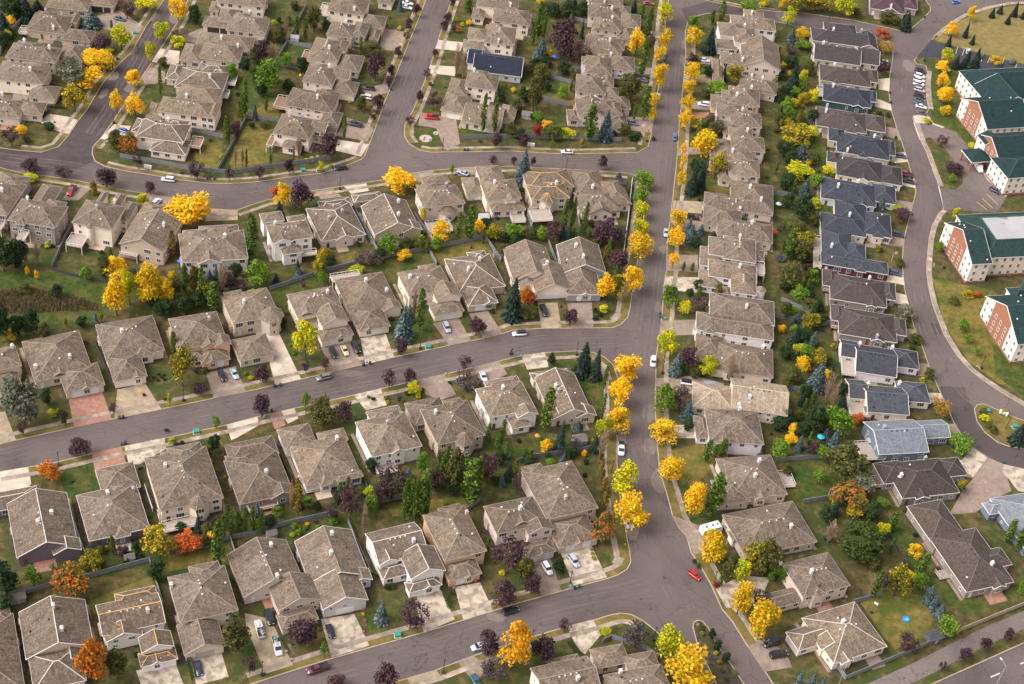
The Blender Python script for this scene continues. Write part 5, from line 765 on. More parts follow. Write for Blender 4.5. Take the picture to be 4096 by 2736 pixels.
('bungalow','beige one-storey house, red pickup outside',115,'house',-22.53,124.03,-0.0538,'beige','shake','','w',[('u',3.0,-7.5,-7.4,7.5,7.4,0.46,''),('h',3.21,-16.4,-2.2,-6.0,10.8,0.47,'S'),('v',2.93,-5.9,-7.2,-3.1,1.1,0.52,''),('h',3.04,6.0,0.3,11.7,9.5,0.49,'')],[],[],116),
('two_storey_house','cream two-storey house, brown shake roof',151,'house',19.07,224.27,0.0723,'cream','shake','','w',[('h',5.2,-7.4,-5.9,7.4,5.9,0.46,''),('h',5.17,-0.3,2.1,5.9,7.3,0.47,'')],[(-0.7,-5.2)],[],117),
('two_storey_house','beige two-storey house, brown shake roof',123,'house',19.32,211.49,0.0229,'beige','shake','','w',[('h',5.1,-7.0,-5.4,7.0,5.4,0.46,''),('h',4.81,4.7,0.3,11.0,8.1,0.47,''),('h',5.07,-5.4,1.5,1.1,7.0,0.47,'')],[(2.7,-0.6)],[],118),
('two_storey_house','beige two-storey house, small dark-trimmed gable',122,'house',20.86,201.79,0.0175,'beige','shake','','w',[('h',5.0,-5.9,-5.0,5.9,5.0,0.46,''),('h',4.51,4.4,0.9,14.0,12.5,0.47,''),('v',4.93,-5.9,-5.2,-0.7,3.2,0.52,''),('h',3.04,4.4,-7.2,11.6,2.5,0.49,'')],[(1.8,4.3)],[],119),
('two_storey_house','beige two-storey house, brown shake roof',117,'house',20.04,183.94,0.0161,'beige','shake','','w',[('h',5.2,-7.4,-6.8,7.4,6.8,0.46,''),('h',4.81,2.9,-1.3,8.6,4.5,0.47,''),('h',5.17,-6.5,3.0,-0.1,8.4,0.47,'')],[(2.2,-0.6)],[],120),
('two_storey_house','lilac-grey two-storey house, brown shake roof',118,'house',18.85,167.74,0.041,'lav','shake','','w',[('h',5.2,-5.4,-7.1,5.4,7.1,0.46,''),('h',5.01,-6.9,-0.0,-1.5,6.1,0.47,''),('h',4.43,3.9,-0.2,14.7,10.8,0.48,''),('h',5.17,-0.3,4.5,4.1,9.0,0.47,'')],[(4.9,9.0)],[],121),
('two_storey_house','pinkish two-storey house, brown shake roof',145,'house',16.63,153.04,0.0253,'pink','shake','','w',[('h',5.0,-6.0,-6.6,6.0,6.6,0.46,''),('h',4.41,3.3,0.7,9.0,9.4,0.47,''),('h',4.03,4.5,-5.6,11.1,1.5,0.48,''),('h',4.97,-0.4,3.6,4.6,8.9,0.47,'')],[(4.8,0.4)],[],122),
('two_storey_house','pinkish two-storey house, broad front gable',121,'house',19.71,137.27,0.1436,'pink','shake','','w',[('h',5.0,-8.1,-5.5,8.1,5.5,0.46,''),('h',3.01,-11.6,-7.1,-6.6,0.3,0.47,''),('h',3.03,5.0,-10.0,11.5,0.1,0.48,'E'),('h',3.04,6.6,2.7,13.9,11.9,0.49,''),('v',5.05,-7.6,-6.8,2.7,4.4,0.54,''),('h',4.97,3.5,-4.9,9.5,4.5,0.51,'')],[(-0.4,4.8)],[],123),
('care_home','three-storey brick and cream care home with green roof, flat roof centre, second from top',-1,'care home',154.68,76.82,0.2958,'brick3','green','','w',[('u',8.8,-4.0,-12.0,4.0,12.0,0.5,''),('m',8.81,2.5,-9.0,37.5,16.2,0.51,'')],[],[],124),
('care_home','three-storey brick and cream care home with green roof, cropped at the edge, third from top',-1,'care home',166.96,37.46,0.3011,'brick3','green','','w',[('u',8.8,-7.0,-12.4,7.0,12.4,0.5,''),('m',8.81,2.4,9.8,28.4,15.9,0.51,'')],[],[],125),
('care_home','three-storey brick and cream care home with green roof, entrance canopy, first from top',-1,'care home',178.15,168.97,0.3519,'brick3','green','','w',[('u',8.6,-10.1,-11.3,10.1,11.3,0.5,''),('h',8.51,-0.6,9.8,37.2,31.2,0.47,''),('v',8.63,-0.2,2.4,19.5,20.0,0.52,''),('u',8.44,-15.0,-29.5,15.6,-13.7,0.49,''),('h',8.25,-18.0,-42.8,13.7,-29.0,0.5,''),('v',8.46,-16.1,-21.0,-8.2,-14.3,0.55,'')],[],[],126)]
GROUPS = {'Y':'golden yellow trees','YG':'yellow-green trees','G':'bright green trees','Gd':'dark green trees','Ol':'olive green trees','YO':'yellow-orange trees','O':'orange trees','O2':'orange trees','R':'red-orange trees','RR':'crimson trees','RG':'red-and-green trees','P':'purple-leaved trees','PG':'grey-purple trees','S':'dark green spruces','SB':'blue-green spruces','A':'slim green aspens','AY':'yellowing aspens','B':'bare poplars','BO':'half-bare trees','W':'silvery willows','DR':'dome trees'}
TREES = [
('YG',44.7,217.1,11.0,6.2,(0,0,0)),
('Y',45.3,193.4,10.6,5.5,(6,0,2)),
('Y',43.7,184.9,7.5,4.7,(7,0,2)),
('Y',42.9,163.1,12.8,5.6,(8,0,2)),
('Y',41.9,151.1,6.4,4.5,(9,0,2)),
('Y',41.5,138.9,7.2,2.7,(10,0,2)),
('G',39.4,94.7,7.6,6.7,(4,1,0)),
('G',38.7,84.7,6.3,5.4,(5,1,0)),
('YG',39.0,76.0,7.1,5.6,(4,1,0)),
('YG',39.1,67.0,6.2,5.9,(5,1,0)),
('Y',38.9,52.9,9.9,8.2,(4,1,0)),
('Y',37.2,33.3,10.6,6.2,(5,1,0)),
('Y',36.1,-11.3,10.5,8.3,(0,2,0)),
('Y',35.0,-23.5,10.6,6.5,(4,3,0)),
('Y',35.4,-35.4,10.4,6.4,(5,3,0)),
('YG',38.0,-60.2,12.1,7.6,(0,4,0)),
('Y',39.8,-72.2,11.7,9.0,(5,4,0)),
('YG',51.4,-116.2,10.8,6.9,(2,5,0)),
('Y',56.7,-124.5,12.5,11.4,(0,5,0)),
('G',57.3,215.1,7.2,5.2,(4,6,0)),
('Y',57.5,201.6,9.2,5.9,(6,6,2)),
('P',56.7,186.9,5.7,4.7,(0,6,0)),
('Y',56.5,174.5,7.8,6.8,(7,6,2)),
('Y',55.2,163.1,7.1,5.3,(8,6,2)),
('Y',55.3,150.2,7.5,5.2,(9,6,2)),
('Y',54.3,137.4,8.4,5.4,(10,6,2)),
('Y',53.7,118.7,6.4,2.3,(11,6,2)),
('Y',53.7,108.8,7.6,2.3,(12,6,2)),
('Y',53.0,96.4,9.3,3.2,(13,6,2)),
('Y',52.0,73.7,7.9,5.6,(14,6,2)),
('Y',51.5,61.4,8.6,5.2,(15,6,2)),
('Y',50.9,49.6,6.5,3.3,(16,6,2)),
('G',49.8,27.9,9.4,5.3,(3,6,0)),
('YG',49.0,2.4,11.5,6.2,(0,6,0)),
('G',48.5,-23.2,10.9,6.2,(5,6,0)),
('Y',49.3,-36.0,7.6,7.4,(17,6,2)),
('Y',51.5,-52.4,9.8,6.5,(18,6,2)),
('Y',57.8,-66.3,15.2,5.3,(19,6,2)),
('Y',63.4,-81.5,12.2,7.4,(20,6,2)),
('Y',70.7,-98.7,12.1,6.0,(21,6,2)),
('Y',76.2,-106.4,15.0,8.0,(22,6,2)),
('Y',182.2,259.2,7.1,4.0,(2,7,0)),
('Y',170.6,242.7,6.5,5.1,(1,7,0)),
('YG',165.6,217.1,7.7,4.9,(4,8,0)),
('Y',163.6,209.9,5.1,5.6,(6,9,2)),
('Y',161.6,196.4,6.9,4.8,(7,9,2)),
('Y',161.2,184.8,7.8,5.5,(8,9,2)),
('Y',160.4,175.3,4.7,4.3,(9,9,2)),
('Y',188.1,222.7,4.1,4.6,(0,8,0)),
('S',192.8,265.4,4.9,2.8,(6,10,1)),
('S',197.2,270.3,4.4,3.0,(7,10,1)),
('S',199.3,261.3,4.6,2.8,(8,10,1)),
('S',203.4,269.3,7.3,3.2,(9,10,1)),
('S',207.7,268.5,6.5,3.2,(10,10,1)),
('S',177.8,243.3,7.9,2.7,(3,7,0)),
('S',180.2,237.9,5.0,2.5,(2,7,0)),
('S',169.1,233.3,5.8,2.7,(1,7,0)),
('S',169.8,214.7,6.7,3.4,(1,8,0)),
('S',174.1,216.2,8.5,4.9,(2,8,0)),
('S',177.1,213.6,11.4,5.7,(0,9,0)),
('YO',103.3,244.1,9.5,10.4,(1,11,0)),
('YO',112.6,247.4,7.7,11.3,(2,11,0)),
('YG',124.4,247.2,8.8,8.6,(0,12,0)),
('Ol',129.7,248.0,4.6,5.1,(1,12,0)),
('Y',96.6,245.0,5.7,3.1,(0,13,0)),
('YG',98.6,232.0,8.3,5.4,(2,14,0)),
('G',82.0,240.2,4.1,7.3,(0,14,0)),
('YG',88.1,244.5,5.9,4.3,(1,14,0)),
('S',151.3,242.7,8.4,5.4,(0,12,0)),
('Ol',143.8,246.8,5.2,9.4,(2,12,0)),
('R',140.0,233.1,3.4,6.1,(0,15,0)),
('BO',140.7,219.0,5.9,6.8,(0,15,0)),
('P',137.2,199.9,7.1,5.6,(0,16,0)),
('SB',99.6,217.5,7.3,4.1,(0,14,0)),
('Y',104.4,222.7,4.6,5.3,(0,15,0)),
('G',104.3,212.1,4.5,6.4,(0,16,0)),
('P',98.8,207.2,4.2,6.7,(0,17,0)),
('Gd',98.3,196.0,5.7,6.2,(8,17,1)),
('S',97.8,177.1,13.8,6.1,(0,18,0)),
('YG',102.5,183.7,7.0,3.6,(0,19,0)),
('G',99.1,172.7,5.0,3.9,(4,18,0)),
('G',102.1,176.9,6.6,4.3,(0,20,0)),
('YG',105.9,170.2,6.6,4.6,(0,20,0)),
('YO',102.4,168.7,5.6,4.6,(4,21,0)),
('Y',98.0,165.7,3.5,3.9,(0,18,0)),
('G',95.0,161.9,6.0,4.9,(5,18,0)),
('AY',99.5,151.2,11.3,2.4,(0,21,0)),
('G',95.8,155.6,5.9,4.5,(1,21,0)),
('YO',94.5,149.0,4.1,6.2,(2,22,0)),
('YO',97.9,140.0,6.7,11.3,(5,21,0)),
('YG',102.8,143.0,5.9,6.2,(0,21,0)),
('Gd',92.8,128.7,7.1,7.4,(8,23,1)),
('SB',99.2,128.3,7.1,7.4,(0,24,0)),
('YG',97.8,116.7,5.6,9.3,(6,25,1)),
('YG',109.7,122.1,3.0,5.0,(5,24,0)),
('SB',99.5,104.0,8.5,4.9,(1,25,0)),
('Gd',97.2,87.9,10.7,7.1,(0,26,0)),
('YG',103.7,100.6,2.0,3.3,(7,25,1)),
('Ol',95.4,77.9,6.7,7.3,(7,27,1)),
('YO',98.0,73.0,6.2,6.0,(0,27,0)),
('A',91.1,64.0,14.1,3.7,(5,28,0)),
('Ol',96.4,62.9,9.8,6.5,(8,27,1)),
('P',97.5,56.3,5.0,3.4,(0,29,0)),
('Ol',91.4,47.2,12.0,7.6,(1,29,0)),
('G',93.9,41.3,6.1,5.7,(5,29,0)),
('Ol',96.8,38.4,3.9,6.0,(1,30,0)),
('YO',97.1,25.9,7.4,5.9,(0,30,0)),
('G',91.2,33.1,3.3,5.0,(4,31,0)),
('S',91.5,26.4,4.7,2.9,(4,31,0)),
('S',91.9,19.1,7.6,4.4,(5,31,0)),
('SB',97.7,18.2,6.7,4.4,(0,32,0)),
('Y',93.1,4.5,6.1,4.3,(0,33,0)),
('YO',98.6,9.7,6.1,5.2,(0,32,0)),
('SB',97.7,-2.2,11.9,6.2,(0,34,0)),
('B',100.3,-9.0,15.0,2.8,(4,34,0)),
('B',101.9,-12.1,13.9,2.2,(5,34,0)),
('Gd',105.3,-3.6,5.8,4.8,(0,34,0)),
('S',105.0,-11.8,7.5,3.9,(5,34,0)),
('R',109.9,-15.9,4.0,3.6,(0,34,0)),
('Gd',95.0,-23.6,12.6,6.3,(11,35,1)),
('G',101.9,-22.7,10.8,8.2,(1,36,0)),
('SB',101.3,-29.2,9.0,4.6,(5,36,0)),
('P',93.9,-33.5,7.2,4.6,(0,35,0)),
('G',84.5,-35.6,6.8,5.1,(1,37,0)),
('Gd',84.9,-22.9,4.6,5.7,(7,35,1)),
('Ol',104.3,-41.1,12.6,12.2,(3,38,0)),
('Ol',99.8,-35.4,5.7,3.8,(4,38,0)),
('W',108.4,-47.1,7.2,8.2,(0,38,0)),
('RG',104.8,-51.8,6.8,9.4,(0,38,0)),
('YO',100.3,-51.8,3.0,3.4,(0,39,0)),
('G',114.7,-50.3,3.0,3.4,(0,38,0)),
('Gd',111.2,-53.5,5.0,4.4,(0,38,0)),
('G',141.4,-21.4,5.0,7.4,(2,36,0)),
('BO',136.4,-6.7,7.9,6.8,(0,34,0)),
('Ol',135.3,10.7,4.3,3.5,(2,32,0)),
('YG',133.0,8.0,2.2,1.7,(0,32,0)),
('YO',139.2,-39.6,4.9,3.2,(0,38,0)),
('S',160.7,-14.0,8.1,5.6,(0,40,0)),
('G',153.3,25.9,3.4,2.4,(5,41,0)),
('W',130.1,40.4,5.3,6.9,(0,30,0)),
('Ol',132.7,28.1,3.5,5.0,(2,30,0)),
('P',135.0,97.4,4.6,6.8,(0,26,0)),
('YG',133.3,103.6,2.4,3.9,(9,25,1)),
('SB',127.9,103.1,5.2,3.9,(2,25,0)),
('Ol',131.4,69.8,2.9,4.1,(10,27,1)),
('G',149.9,38.0,4.6,3.9,(4,41,0)),
('G',151.1,31.9,3.5,2.7,(3,41,0)),
('YO',154.4,56.7,2.5,4.0,(0,42,0)),
('Ol',149.1,52.4,2.5,4.0,(0,41,0)),
('R',158.1,58.3,1.9,2.8,(0,42,0)),
('G',147.1,81.4,4.1,3.2,(0,42,0)),
('YG',155.7,102.6,5.3,3.0,(0,42,0)),
('P',156.1,151.2,6.1,5.6,(4,9,0)),
('P',158.8,134.1,4.2,7.2,(5,9,0)),
('YG',168.8,153.9,2.0,3.2,(0,9,0)),
('G',157.3,127.5,3.5,2.7,(0,8,0)),
('YG',152.3,168.0,1.8,3.2,(5,8,0)),
('S',64.0,199.2,11.8,6.2,(0,43,0)),
('A',65.6,223.8,7.2,2.6,(1,14,0)),
('A',69.4,226.0,10.8,4.2,(2,14,0)),
('YO',73.5,177.2,8.5,6.8,(0,18,0)),
('S',70.0,178.1,7.7,2.9,(0,17,0)),
('G',67.5,168.6,4.4,7.4,(0,44,0)),
('P',65.4,140.7,6.8,6.8,(0,22,0)),
('Ol',66.1,136.8,6.4,6.5,(1,22,0)),
('YO',59.3,137.8,5.9,5.1,(1,22,0)),
('Y',61.3,120.2,11.8,9.6,(0,45,0)),
('Gd',59.3,110.6,4.8,5.9,(0,45,0)),
('YO',66.0,107.9,10.6,6.6,(0,45,0)),
('S',57.2,95.1,14.7,4.5,(1,46,0)),
('S',60.3,98.2,13.2,4.9,(2,46,0)),
('SB',57.1,66.0,7.8,4.6,(1,47,0)),
('Gd',59.1,63.6,4.8,4.0,(1,47,0)),
('Ol',65.1,69.6,3.3,3.4,(0,28,0)),
('A',54.7,49.1,4.1,1.4,(1,48,0)),
('A',57.7,49.7,3.8,1.7,(0,47,0)),
('AY',66.1,35.9,7.6,3.3,(0,48,0)),
('PG',60.3,30.9,4.2,6.2,(0,31,0)),
('YG',55.2,25.6,5.6,3.8,(1,31,0)),
('Gd',57.1,35.7,3.4,3.0,(1,48,0)),
('SB',52.6,-4.6,9.2,4.5,(1,35,0)),
('P',56.7,-0.9,8.7,7.0,(0,33,0)),
('YG',62.4,-3.1,7.4,5.6,(0,33,0)),
('B',69.6,-5.1,13.3,2.8,(0,33,0)),
('PG',53.9,-21.0,9.7,6.3,(0,35,0)),
('SB',56.4,-24.5,7.4,4.6,(0,49,0)),
('A',62.2,-42.1,9.9,2.9,(4,37,0)),
('A',67.0,-39.4,8.5,2.9,(0,49,0)),
('A',63.7,-64.1,18.0,5.9,(5,37,0)),
('YO',74.9,-82.0,11.1,7.4,(0,50,0)),
('Ol',77.9,-83.7,15.0,7.6,(2,50,0)),
('Ol',68.7,-85.9,8.1,5.6,(1,50,0)),
('YG',71.4,-87.2,8.5,4.7,(0,50,0)),
('A',66.0,-89.8,5.4,1.7,(0,6,0)),
('P',76.1,-95.2,7.3,6.8,(0,51,0)),
('Gd',63.5,-108.6,4.2,2.1,(4,52,0)),
('Gd',65.0,-112.1,4.1,2.3,(5,52,0)),
('Gd',67.2,-115.8,4.3,2.3,(0,53,0)),
('DR',105.9,-70.4,10.6,14.6,(0,51,0)),
('YO',115.0,-84.4,10.7,6.9,(0,51,0)),
('PG',112.1,-83.1,10.0,4.0,(0,51,0)),
('A',108.8,-86.3,12.3,3.0,(0,51,0)),
('B',107.8,-86.2,10.5,2.0,(0,51,0)),
('Y',122.2,-69.0,5.2,3.6,(0,54,0)),
('A',122.8,-76.3,11.0,3.8,(5,54,0)),
('G',122.4,-80.4,6.1,3.5,(1,54,0)),
('SB',124.6,-84.6,7.1,3.2,(4,54,0)),
('SB',125.9,-87.1,6.1,3.2,(3,54,0)),
('SB',127.0,-89.8,6.1,3.0,(5,54,0)),
('G',128.1,-95.3,6.8,5.6,(0,55,0)),
('P',116.2,-104.2,7.8,6.0,(0,56,0)),
('P',145.3,-94.6,4.8,3.2,(2,55,0)),
('P',138.2,-99.4,5.0,3.4,(1,55,0)),
('P',131.8,-104.0,5.0,3.6,(2,57,0)),
('P',125.6,-108.5,4.3,2.4,(1,57,0)),
('SB',85.8,-121.5,8.7,3.0,(1,56,0)),
('SB',89.0,-121.7,9.3,3.0,(3,56,0)),
('SB',91.9,-121.8,8.0,2.8,(2,56,0)),
('Gd',110.7,-56.7,7.2,5.4,(0,54,0)),
('A',116.2,-59.8,8.1,3.4,(4,54,0)),
('YG',113.3,-63.1,6.0,3.6,(4,54,0)),
('YO',105.8,-56.1,3.7,4.7,(0,58,0)),
('B',97.4,-68.4,10.3,3.1,(0,50,0)),
('G',80.7,-85.1,6.6,3.0,(1,51,0)),
('G',83.2,-85.1,6.2,2.7,(2,51,0)),
('A',150.6,-57.8,10.2,3.1,(4,59,0)),
('A',153.0,-60.7,10.7,3.1,(3,59,0)),
('A',154.9,-64.7,8.6,2.8,(5,59,0)),
('G',152.0,-77.6,6.2,3.3,(2,54,0)),
('YG',-164.0,169.4,6.2,7.9,(4,60,0)),
('YG',-165.5,138.7,10.4,7.3,(5,60,0)),
('P',-171.8,136.1,6.6,7.6,(0,61,0)),
('YG',-169.8,133.9,2.6,4.3,(0,62,0)),
('Y',-166.2,122.2,7.9,6.5,(4,60,0)),
('Y',-171.3,124.7,6.2,10.1,(0,62,0)),
('Y',-168.7,108.8,8.6,9.9,(5,60,0)),
('YO',-169.4,92.8,10.0,8.1,(0,60,0)),
('Y',-150.2,166.1,9.9,6.5,(4,63,0)),
('YG',-151.8,148.2,8.7,5.7,(1,64,0)),
('YG',-152.0,132.2,9.1,4.6,(0,63,0)),
('Y',-153.5,114.3,7.0,5.5,(3,63,0)),
('Y',-154.6,95.2,9.7,4.4,(5,63,0)),
('Y',-147.5,93.9,9.3,6.3,(0,65,0)),
('Gd',-143.6,164.3,9.0,5.8,(0,66,0)),
('PG',-145.4,151.5,5.0,7.1,(0,64,0)),
('YG',-145.3,146.2,4.5,5.4,(2,64,0)),
('Ol',-146.9,130.9,4.0,4.3,(0,67,0)),
('A',-142.5,110.3,13.4,2.1,(1,67,0)),
('SB',-181.1,152.6,6.5,7.8,(0,61,0)),
('A',-173.2,152.2,4.3,1.4,(0,61,0)),
('W',-174.5,108.1,12.8,10.2,(0,68,0)),
('P',-169.6,161.5,9.1,7.2,(0,69,0)),
('Gd',-212.2,151.5,9.2,10.1,(0,61,0)),
('S',-210.6,136.8,10.0,7.6,(1,61,0)),
('S',-206.8,151.0,9.4,8.4,(3,61,0)),
('S',-203.3,155.1,6.8,6.7,(2,61,0)),
('Gd',-208.8,129.2,6.2,7.2,(0,62,0)),
('Y',-210.8,145.1,3.7,3.3,(0,61,0)),
('YG',-208.0,134.3,4.2,2.6,(0,61,0)),
('Gd',-174.8,79.3,2.9,4.6,(0,70,0)),
('Y',-183.0,74.4,3.4,4.3,(0,70,0)),
('P',-183.8,66.6,7.8,6.6,(0,60,0)),
('P',-180.1,70.4,2.5,3.0,(0,70,0)),
('Ol',-148.6,73.6,7.2,6.7,(0,65,0)),
('RG',-143.5,71.5,8.2,6.1,(0,65,0)),
('P',-138.2,63.6,7.1,4.5,(6,71,1)),
('P',-117.1,62.9,7.8,6.3,(7,71,1)),
('P',-172.4,53.1,5.3,6.8,(1,72,0)),
('P',-161.1,53.2,4.1,6.2,(2,72,0)),
('P',-145.7,51.0,7.8,7.4,(1,73,0)),
('P',-130.1,49.9,5.7,3.8,(2,73,0)),
('P',-105.7,63.5,7.1,3.6,(8,71,1)),
('YG',-171.2,48.2,3.0,4.7,(0,73,0)),
('AY',-148.4,45.3,6.0,2.9,(0,74,0)),
('YG',-130.4,42.7,5.2,4.1,(0,75,0)),
('Y',-113.2,38.0,10.1,13.4,(2,75,0)),
('AY',-114.2,17.8,11.9,2.8,(0,75,0)),
('Gd',-163.7,-0.4,13.1,8.5,(0,76,0)),
('Gd',-160.1,2.4,11.7,7.1,(0,77,0)),
('B',-154.2,4.1,12.0,1.9,(0,77,0)),
('Y',-128.1,1.9,9.9,6.6,(1,75,0)),
('YG',-121.1,-8.0,13.2,5.2,(0,78,0)),
('Y',-123.5,-13.9,14.8,6.7,(1,78,0)),
('Y',-114.8,-7.1,16.5,7.9,(3,78,0)),
('Y',-110.3,-5.5,11.3,5.5,(2,78,0)),
('Y',-155.7,-1.5,4.1,1.4,(1,76,0)),
('Y',-152.6,-2.2,3.7,1.5,(2,76,0)),
('YO',-136.8,-22.7,3.9,1.3,(2,79,0)),
('YO',-127.1,-18.1,3.6,1.3,(0,78,0)),
('Ol',-154.1,-9.3,3.4,4.8,(0,76,0)),
('Gd',-152.8,-32.9,14.8,5.4,(0,80,0)),
('Gd',-145.5,-27.9,10.2,6.0,(4,79,0)),
('YO',-150.8,-32.3,3.6,4.2,(1,79,0)),
('Gd',-132.0,-21.4,4.2,3.7,(1,78,0)),
('SB',-128.6,-19.3,5.0,2.1,(0,78,0)),
('A',-105.6,1.0,12.5,3.3,(1,81,0)),
('AY',-103.3,2.8,10.9,3.0,(2,81,0)),
('A',-99.1,-3.8,16.3,3.0,(1,82,0)),
('A',-94.9,-5.5,12.5,4.7,(2,82,0)),
('AY',-108.0,1.8,6.0,1.7,(1,81,0)),
('Ol',-103.0,4.7,8.6,3.6,(8,81,1)),
('Gd',-109.6,-10.8,6.0,6.8,(2,78,0)),
('Gd',-104.1,-7.8,6.1,5.7,(0,83,0)),
('A',-97.0,-4.0,11.8,3.0,(3,82,0)),
('B',-94.1,2.9,14.4,3.0,(0,82,0)),
('P',-92.0,4.9,7.8,5.6,(2,82,0)),
('PG',-89.4,6.9,4.7,6.4,(0,82,0)),
('A',-88.9,23.1,19.0,5.4,(2,81,0)),
('G',-84.4,10.1,9.4,7.3,(2,81,0)),
('Ol',-132.2,2.7,10.3,4.1,(1,75,0)),
('A',-132.6,11.3,6.3,1.7,(0,75,0)),
('G',-137.4,1.1,5.4,3.8,(0,84,0)),
('PG',-122.6,2.7,6.5,3.9,(0,75,0)),
('R',-89.3,59.1,3.6,3.6,(0,85,0)),
('Y',-85.0,52.4,10.3,5.4,(0,86,0)),
('S',-84.7,46.2,7.8,4.1,(4,87,0)),
('P',-78.4,52.4,12.2,8.1,(0,86,0)),
('Y',-47.4,71.7,9.3,10.1,(1,88,0)),
('A',-41.9,71.2,4.8,1.5,(0,88,0)),
('G',-45.3,35.1,7.9,6.4,(1,89,0)),
('Ol',-40.0,39.5,5.1,5.3,(1,89,0)),
('Ol',-35.7,41.2,4.7,5.9,(3,89,0)),
('Y',-28.9,45.8,8.7,6.8,(0,89,0)),
('A',-23.2,47.7,13.2,2.7,(7,90,1)),
('A',-19.5,49.3,15.4,4.2,(8,90,1)),
('Y',-16.9,53.5,5.9,3.9,(2,88,0)),
('YG',-36.3,55.5,6.4,2.0,(0,88,0)),
('YO',-11.4,52.4,5.3,6.0,(0,91,0)),
('G',-6.3,53.8,5.4,5.1,(0,91,0)),
('PG',-49.8,28.0,5.9,6.6,(2,92,0)),
('PG',-54.1,27.5,4.6,4.0,(1,92,0)),
('Y',-40.0,33.2,4.2,4.4,(0,93,0)),
('YG',-53.9,22.6,3.1,4.6,(0,92,0)),
('YO',-65.7,27.0,5.6,4.3,(0,87,0)),
('YO',-66.0,19.0,7.2,4.6,(0,92,0)),
('G',-64.9,16.8,3.9,4.3,(0,92,0)),
('SB',-72.1,16.9,4.0,3.7,(0,87,0)),
('SB',-34.2,-6.2,13.5,6.3,(5,92,0)),
('SB',-33.7,2.5,7.2,3.6,(4,92,0)),
('A',-29.7,-0.6,17.9,3.1,(0,93,0)),
('B',-32.3,3.6,14.8,1.7,(0,92,0)),
('P',-11.8,0.5,7.1,5.9,(14,94,1)),
('YG',-62.5,-21.7,14.6,7.0,(0,95,0)),
('Gd',-72.4,-9.3,4.7,3.5,(9,82,1)),
('S',-1.3,11.6,16.6,6.5,(0,90,0)),
('O',2.2,18.1,8.0,3.7,(0,91,0)),
('R',3.9,18.1,6.4,3.7,(0,91,0)),
('Ol',3.8,12.9,4.4,6.6,(5,91,0)),
('P',17.8,12.8,5.8,5.4,(15,94,1)),
('Y',28.2,27.7,9.9,5.6,(0,96,0)),
('YO',31.8,28.1,10.6,5.9,(0,1,0)),
('P',27.5,58.5,9.8,10.7,(8,96,1)),
('PG',32.1,59.6,8.4,5.8,(0,96,0)),
('P',32.2,44.7,8.1,7.2,(9,96,1)),
('P',9.3,56.0,9.1,7.6,(6,96,1)),
('A',12.3,61.3,15.0,2.8,(0,97,0)),
('A',15.1,62.4,15.2,2.3,(1,98,0)),
('A',19.4,60.9,15.2,2.1,(2,98,0)),
('A',31.6,40.2,5.4,1.8,(10,96,1)),
('A',33.0,40.5,5.1,1.5,(0,1,0)),
('SB',30.4,98.3,3.2,2.9,(0,99,0)),
('PG',31.9,91.1,5.5,4.8,(0,98,0)),
('AY',27.2,44.8,10.1,1.5,(0,96,0)),
('G',-4.1,55.5,4.2,5.7,(0,100,0)),
('Ol',1.2,55.4,5.0,4.5,(4,91,0)),
('G',5.0,55.5,5.3,4.2,(0,96,0)),
('P',23.8,103.5,6.0,3.9,(0,98,0)),
('SB',-4.4,88.4,13.8,6.6,(0,97,0)),
('P',-8.6,97.7,4.2,2.2,(0,97,0)),
('P',-1.5,98.4,4.6,2.1,(2,99,0)),
('YO',15.6,115.4,3.9,1.8,(0,101,0)),
('G',4.7,110.9,4.3,2.0,(0,101,0)),
('P',-15.8,95.4,4.8,3.8,(1,99,0)),
('G',-30.0,86.3,4.6,1.4,(0,99,0)),
('YG',-76.2,76.7,4.6,2.2,(0,71,0)),
('P',-86.5,72.5,6.8,4.0,(10,71,1)),
('P',-95.9,66.9,6.0,4.3,(9,71,1)),
('P',-58.0,194.6,6.5,4.0,(6,102,2)),
('P',-59.4,182.6,6.1,3.9,(7,102,2)),
('P',-59.0,173.5,5.6,3.2,(8,102,2)),
('P',-60.5,160.7,5.2,3.8,(9,102,2)),
('P',-61.0,145.9,5.9,3.4,(10,102,2)),
('P',-61.3,139.6,4.9,3.7,(11,102,2)),
('P',-62.0,119.1,8.8,4.3,(12,102,2)),
('P',-62.8,112.8,6.0,3.9,(13,102,2)),
('P',-44.5,206.6,4.7,2.6,(6,103,2)),
('P',-44.7,193.2,5.3,4.0,(7,103,2)),
('P',-45.1,184.4,6.3,3.6,(8,103,2)),
('P',-46.3,164.5,4.4,2.8,(9,103,2)),
('P',-47.4,147.9,5.2,3.4,(10,103,2)),
('P',-47.9,130.7,5.5,2.7,(11,103,2)),
('P',-49.0,113.3,5.1,3.9,(12,103,2)),
('SB',-65.2,197.6,7.0,2.5,(0,104,0)),
('Ol',-70.9,161.0,5.2,8.6,(2,105,0)),
('A',-75.2,157.3,9.7,2.4,(2,106,0)),
('P',-66.7,141.2,12.4,8.4,(0,106,0)),
('Ol',-68.5,119.6,6.8,4.6,(0,107,0)),
('P',-75.9,86.0,10.1,8.4,(0,108,0)),
('A',-71.5,98.7,11.5,2.1,(2,108,0)),
('G',-105.2,123.0,13.5,9.5,(0,109,0)),
('A',-102.4,166.0,10.0,2.8,(0,66,0)),
('B',-105.8,161.2,15.1,2.1,(0,66,0)),
('B',-106.9,141.4,11.6,2.7,(0,64,0)),
('Ol',-96.4,171.5,11.6,6.3,(1,105,0)),
('Gd',-92.1,174.2,4.5,4.9,(0,105,0)),
('P',-110.9,140.2,12.1,5.7,(0,64,0)),
('G',-101.9,141.8,6.3,5.0,(0,106,0)),
('A',-109.4,104.4,17.6,2.9,(6,110,2)),
('AY',-111.5,103.3,8.0,1.6,(0,110,0)),
('A',-110.1,102.1,11.9,2.1,(7,110,2)),
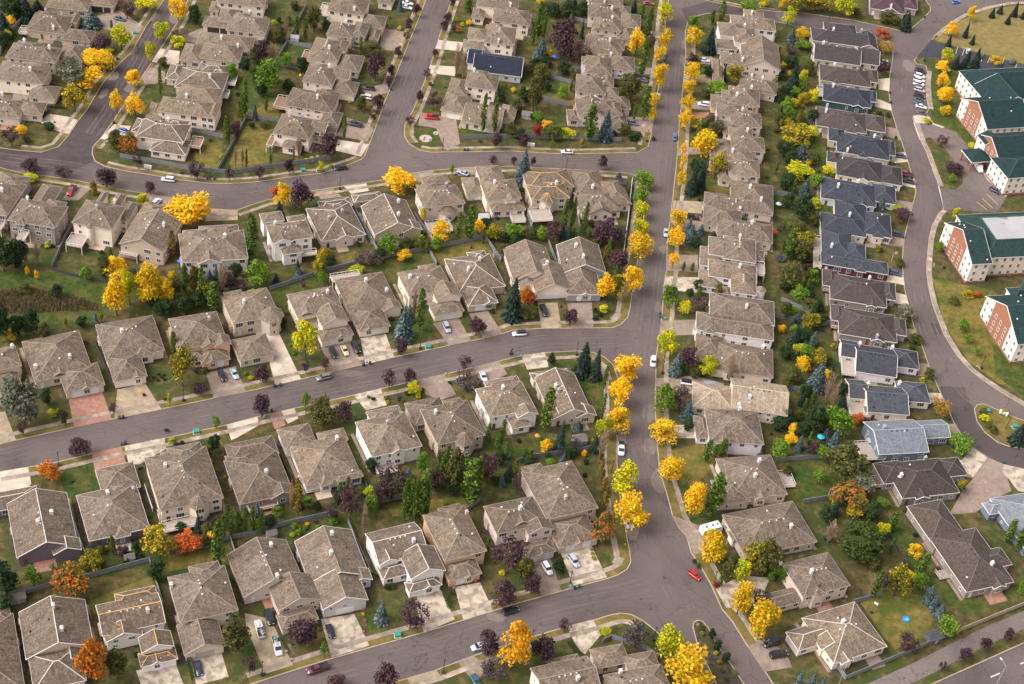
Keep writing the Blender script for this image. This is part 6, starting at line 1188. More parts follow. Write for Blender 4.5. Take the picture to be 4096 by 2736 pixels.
('A',-112.1,85.6,12.7,2.2,(9,110,2)),
('A',-111.3,86.4,11.4,1.6,(8,110,2)),
('P',-109.3,88.6,8.7,4.4,(0,110,0)),
('Ol',-101.1,99.6,3.0,4.1,(0,108,0)),
('YG',-111.6,76.2,2.6,1.8,(0,65,0)),
('B',-105.6,71.9,10.7,1.2,(0,111,0)),
('B',-103.2,72.5,10.7,1.2,(0,112,0)),
('A',-101.7,72.0,9.4,1.2,(0,112,0)),
('A',-94.1,76.6,8.5,1.5,(1,108,0)),
('A',-86.5,80.2,7.4,1.2,(3,108,0)),
('B',-85.3,83.3,12.2,2.0,(0,108,0)),
('A',-37.6,204.8,7.4,4.0,(0,113,0)),
('B',-36.3,150.5,17.7,2.4,(1,114,0)),
('B',-33.5,149.9,15.5,2.7,(2,114,0)),
('P',-42.2,127.1,7.8,6.3,(0,115,0)),
('A',-22.1,114.8,19.0,2.9,(1,115,0)),
('A',-17.8,115.2,17.5,2.8,(3,115,0)),
('Gd',-17.3,138.1,5.3,3.7,(0,114,0)),
('P',-41.5,186.5,4.1,2.9,(0,116,0)),
('P',-16.0,107.4,6.6,4.2,(1,101,0)),
('P',3.9,180.8,16.4,11.4,(0,117,0)),
('P',10.9,175.5,10.9,8.9,(2,118,0)),
('P',3.3,176.7,9.5,7.8,(1,118,0)),
('A',-7.2,189.2,19.0,4.0,(3,119,0)),
('A',-4.8,188.8,15.7,2.5,(2,119,0)),
('A',-8.7,185.2,8.9,2.2,(1,119,0)),
('SB',-4.6,175.2,9.7,6.0,(0,120,0)),
('Gd',-2.8,170.0,4.4,6.0,(7,120,2)),
('Ol',-3.8,159.8,7.0,7.6,(3,120,0)),
('Gd',-0.3,151.2,4.9,3.8,(9,120,2)),
('Ol',-4.3,135.5,16.1,6.4,(3,115,0)),
('Ol',-10.8,134.4,5.2,6.4,(4,115,0)),
('G',-1.9,126.9,5.9,4.3,(0,115,0)),
('RR',-1.8,117.6,6.1,4.3,(0,115,0)),
('Ol',4.3,118.9,6.2,7.6,(1,121,0)),
('YG',10.0,120.8,3.5,5.6,(0,121,0)),
('P',-6.5,110.7,5.6,4.6,(2,101,0)),
('A',17.8,120.7,16.8,5.3,(1,121,0)),
('SB',24.0,123.6,12.6,6.3,(0,121,0)),
('Ol',31.8,153.7,12.2,9.0,(2,121,0)),
('A',36.3,171.2,19.0,4.3,(0,118,0)),
('Y',33.7,187.3,11.8,6.5,(0,117,0)),
('P',39.6,191.4,9.4,4.0,(0,122,0)),
('A',38.3,140.2,16.2,4.4,(0,0,0)),
('A',34.7,139.3,8.9,1.7,(2,121,0)),
('A',38.6,207.0,13.3,3.0,(4,122,0)),
('A',35.5,220.3,7.0,2.6,(0,123,0)),
('S',31.7,220.9,8.8,4.1,(0,123,0)),
('Gd',3.9,213.3,6.7,8.1,(1,123,0)),
('Gd',10.3,215.7,6.9,5.6,(2,123,0)),
('Gd',-1.9,211.5,5.8,7.4,(0,119,0)),
('SB',5.8,208.1,4.5,2.9,(0,123,0)),
('S',10.9,196.2,10.3,2.2,(0,122,0)),
('P',-134.5,-69.7,5.7,3.4,(6,94,1)),
('P',-124.2,-63.8,5.8,2.7,(7,94,1)),
('P',-112.3,-56.6,4.6,3.0,(8,94,1)),
('YG',-97.2,-50.6,5.0,1.3,(0,94,0)),
('P',-89.8,-43.4,3.5,4.9,(9,94,1)),
('W',-135.6,-65.9,17.8,10.3,(0,80,0)),
('Gd',-131.8,-56.4,6.2,3.8,(5,79,0)),
('YO',-96.0,-40.9,14.4,7.5,(0,83,0)),
('A',-101.8,-28.0,9.7,2.6,(0,83,0)),
('P',-116.4,-74.6,5.9,6.6,(4,124,0)),
('O',-122.1,-85.5,5.9,5.5,(0,125,0)),
('G',-82.0,-56.4,5.0,2.3,(1,126,0)),
('Gd',-80.2,-66.2,7.3,3.5,(4,127,0)),
('Ol',-81.2,-68.2,4.7,3.0,(6,128,2)),
('P',-72.9,-34.8,7.3,5.2,(10,94,1)),
('P',-61.1,-28.1,5.6,3.2,(11,94,1)),
('P',-55.4,-25.9,5.8,3.5,(12,94,1)),
('P',-34.0,-13.6,7.1,4.4,(13,94,1)),
('P',-70.2,-49.2,8.8,5.4,(6,126,1)),
('G',-58.2,-43.7,6.3,2.6,(2,126,0)),
('P',-35.2,-29.9,8.2,4.8,(7,126,1)),
('P',-29.4,-26.5,6.8,4.3,(8,126,1)),
('YG',-27.4,-30.9,5.1,3.7,(0,129,0)),
('P',-13.5,-16.7,5.9,4.4,(9,126,1)),
('P',0.3,-8.0,4.0,1.7,(10,126,1)),
('Ol',-52.5,-48.4,8.9,7.9,(0,130,0)),
('P',-46.0,-47.1,8.7,5.7,(6,130,2)),
('PG',-11.4,-25.7,7.8,8.0,(0,131,0)),
('A',-69.3,-107.8,19.0,3.9,(0,132,0)),
('A',-66.8,-95.6,10.2,2.1,(1,127,0)),
('A',-64.9,-94.7,11.4,1.9,(2,127,0)),
('A',-62.9,-94.4,11.8,2.1,(8,133,1)),
('A',-68.2,-97.4,11.6,1.9,(7,133,1)),
('AY',-52.3,-85.5,15.5,2.9,(0,127,0)),
('BO',-54.0,-85.6,13.7,1.7,(0,127,0)),
('YO',-85.5,-106.6,10.9,7.8,(0,124,0)),
('R',-78.5,-103.2,6.7,6.3,(0,128,0)),
('YO',-101.1,-114.4,6.4,5.2,(0,125,0)),
('G',-114.2,-122.3,7.4,3.8,(1,125,0)),
('RG',-103.9,-123.6,10.3,8.2,(0,134,0)),
('Gd',-120.0,-126.7,13.1,6.6,(4,135,0)),
('Gd',-119.3,-132.0,5.7,6.1,(5,135,0)),
('Ol',-74.1,-100.4,3.2,3.0,(8,128,2)),
('Gd',-83.6,-115.2,8.2,4.5,(0,132,0)),
('O',-90.2,-149.1,16.6,7.0,(0,134,0)),
('Ol',-85.1,-147.1,11.6,5.3,(0,136,0)),
('Ol',-58.7,-133.9,14.1,7.3,(0,132,0)),
('P',-53.8,-139.9,7.5,3.9,(6,137,1)),
('P',-27.4,-76.4,16.8,8.6,(8,130,2)),
('P',-37.7,-84.3,13.6,7.7,(2,138,0)),
('P',-42.6,-86.2,8.2,4.1,(1,138,0)),
('A',-18.6,-81.6,19.0,3.7,(9,139,1)),
('A',-21.5,-81.4,19.0,3.2,(7,139,1)),
('A',-15.9,-64.1,12.1,2.0,(6,129,1)),
('A',-13.6,-61.9,12.5,2.5,(7,129,1)),
('Ol',-10.5,-68.4,17.5,6.7,(0,139,0)),
('A',-5.7,-72.5,19.0,6.2,(13,139,1)),
('P',-1.6,-63.2,13.7,6.6,(1,4,0)),
('P',-15.8,-69.4,10.9,6.0,(0,139,0)),
('G',-20.7,-63.2,8.5,3.3,(1,140,0)),
('G',-32.6,-78.5,4.2,4.4,(1,130,0)),
('SB',-24.1,-66.1,4.6,2.8,(0,140,0)),
('A',-3.1,-48.0,9.5,1.8,(9,129,1)),
('A',0.4,-51.0,10.4,2.8,(10,129,1)),
('B',-32.9,-91.3,16.2,1.9,(0,141,0)),
('A',13.5,-39.1,19.0,4.5,(0,142,0)),
('S',23.1,-10.8,13.3,6.3,(4,142,0)),
('S',27.2,-12.0,12.5,4.1,(3,142,0)),
('Gd',13.1,-8.3,4.9,3.0,(0,142,0)),
('A',30.3,-16.2,9.9,1.8,(4,3,0)),
('A',30.2,-30.0,11.3,1.7,(5,3,0)),
('B',30.5,-48.7,14.9,2.6,(0,3,0)),
('AY',30.8,-48.7,5.4,1.9,(6,3,2)),
('AY',31.2,-52.2,5.8,1.9,(7,3,2)),
('AY',31.5,-56.6,5.8,2.1,(8,3,2)),
('AY',32.1,-60.6,6.9,2.4,(9,3,2)),
('AY',32.9,-66.8,9.9,2.6,(10,3,2)),
('YG',30.6,-38.3,8.7,4.2,(0,3,0)),
('S',18.3,-45.9,12.5,3.6,(2,4,0)),
('SB',23.3,-35.7,3.5,2.9,(0,142,0)),
('PG',22.9,-45.2,5.5,3.4,(2,4,0)),
('Y',14.1,-47.8,5.1,3.4,(0,131,0)),
('Gd',10.0,-54.0,3.8,3.6,(7,4,1)),
('A',6.2,-60.7,9.4,1.9,(5,4,0)),
('PG',7.2,-65.3,7.5,3.3,(1,4,0)),
('Gd',93.4,186.0,5.7,6.2,(7,17,1)),
('Ol',105.4,192.4,6.1,5.5,(0,19,0)),
('Gd',93.6,170.1,6.3,5.7,(4,18,0)),
('G',100.8,153.7,5.3,4.5,(2,21,0)),
('Gd',105.2,155.8,5.9,5.2,(0,21,0)),
('Ol',92.0,150.9,5.9,5.2,(2,22,0)),
('Gd',95.1,123.0,6.5,6.0,(9,23,1)),
('Ol',104.0,126.5,5.7,5.4,(0,24,0)),
('Gd',92.7,106.6,7.4,6.2,(4,46,0)),
('G',103.6,110.4,6.2,5.0,(0,25,0)),
('Gd',93.1,95.6,6.4,5.8,(5,46,0)),
('Ol',101.1,86.6,6.5,5.4,(0,26,0)),
('Gd',93.2,64.1,6.5,5.3,(0,28,0)),
('G',99.6,52.3,5.6,4.3,(4,29,0)),
('Gd',90.2,46.3,6.3,5.4,(2,48,0)),
('Gd',97.5,43.1,5.4,4.8,(5,29,0)),
('Ol',88.8,31.8,6.5,4.7,(2,31,0)),
('Gd',94.9,19.8,5.7,5.2,(4,31,0)),
('Ol',99.7,29.1,5.0,4.1,(3,30,0)),
('Gd',88.6,9.7,6.1,5.2,(1,33,0)),
('G',95.1,11.4,6.4,4.6,(0,32,0)),
('Ol',90.3,-0.6,6.3,4.8,(0,33,0)),
('Gd',93.5,-7.1,5.3,4.5,(10,35,1)),
('Gd',87.4,-20.3,6.1,4.9,(8,35,1)),
('Ol',98.2,-22.1,5.3,4.4,(9,35,1)),
('Gd',91.9,-24.2,5.1,4.6,(9,35,1)),
('Ol',86.4,-42.3,4.3,4.0,(0,37,0)),
('G',95.5,-44.8,6.3,4.0,(2,37,0)),
('Gd',103.5,-52.4,6.1,4.4,(0,58,0)),
('Ol',108.5,-54.9,5.0,4.4,(5,38,0)),
('Gd',97.2,-59.7,6.1,4.4,(0,50,0)),
('Gd',-35.0,-65.2,5.5,3.5,(0,140,0)),
('Ol',-16.9,-67.6,6.1,4.5,(2,140,0)),
('Gd',-11.1,-69.1,7.9,5.0,(0,139,0)),
('G',-26.1,-74.3,6.3,3.7,(2,130,0)),
('Gd',-41.3,-80.0,6.2,4.1,(3,130,0)),
('Ol',-3.1,-61.6,6.5,3.8,(2,129,0)),
('Gd',1.4,-55.4,5.6,3.6,(0,129,0)),
('P',-30.6,-77.1,7.9,4.9,(9,130,2)),
('Ol',-74.5,-100.9,4.3,3.5,(9,128,2)),
('Gd',-58.7,-91.2,4.9,3.3,(5,127,0)),
('G',-61.8,-93.5,5.4,2.8,(0,133,0)),
('Ol',-108.6,-1.4,7.1,4.9,(6,81,1)),
('Gd',-114.1,-7.0,7.1,4.9,(3,78,0)),
('P',-94.8,2.8,6.3,4.7,(1,82,0)),
('Gd',-92.0,12.3,6.5,4.2,(9,81,1)),
('Ol',-118.1,-2.5,6.4,4.1,(0,143,0)),
('Gd',-100.0,-5.0,7.1,4.9,(7,82,1)),
('Gd',-144.0,-9.3,5.3,4.0,(0,144,0)),
('Ol',-140.9,-29.7,7.0,4.7,(0,79,0)),
('Gd',-149.7,-29.5,8.7,5.2,(3,79,0)),
('Gd',-3.4,48.1,5.6,4.5,(3,91,0)),
('Ol',-7.5,43.3,4.8,3.9,(3,91,0)),
('Gd',-14.9,56.6,4.8,3.9,(4,100,0)),
('G',-29.8,41.3,5.6,4.1,(2,89,0)),
('Gd',-47.7,31.7,5.7,4.1,(2,89,0)),
('Gd',-95.6,140.3,6.7,5.7,(0,106,0)),
('Ol',-108.3,160.3,6.8,5.8,(0,66,0)),
('Gd',-97.7,125.2,5.8,4.9,(2,109,0)),
('G',-120.1,127.9,6.8,4.6,(0,67,0)),
('Ol',-113.9,141.8,6.9,5.4,(4,64,0)),
('Gd',-106.5,119.7,5.9,4.6,(1,109,0)),
('Gd',5.3,165.7,5.9,5.6,(0,118,0)),
('Ol',10.9,160.4,6.0,5.2,(0,145,0)),
('Gd',-6.3,167.5,5.0,4.9,(8,120,2)),
('Gd',-8.4,140.7,6.9,5.4,(4,115,0)),
('G',6.4,148.5,6.0,4.5,(0,145,0)),
('Ol',-11.4,116.9,5.8,4.9,(5,115,0)),
('Gd',-7.8,114.7,5.0,4.3,(5,115,0)),
('Ol',31.3,129.1,5.0,4.4,(3,121,0)),
('Gd',53.8,-4.2,4.7,3.6,(6,35,1)),
('Ol',58.7,-4.8,4.2,3.6,(6,35,1)),
('Gd',56.7,-29.6,4.8,3.2,(0,49,0)),
('G',65.4,-39.7,5.4,3.4,(0,49,0)),
('Gd',73.2,-45.0,4.6,3.4,(0,37,0)),
('Gd',60.0,39.8,4.5,3.6,(3,48,0)),
('Ol',63.7,27.4,3.8,3.5,(1,31,0)),
('Gd',61.7,136.8,5.0,4.4,(6,23,1)),
('Ol',68.3,123.4,5.0,4.4,(3,23,0)),
('Gd',63.5,179.3,5.2,4.7,(6,17,1)),
('A',-23.0,-82.1,18.1,2.4,(6,139,1)),
('A',-19.9,-82.4,18.1,2.4,(8,139,1)),
('A',-17.1,-80.2,19.0,2.4,(10,139,1)),
('A',-14.4,-67.8,14.5,2.3,(11,139,1)),
('A',-7.8,-70.0,18.1,2.7,(12,139,1)),
('A',-3.9,-70.9,19.0,2.7,(0,146,0)),
('A',-60.5,-94.1,10.7,1.9,(9,133,1)),
('A',-70.1,-98.3,10.7,1.9,(6,133,1)),
('A',1.1,-45.0,9.1,1.8,(0,131,0)),
('A',-30.9,-82.8,9.0,1.7,(0,141,0)),
('A',37.8,203.1,14.3,2.9,(5,122,0)),
('A',-98.4,163.6,10.9,2.4,(1,106,0)),
('P',-42.1,-128.5,9.1,7.3,(0,133,0)),
('SB',-23.8,-118.1,9.0,3.9,(0,138,0)),
('P',-15.5,-117.8,9.7,9.1,(7,137,1)),
('A',1.3,-90.6,8.1,1.7,(14,139,1)),
('P',7.4,-95.6,15.0,10.0,(0,146,0)),
('P',7.1,-107.4,9.1,7.0,(8,137,1)),
('G',-36.3,-131.8,5.3,2.2,(0,137,0)),
('P',-31.9,-141.0,4.7,5.4,(0,147,0)),
('P',-19.1,-139.8,10.7,5.9,(1,148,0)),
('P',5.1,-123.9,9.7,5.9,(3,148,0)),
('O2',11.5,-126.9,17.0,8.1,(0,149,0)),
('PG',7.2,-130.9,7.0,6.5,(0,149,0)),
('Ol',11.8,-98.6,11.6,5.5,(0,146,0)),
('P',14.5,-101.3,6.8,5.2,(9,137,1)),
('Gd',21.4,-92.7,5.7,3.4,(0,146,0)),
('RG',32.5,-79.5,10.7,6.4,(0,4,0)),
('P',24.3,-112.9,4.9,3.9,(2,148,0)),
('P',19.2,-123.7,8.8,6.6,(0,149,0)),
('YG',35.2,-112.2,2.8,3.0,(1,5,0)),
('PG',43.1,-114.7,10.2,7.2,(0,5,0)),
('A',89.2,-2.1,5.5,2.1,(0,33,0)),
('A',97.6,32.7,7.5,1.4,(4,30,0)),
('Gd',99.5,184.0,2.8,2.5,(9,17,1)),
('Y',97.1,188.3,2.7,2.5,(5,17,0)),
('A',94.5,22.9,4.8,2.0,(2,31,0)),
('A',96.3,-19.1,5.7,1.8,(8,35,2)),
('Ol',102.2,10.6,4.0,4.1,(3,32,0)),
('Gd',94.9,15.9,4.1,3.1,(5,31,0)),
('Gd',98.3,15.1,4.6,3.6,(0,32,0)),
('A',95.4,25.7,5.0,1.8,(5,30,0)),
('Gd',103.5,213.7,3.4,3.3,(0,16,0)),
('G',91.1,181.4,2.5,2.1,(0,17,0)),
('A',93.5,-13.0,5.3,1.5,(7,35,2)),
('Y',95.4,194.8,2.8,2.5,(4,17,0)),
('SB',90.7,-31.4,6.6,2.7,(2,35,0)),
('A',97.3,46.5,6.2,1.7,(5,29,0)),
('Y',102.2,125.0,2.7,2.5,(0,24,0)),
('A',93.6,204.8,4.5,1.9,(0,17,0)),
('A',92.4,146.3,7.2,1.5,(0,22,0)),
('Ol',88.2,-3.5,4.2,3.5,(7,35,1)),
('Gd',101.4,117.3,4.1,4.2,(2,25,0)),
('G',98.0,-33.2,4.6,4.5,(0,58,0)),
('YG',103.5,97.0,3.2,3.2,(8,25,1)),
('YG',92.8,13.8,4.2,4.0,(2,31,0)),
('Gd',93.0,166.4,3.9,3.1,(5,18,0)),
('SB',92.7,28.1,6.2,3.3,(0,31,0)),
('P',89.0,78.5,4.0,3.0,(0,28,0)),
('G',93.4,-5.3,3.2,3.3,(0,35,0)),
('Y',100.8,3.2,3.6,3.0,(0,34,0)),
('SB',90.7,51.9,5.1,2.8,(2,47,0)),
('P',90.3,49.6,3.1,3.0,(0,47,0)),
('SB',104.1,151.8,4.3,3.1,(0,21,0)),
('S',100.0,36.2,6.3,2.6,(0,30,0)),
('Gd',95.0,6.5,2.8,2.8,(2,33,0)),
('A',88.1,46.8,5.5,1.5,(2,48,0)),
('S',102.8,4.7,5.5,3.2,(4,34,0)),
('Ol',95.1,71.1,4.3,3.8,(6,27,1)),
('S',92.9,-10.6,6.0,2.9,(0,35,0)),
('Ol',91.5,-17.6,3.8,3.5,(8,35,1)),
('A',90.6,80.8,5.1,1.7,(4,28,0)),
('A',95.2,104.5,7.6,1.9,(0,46,0)),
('G',92.3,23.9,3.6,3.3,(5,31,0)),
('S',100.7,149.5,6.1,3.3,(0,21,0)),
('Gd',102.0,187.9,3.4,3.1,(0,19,0)),
('A',95.9,-10.6,6.8,2.0,(6,35,2)),
('Ol',98.9,64.4,3.7,3.6,(9,27,1)),
('YG',101.3,136.7,3.4,3.2,(4,24,0)),
('S',92.4,157.0,5.7,2.5,(0,44,0)),
('SB',99.3,-25.0,4.9,3.3,(4,36,0)),
('Y',88.2,-29.2,4.2,3.7,(5,35,0)),
('Gd',98.0,-30.3,3.6,3.5,(12,35,1)),
('Gd',94.3,111.3,4.6,4.3,(1,25,0)),
('A',97.1,51.2,7.8,1.7,(4,29,0)),
('Y',89.0,-24.2,3.5,3.3,(4,35,0)),
('Gd',89.9,53.6,4.0,4.1,(2,47,0)),
('Y',87.6,23.3,3.5,2.6,(0,31,0)),
('Ol',94.1,82.6,2.8,2.4,(0,46,0)),
('Gd',101.0,57.0,3.4,3.2,(4,29,0)),
('Gd',100.9,31.3,3.9,3.8,(5,30,0)),
('Gd',101.1,37.5,4.1,3.3,(4,30,0)),
('Gd',100.5,-18.1,3.7,3.3,(0,36,0)),
('Ol',95.0,127.5,2.5,2.3,(2,23,0)),
('A',89.2,116.2,6.1,1.8,(0,23,0)),
('A',90.2,68.7,7.0,1.8,(3,28,0)),
('Ol',95.7,9.5,3.2,3.0,(1,32,0)),
('Ol',90.5,145.2,2.5,2.3,(3,22,0)),
('Ol',97.8,49.2,3.7,3.3,(2,29,0)),
('A',93.5,-30.5,7.8,1.7,(9,35,2)),
('A',101.9,-50.1,4.8,1.7,(0,58,0)),
('YG',109.4,-52.2,2.8,2.8,(0,38,0)),
('Ol',110.4,-63.1,4.3,4.3,(0,55,0)),
('P',104.8,-49.1,4.1,4.3,(0,38,0)),
('S',97.6,-66.5,5.0,2.2,(5,50,0)),
('S',100.0,-56.4,7.2,2.8,(4,50,0)),
('Ol',109.9,-75.1,4.3,4.4,(0,51,0)),
('Ol',117.4,-76.6,4.2,3.5,(0,54,0)),
('A',115.3,-68.5,6.5,1.4,(3,54,0)),
('S',104.3,-62.8,7.4,2.8,(3,50,0)),
('Gd',105.8,-61.2,2.7,2.5,(0,39,0)),
('A',108.1,-63.5,7.3,1.8,(0,39,0)),
('YG',119.8,-78.0,3.6,3.2,(5,54,0)),
('P',119.0,-73.9,3.5,2.8,(0,54,0)),
('G',-50.1,-81.6,3.3,2.5,(2,127,0)),
('Gd',21.4,-48.1,4.5,4.4,(9,4,1)),
('Y',25.8,-46.8,2.3,1.8,(4,4,0)),
('Gd',-93.1,-110.9,2.3,1.8,(1,124,0)),
('P',-103.0,-114.9,3.6,2.9,(0,125,0)),
('S',-77.5,-96.2,7.2,2.3,(0,128,0)),
('YG',-34.0,-74.6,3.3,3.1,(0,130,0)),
('Ol',-100.8,-108.7,2.8,2.8,(0,124,0)),
('P',-73.0,-93.7,4.1,3.6,(0,128,0)),
('A',-42.0,-77.1,6.9,2.1,(1,130,0)),
('G',16.0,-52.9,2.7,2.6,(0,4,0)),
('Ol',-25.3,-68.6,3.0,2.5,(1,140,0)),
('Gd',26.4,-49.9,2.2,1.8,(10,4,1)),
('S',4.4,-60.4,6.3,3.3,(1,4,0)),
('G',-111.3,-116.3,2.3,1.7,(2,125,0)),
('A',8.1,-52.1,5.7,1.6,(3,4,0)),
('SB',-85.7,-102.7,4.9,2.5,(0,124,0)),
('SB',-62.8,-89.5,7.4,3.3,(0,127,0)),
('P',-30.8,-72.4,2.2,2.0,(7,130,2)),
('Y',-8.6,-62.2,2.9,2.3,(0,129,0)),
('Ol',-101.4,-111.2,2.6,2.2,(0,125,0)),
('P',-68.3,-94.7,3.0,3.1,(0,127,0)),
('G',-18.2,-65.7,4.5,4.4,(2,140,0)),
('P',-94.8,-108.2,3.6,3.5,(5,124,0)),
('Gd',-81.9,-97.2,3.6,3.2,(0,128,0)),
('Gd',-67.7,-91.6,3.4,2.6,(3,127,0)),
('Ol',-75.1,-96.7,3.9,3.7,(7,128,2)),
('Gd',-47.5,-82.6,3.4,2.8,(1,130,0)),
('Gd',1.1,-63.0,2.8,2.9,(6,4,1)),
('A',-70.5,-91.7,7.6,2.1,(0,128,0)),
('Gd',15.3,-50.0,2.3,1.8,(8,4,1)),
('Ol',-6.7,-63.6,4.4,4.0,(1,129,0)),
('Gd',-35.9,-76.6,2.9,2.3,(2,130,0)),
('A',10.0,-51.5,4.7,2.0,(4,4,0)),
('S',28.8,-43.9,6.2,3.3,(5,142,0)),
('SB',19.6,-53.4,6.7,3.1,(2,4,0)),
('Gd',-89.9,-108.6,2.2,2.0,(2,124,0)),
('Gd',-99.3,-113.5,2.8,2.6,(0,125,0)),
('G',-57.7,-86.8,3.4,2.8,(1,127,0)),
('A',-97.4,-108.3,7.7,1.9,(0,124,0)),
('SB',2.7,-63.7,4.9,2.2,(1,4,0)),
('P',19.5,-49.1,3.6,2.8,(2,4,0)),
('A',2.8,-53.0,7.9,1.8,(11,129,1)),
('Gd',-92.1,-105.9,3.2,2.4,(3,124,0)),
('S',-52.6,-82.9,5.6,2.8,(0,127,0)),
('A',-9.7,-66.8,6.9,1.6,(8,129,1)),
('A',-40.2,-74.0,6.2,1.7,(2,130,0)),
('Y',-72.7,-99.2,3.7,3.6,(0,128,0)),
('P',-69.9,12.0,2.9,2.3,(0,95,0)),
('Ol',14.2,59.9,3.9,3.0,(1,96,0)),
('Gd',-3.5,52.9,3.4,2.6,(2,91,0)),
('Gd',-13.6,54.0,4.2,3.7,(5,100,0)),
('A',21.4,60.4,4.9,1.5,(8,96,1)),
('Gd',-8.0,51.4,4.3,4.2,(1,91,0)),
('S',-78.6,11.6,4.9,2.8,(0,82,0)),
('SB',13.7,57.4,7.1,2.7,(0,96,0)),
('G',-44.6,37.1,2.9,2.4,(3,89,0)),
('Ol',-32.5,42.3,2.6,2.0,(2,89,0)),
('P',25.2,58.7,4.5,3.6,(7,96,1)),
('A',-14.7,48.7,7.3,1.6,(9,90,1)),
('A',18.1,57.4,7.6,1.9,(7,96,1)),
('A',-66.8,20.6,5.4,1.5,(0,87,0)),
('A',-32.8,38.9,6.1,1.5,(6,90,1)),
('A',-64.2,18.9,7.5,2.0,(0,92,0)),
('A',15.8,58.8,5.2,1.8,(6,96,1)),
('Gd',-62.8,25.3,4.3,3.8,(0,87,0)),
('S',-72.9,18.8,6.4,2.3,(5,87,0)),
('Ol',-65.3,24.8,2.4,2.1,(0,87,0)),
('S',12.1,56.6,7.0,2.9,(0,96,0)),
('Gd',-49.6,31.9,2.2,2.1,(1,89,0)),
('A',28.6,51.1,8.0,1.8,(9,96,1)),
('Ol',24.3,56.1,3.5,3.4,(2,96,0)),
('Gd',-91.4,7.0,4.0,3.5,(8,81,1)),
('G',-115.2,2.4,4.0,3.4,(1,81,0)),
('Y',-99.9,0.8,4.5,4.5,(0,82,0)),
('Ol',-118.1,4.7,4.5,4.8,(2,75,0)),
('Gd',-101.7,-3.3,2.6,2.7,(6,82,1)),
('Y',-111.7,7.5,2.8,2.2,(0,81,0)),
('Ol',-119.5,6.4,3.9,3.3,(3,75,0)),
('YG',-84.6,2.7,3.9,3.0,(0,82,0)),
('Ol',-104.9,5.3,3.9,3.8,(7,81,1)),
('SB',-99.5,8.1,5.4,3.1,(1,81,0)),
('Gd',-90.5,3.1,3.9,3.9,(8,82,1)),
('SB',-97.9,9.9,6.5,2.3,(2,81,0)),
('Gd',-97.5,6.8,3.8,2.9,(6,81,1)),
('Gd',-95.2,11.0,2.9,3.0,(7,81,1)),
('Ol',-100.9,4.1,2.3,2.3,(9,81,1)),
('Ol',-104.9,-4.3,3.6,3.0,(0,82,0)),
('A',-111.2,127.3,7.6,1.5,(2,67,0)),
('Ol',-104.4,130.4,4.2,3.8,(0,109,0)),
('S',-112.4,149.1,4.8,3.0,(0,64,0)),
('SB',-105.7,104.2,6.7,2.5,(0,108,0)),
('Gd',-116.3,137.2,4.6,4.6,(0,64,0)),
('Ol',-107.7,187.8,3.5,3.4,(0,150,0)),
('Gd',-105.5,98.0,2.6,2.4,(0,108,0)),
('Gd',-106.7,127.1,3.6,3.4,(3,109,0)),
('Ol',-113.3,135.1,3.2,3.1,(5,64,0)),
('A',-109.7,177.0,4.7,1.7,(0,150,0)),
('Gd',-107.0,185.8,3.2,2.7,(2,150,0)),
('G',-108.0,174.0,4.3,4.1,(0,66,0)),
('YG',-112.8,172.4,2.3,2.3,(0,66,0)),
('Gd',-111.4,175.0,2.6,2.6,(1,150,0)),
('A',-102.8,110.0,6.8,1.8,(0,109,0)),
('P',-108.8,123.1,2.9,2.5,(0,67,0)),
('YG',-105.0,128.1,2.4,1.9,(0,109,0)),
('SB',-107.9,133.3,5.8,3.4,(0,64,0)),
('Gd',-2.4,175.1,3.1,2.6,(6,120,2)),
('A',9.2,153.8,5.2,1.9,(0,145,0)),
('Y',-8.2,146.2,3.3,2.9,(5,120,0)),
('Gd',-4.2,129.5,3.2,2.4,(3,115,0)),
('Gd',8.2,179.7,4.1,3.4,(0,117,0)),
('Y',-7.8,219.0,4.5,4.6,(0,113,0)),
('S',6.3,222.0,4.2,3.4,(0,151,0)),
('Y',1.7,123.7,4.4,3.7,(0,121,0)),
('Gd',3.9,219.9,4.2,3.6,(0,151,0)),
('Y',-1.0,176.7,3.6,3.0,(4,120,0)),
('Ol',-3.2,156.1,3.9,3.1,(2,120,0)),
('A',-3.2,131.9,5.6,1.5,(2,115,0)),
('Ol',-8.3,162.9,4.6,3.7,(1,120,0)),
('Y',-13.2,147.1,2.2,2.1,(0,114,0)),
('Ol',62.8,163.5,4.0,4.2,(0,44,0)),
('G',63.3,143.8,2.9,2.6,(0,22,0)),
('Gd',65.8,131.9,2.7,2.4,(7,23,1)),
('Ol',65.0,204.5,4.0,3.3,(0,43,0)),
('SB',60.8,71.5,4.6,2.9,(2,28,0)),
('A',57.6,111.6,5.7,1.8,(0,45,0)),
('Ol',59.0,186.9,4.3,3.2,(0,17,0)),
('A',59.6,33.3,7.3,1.9,(1,31,0)),
('Ol',60.1,131.7,4.4,3.8,(1,23,0)),
('SB',56.4,71.1,7.1,3.1,(1,28,0))]
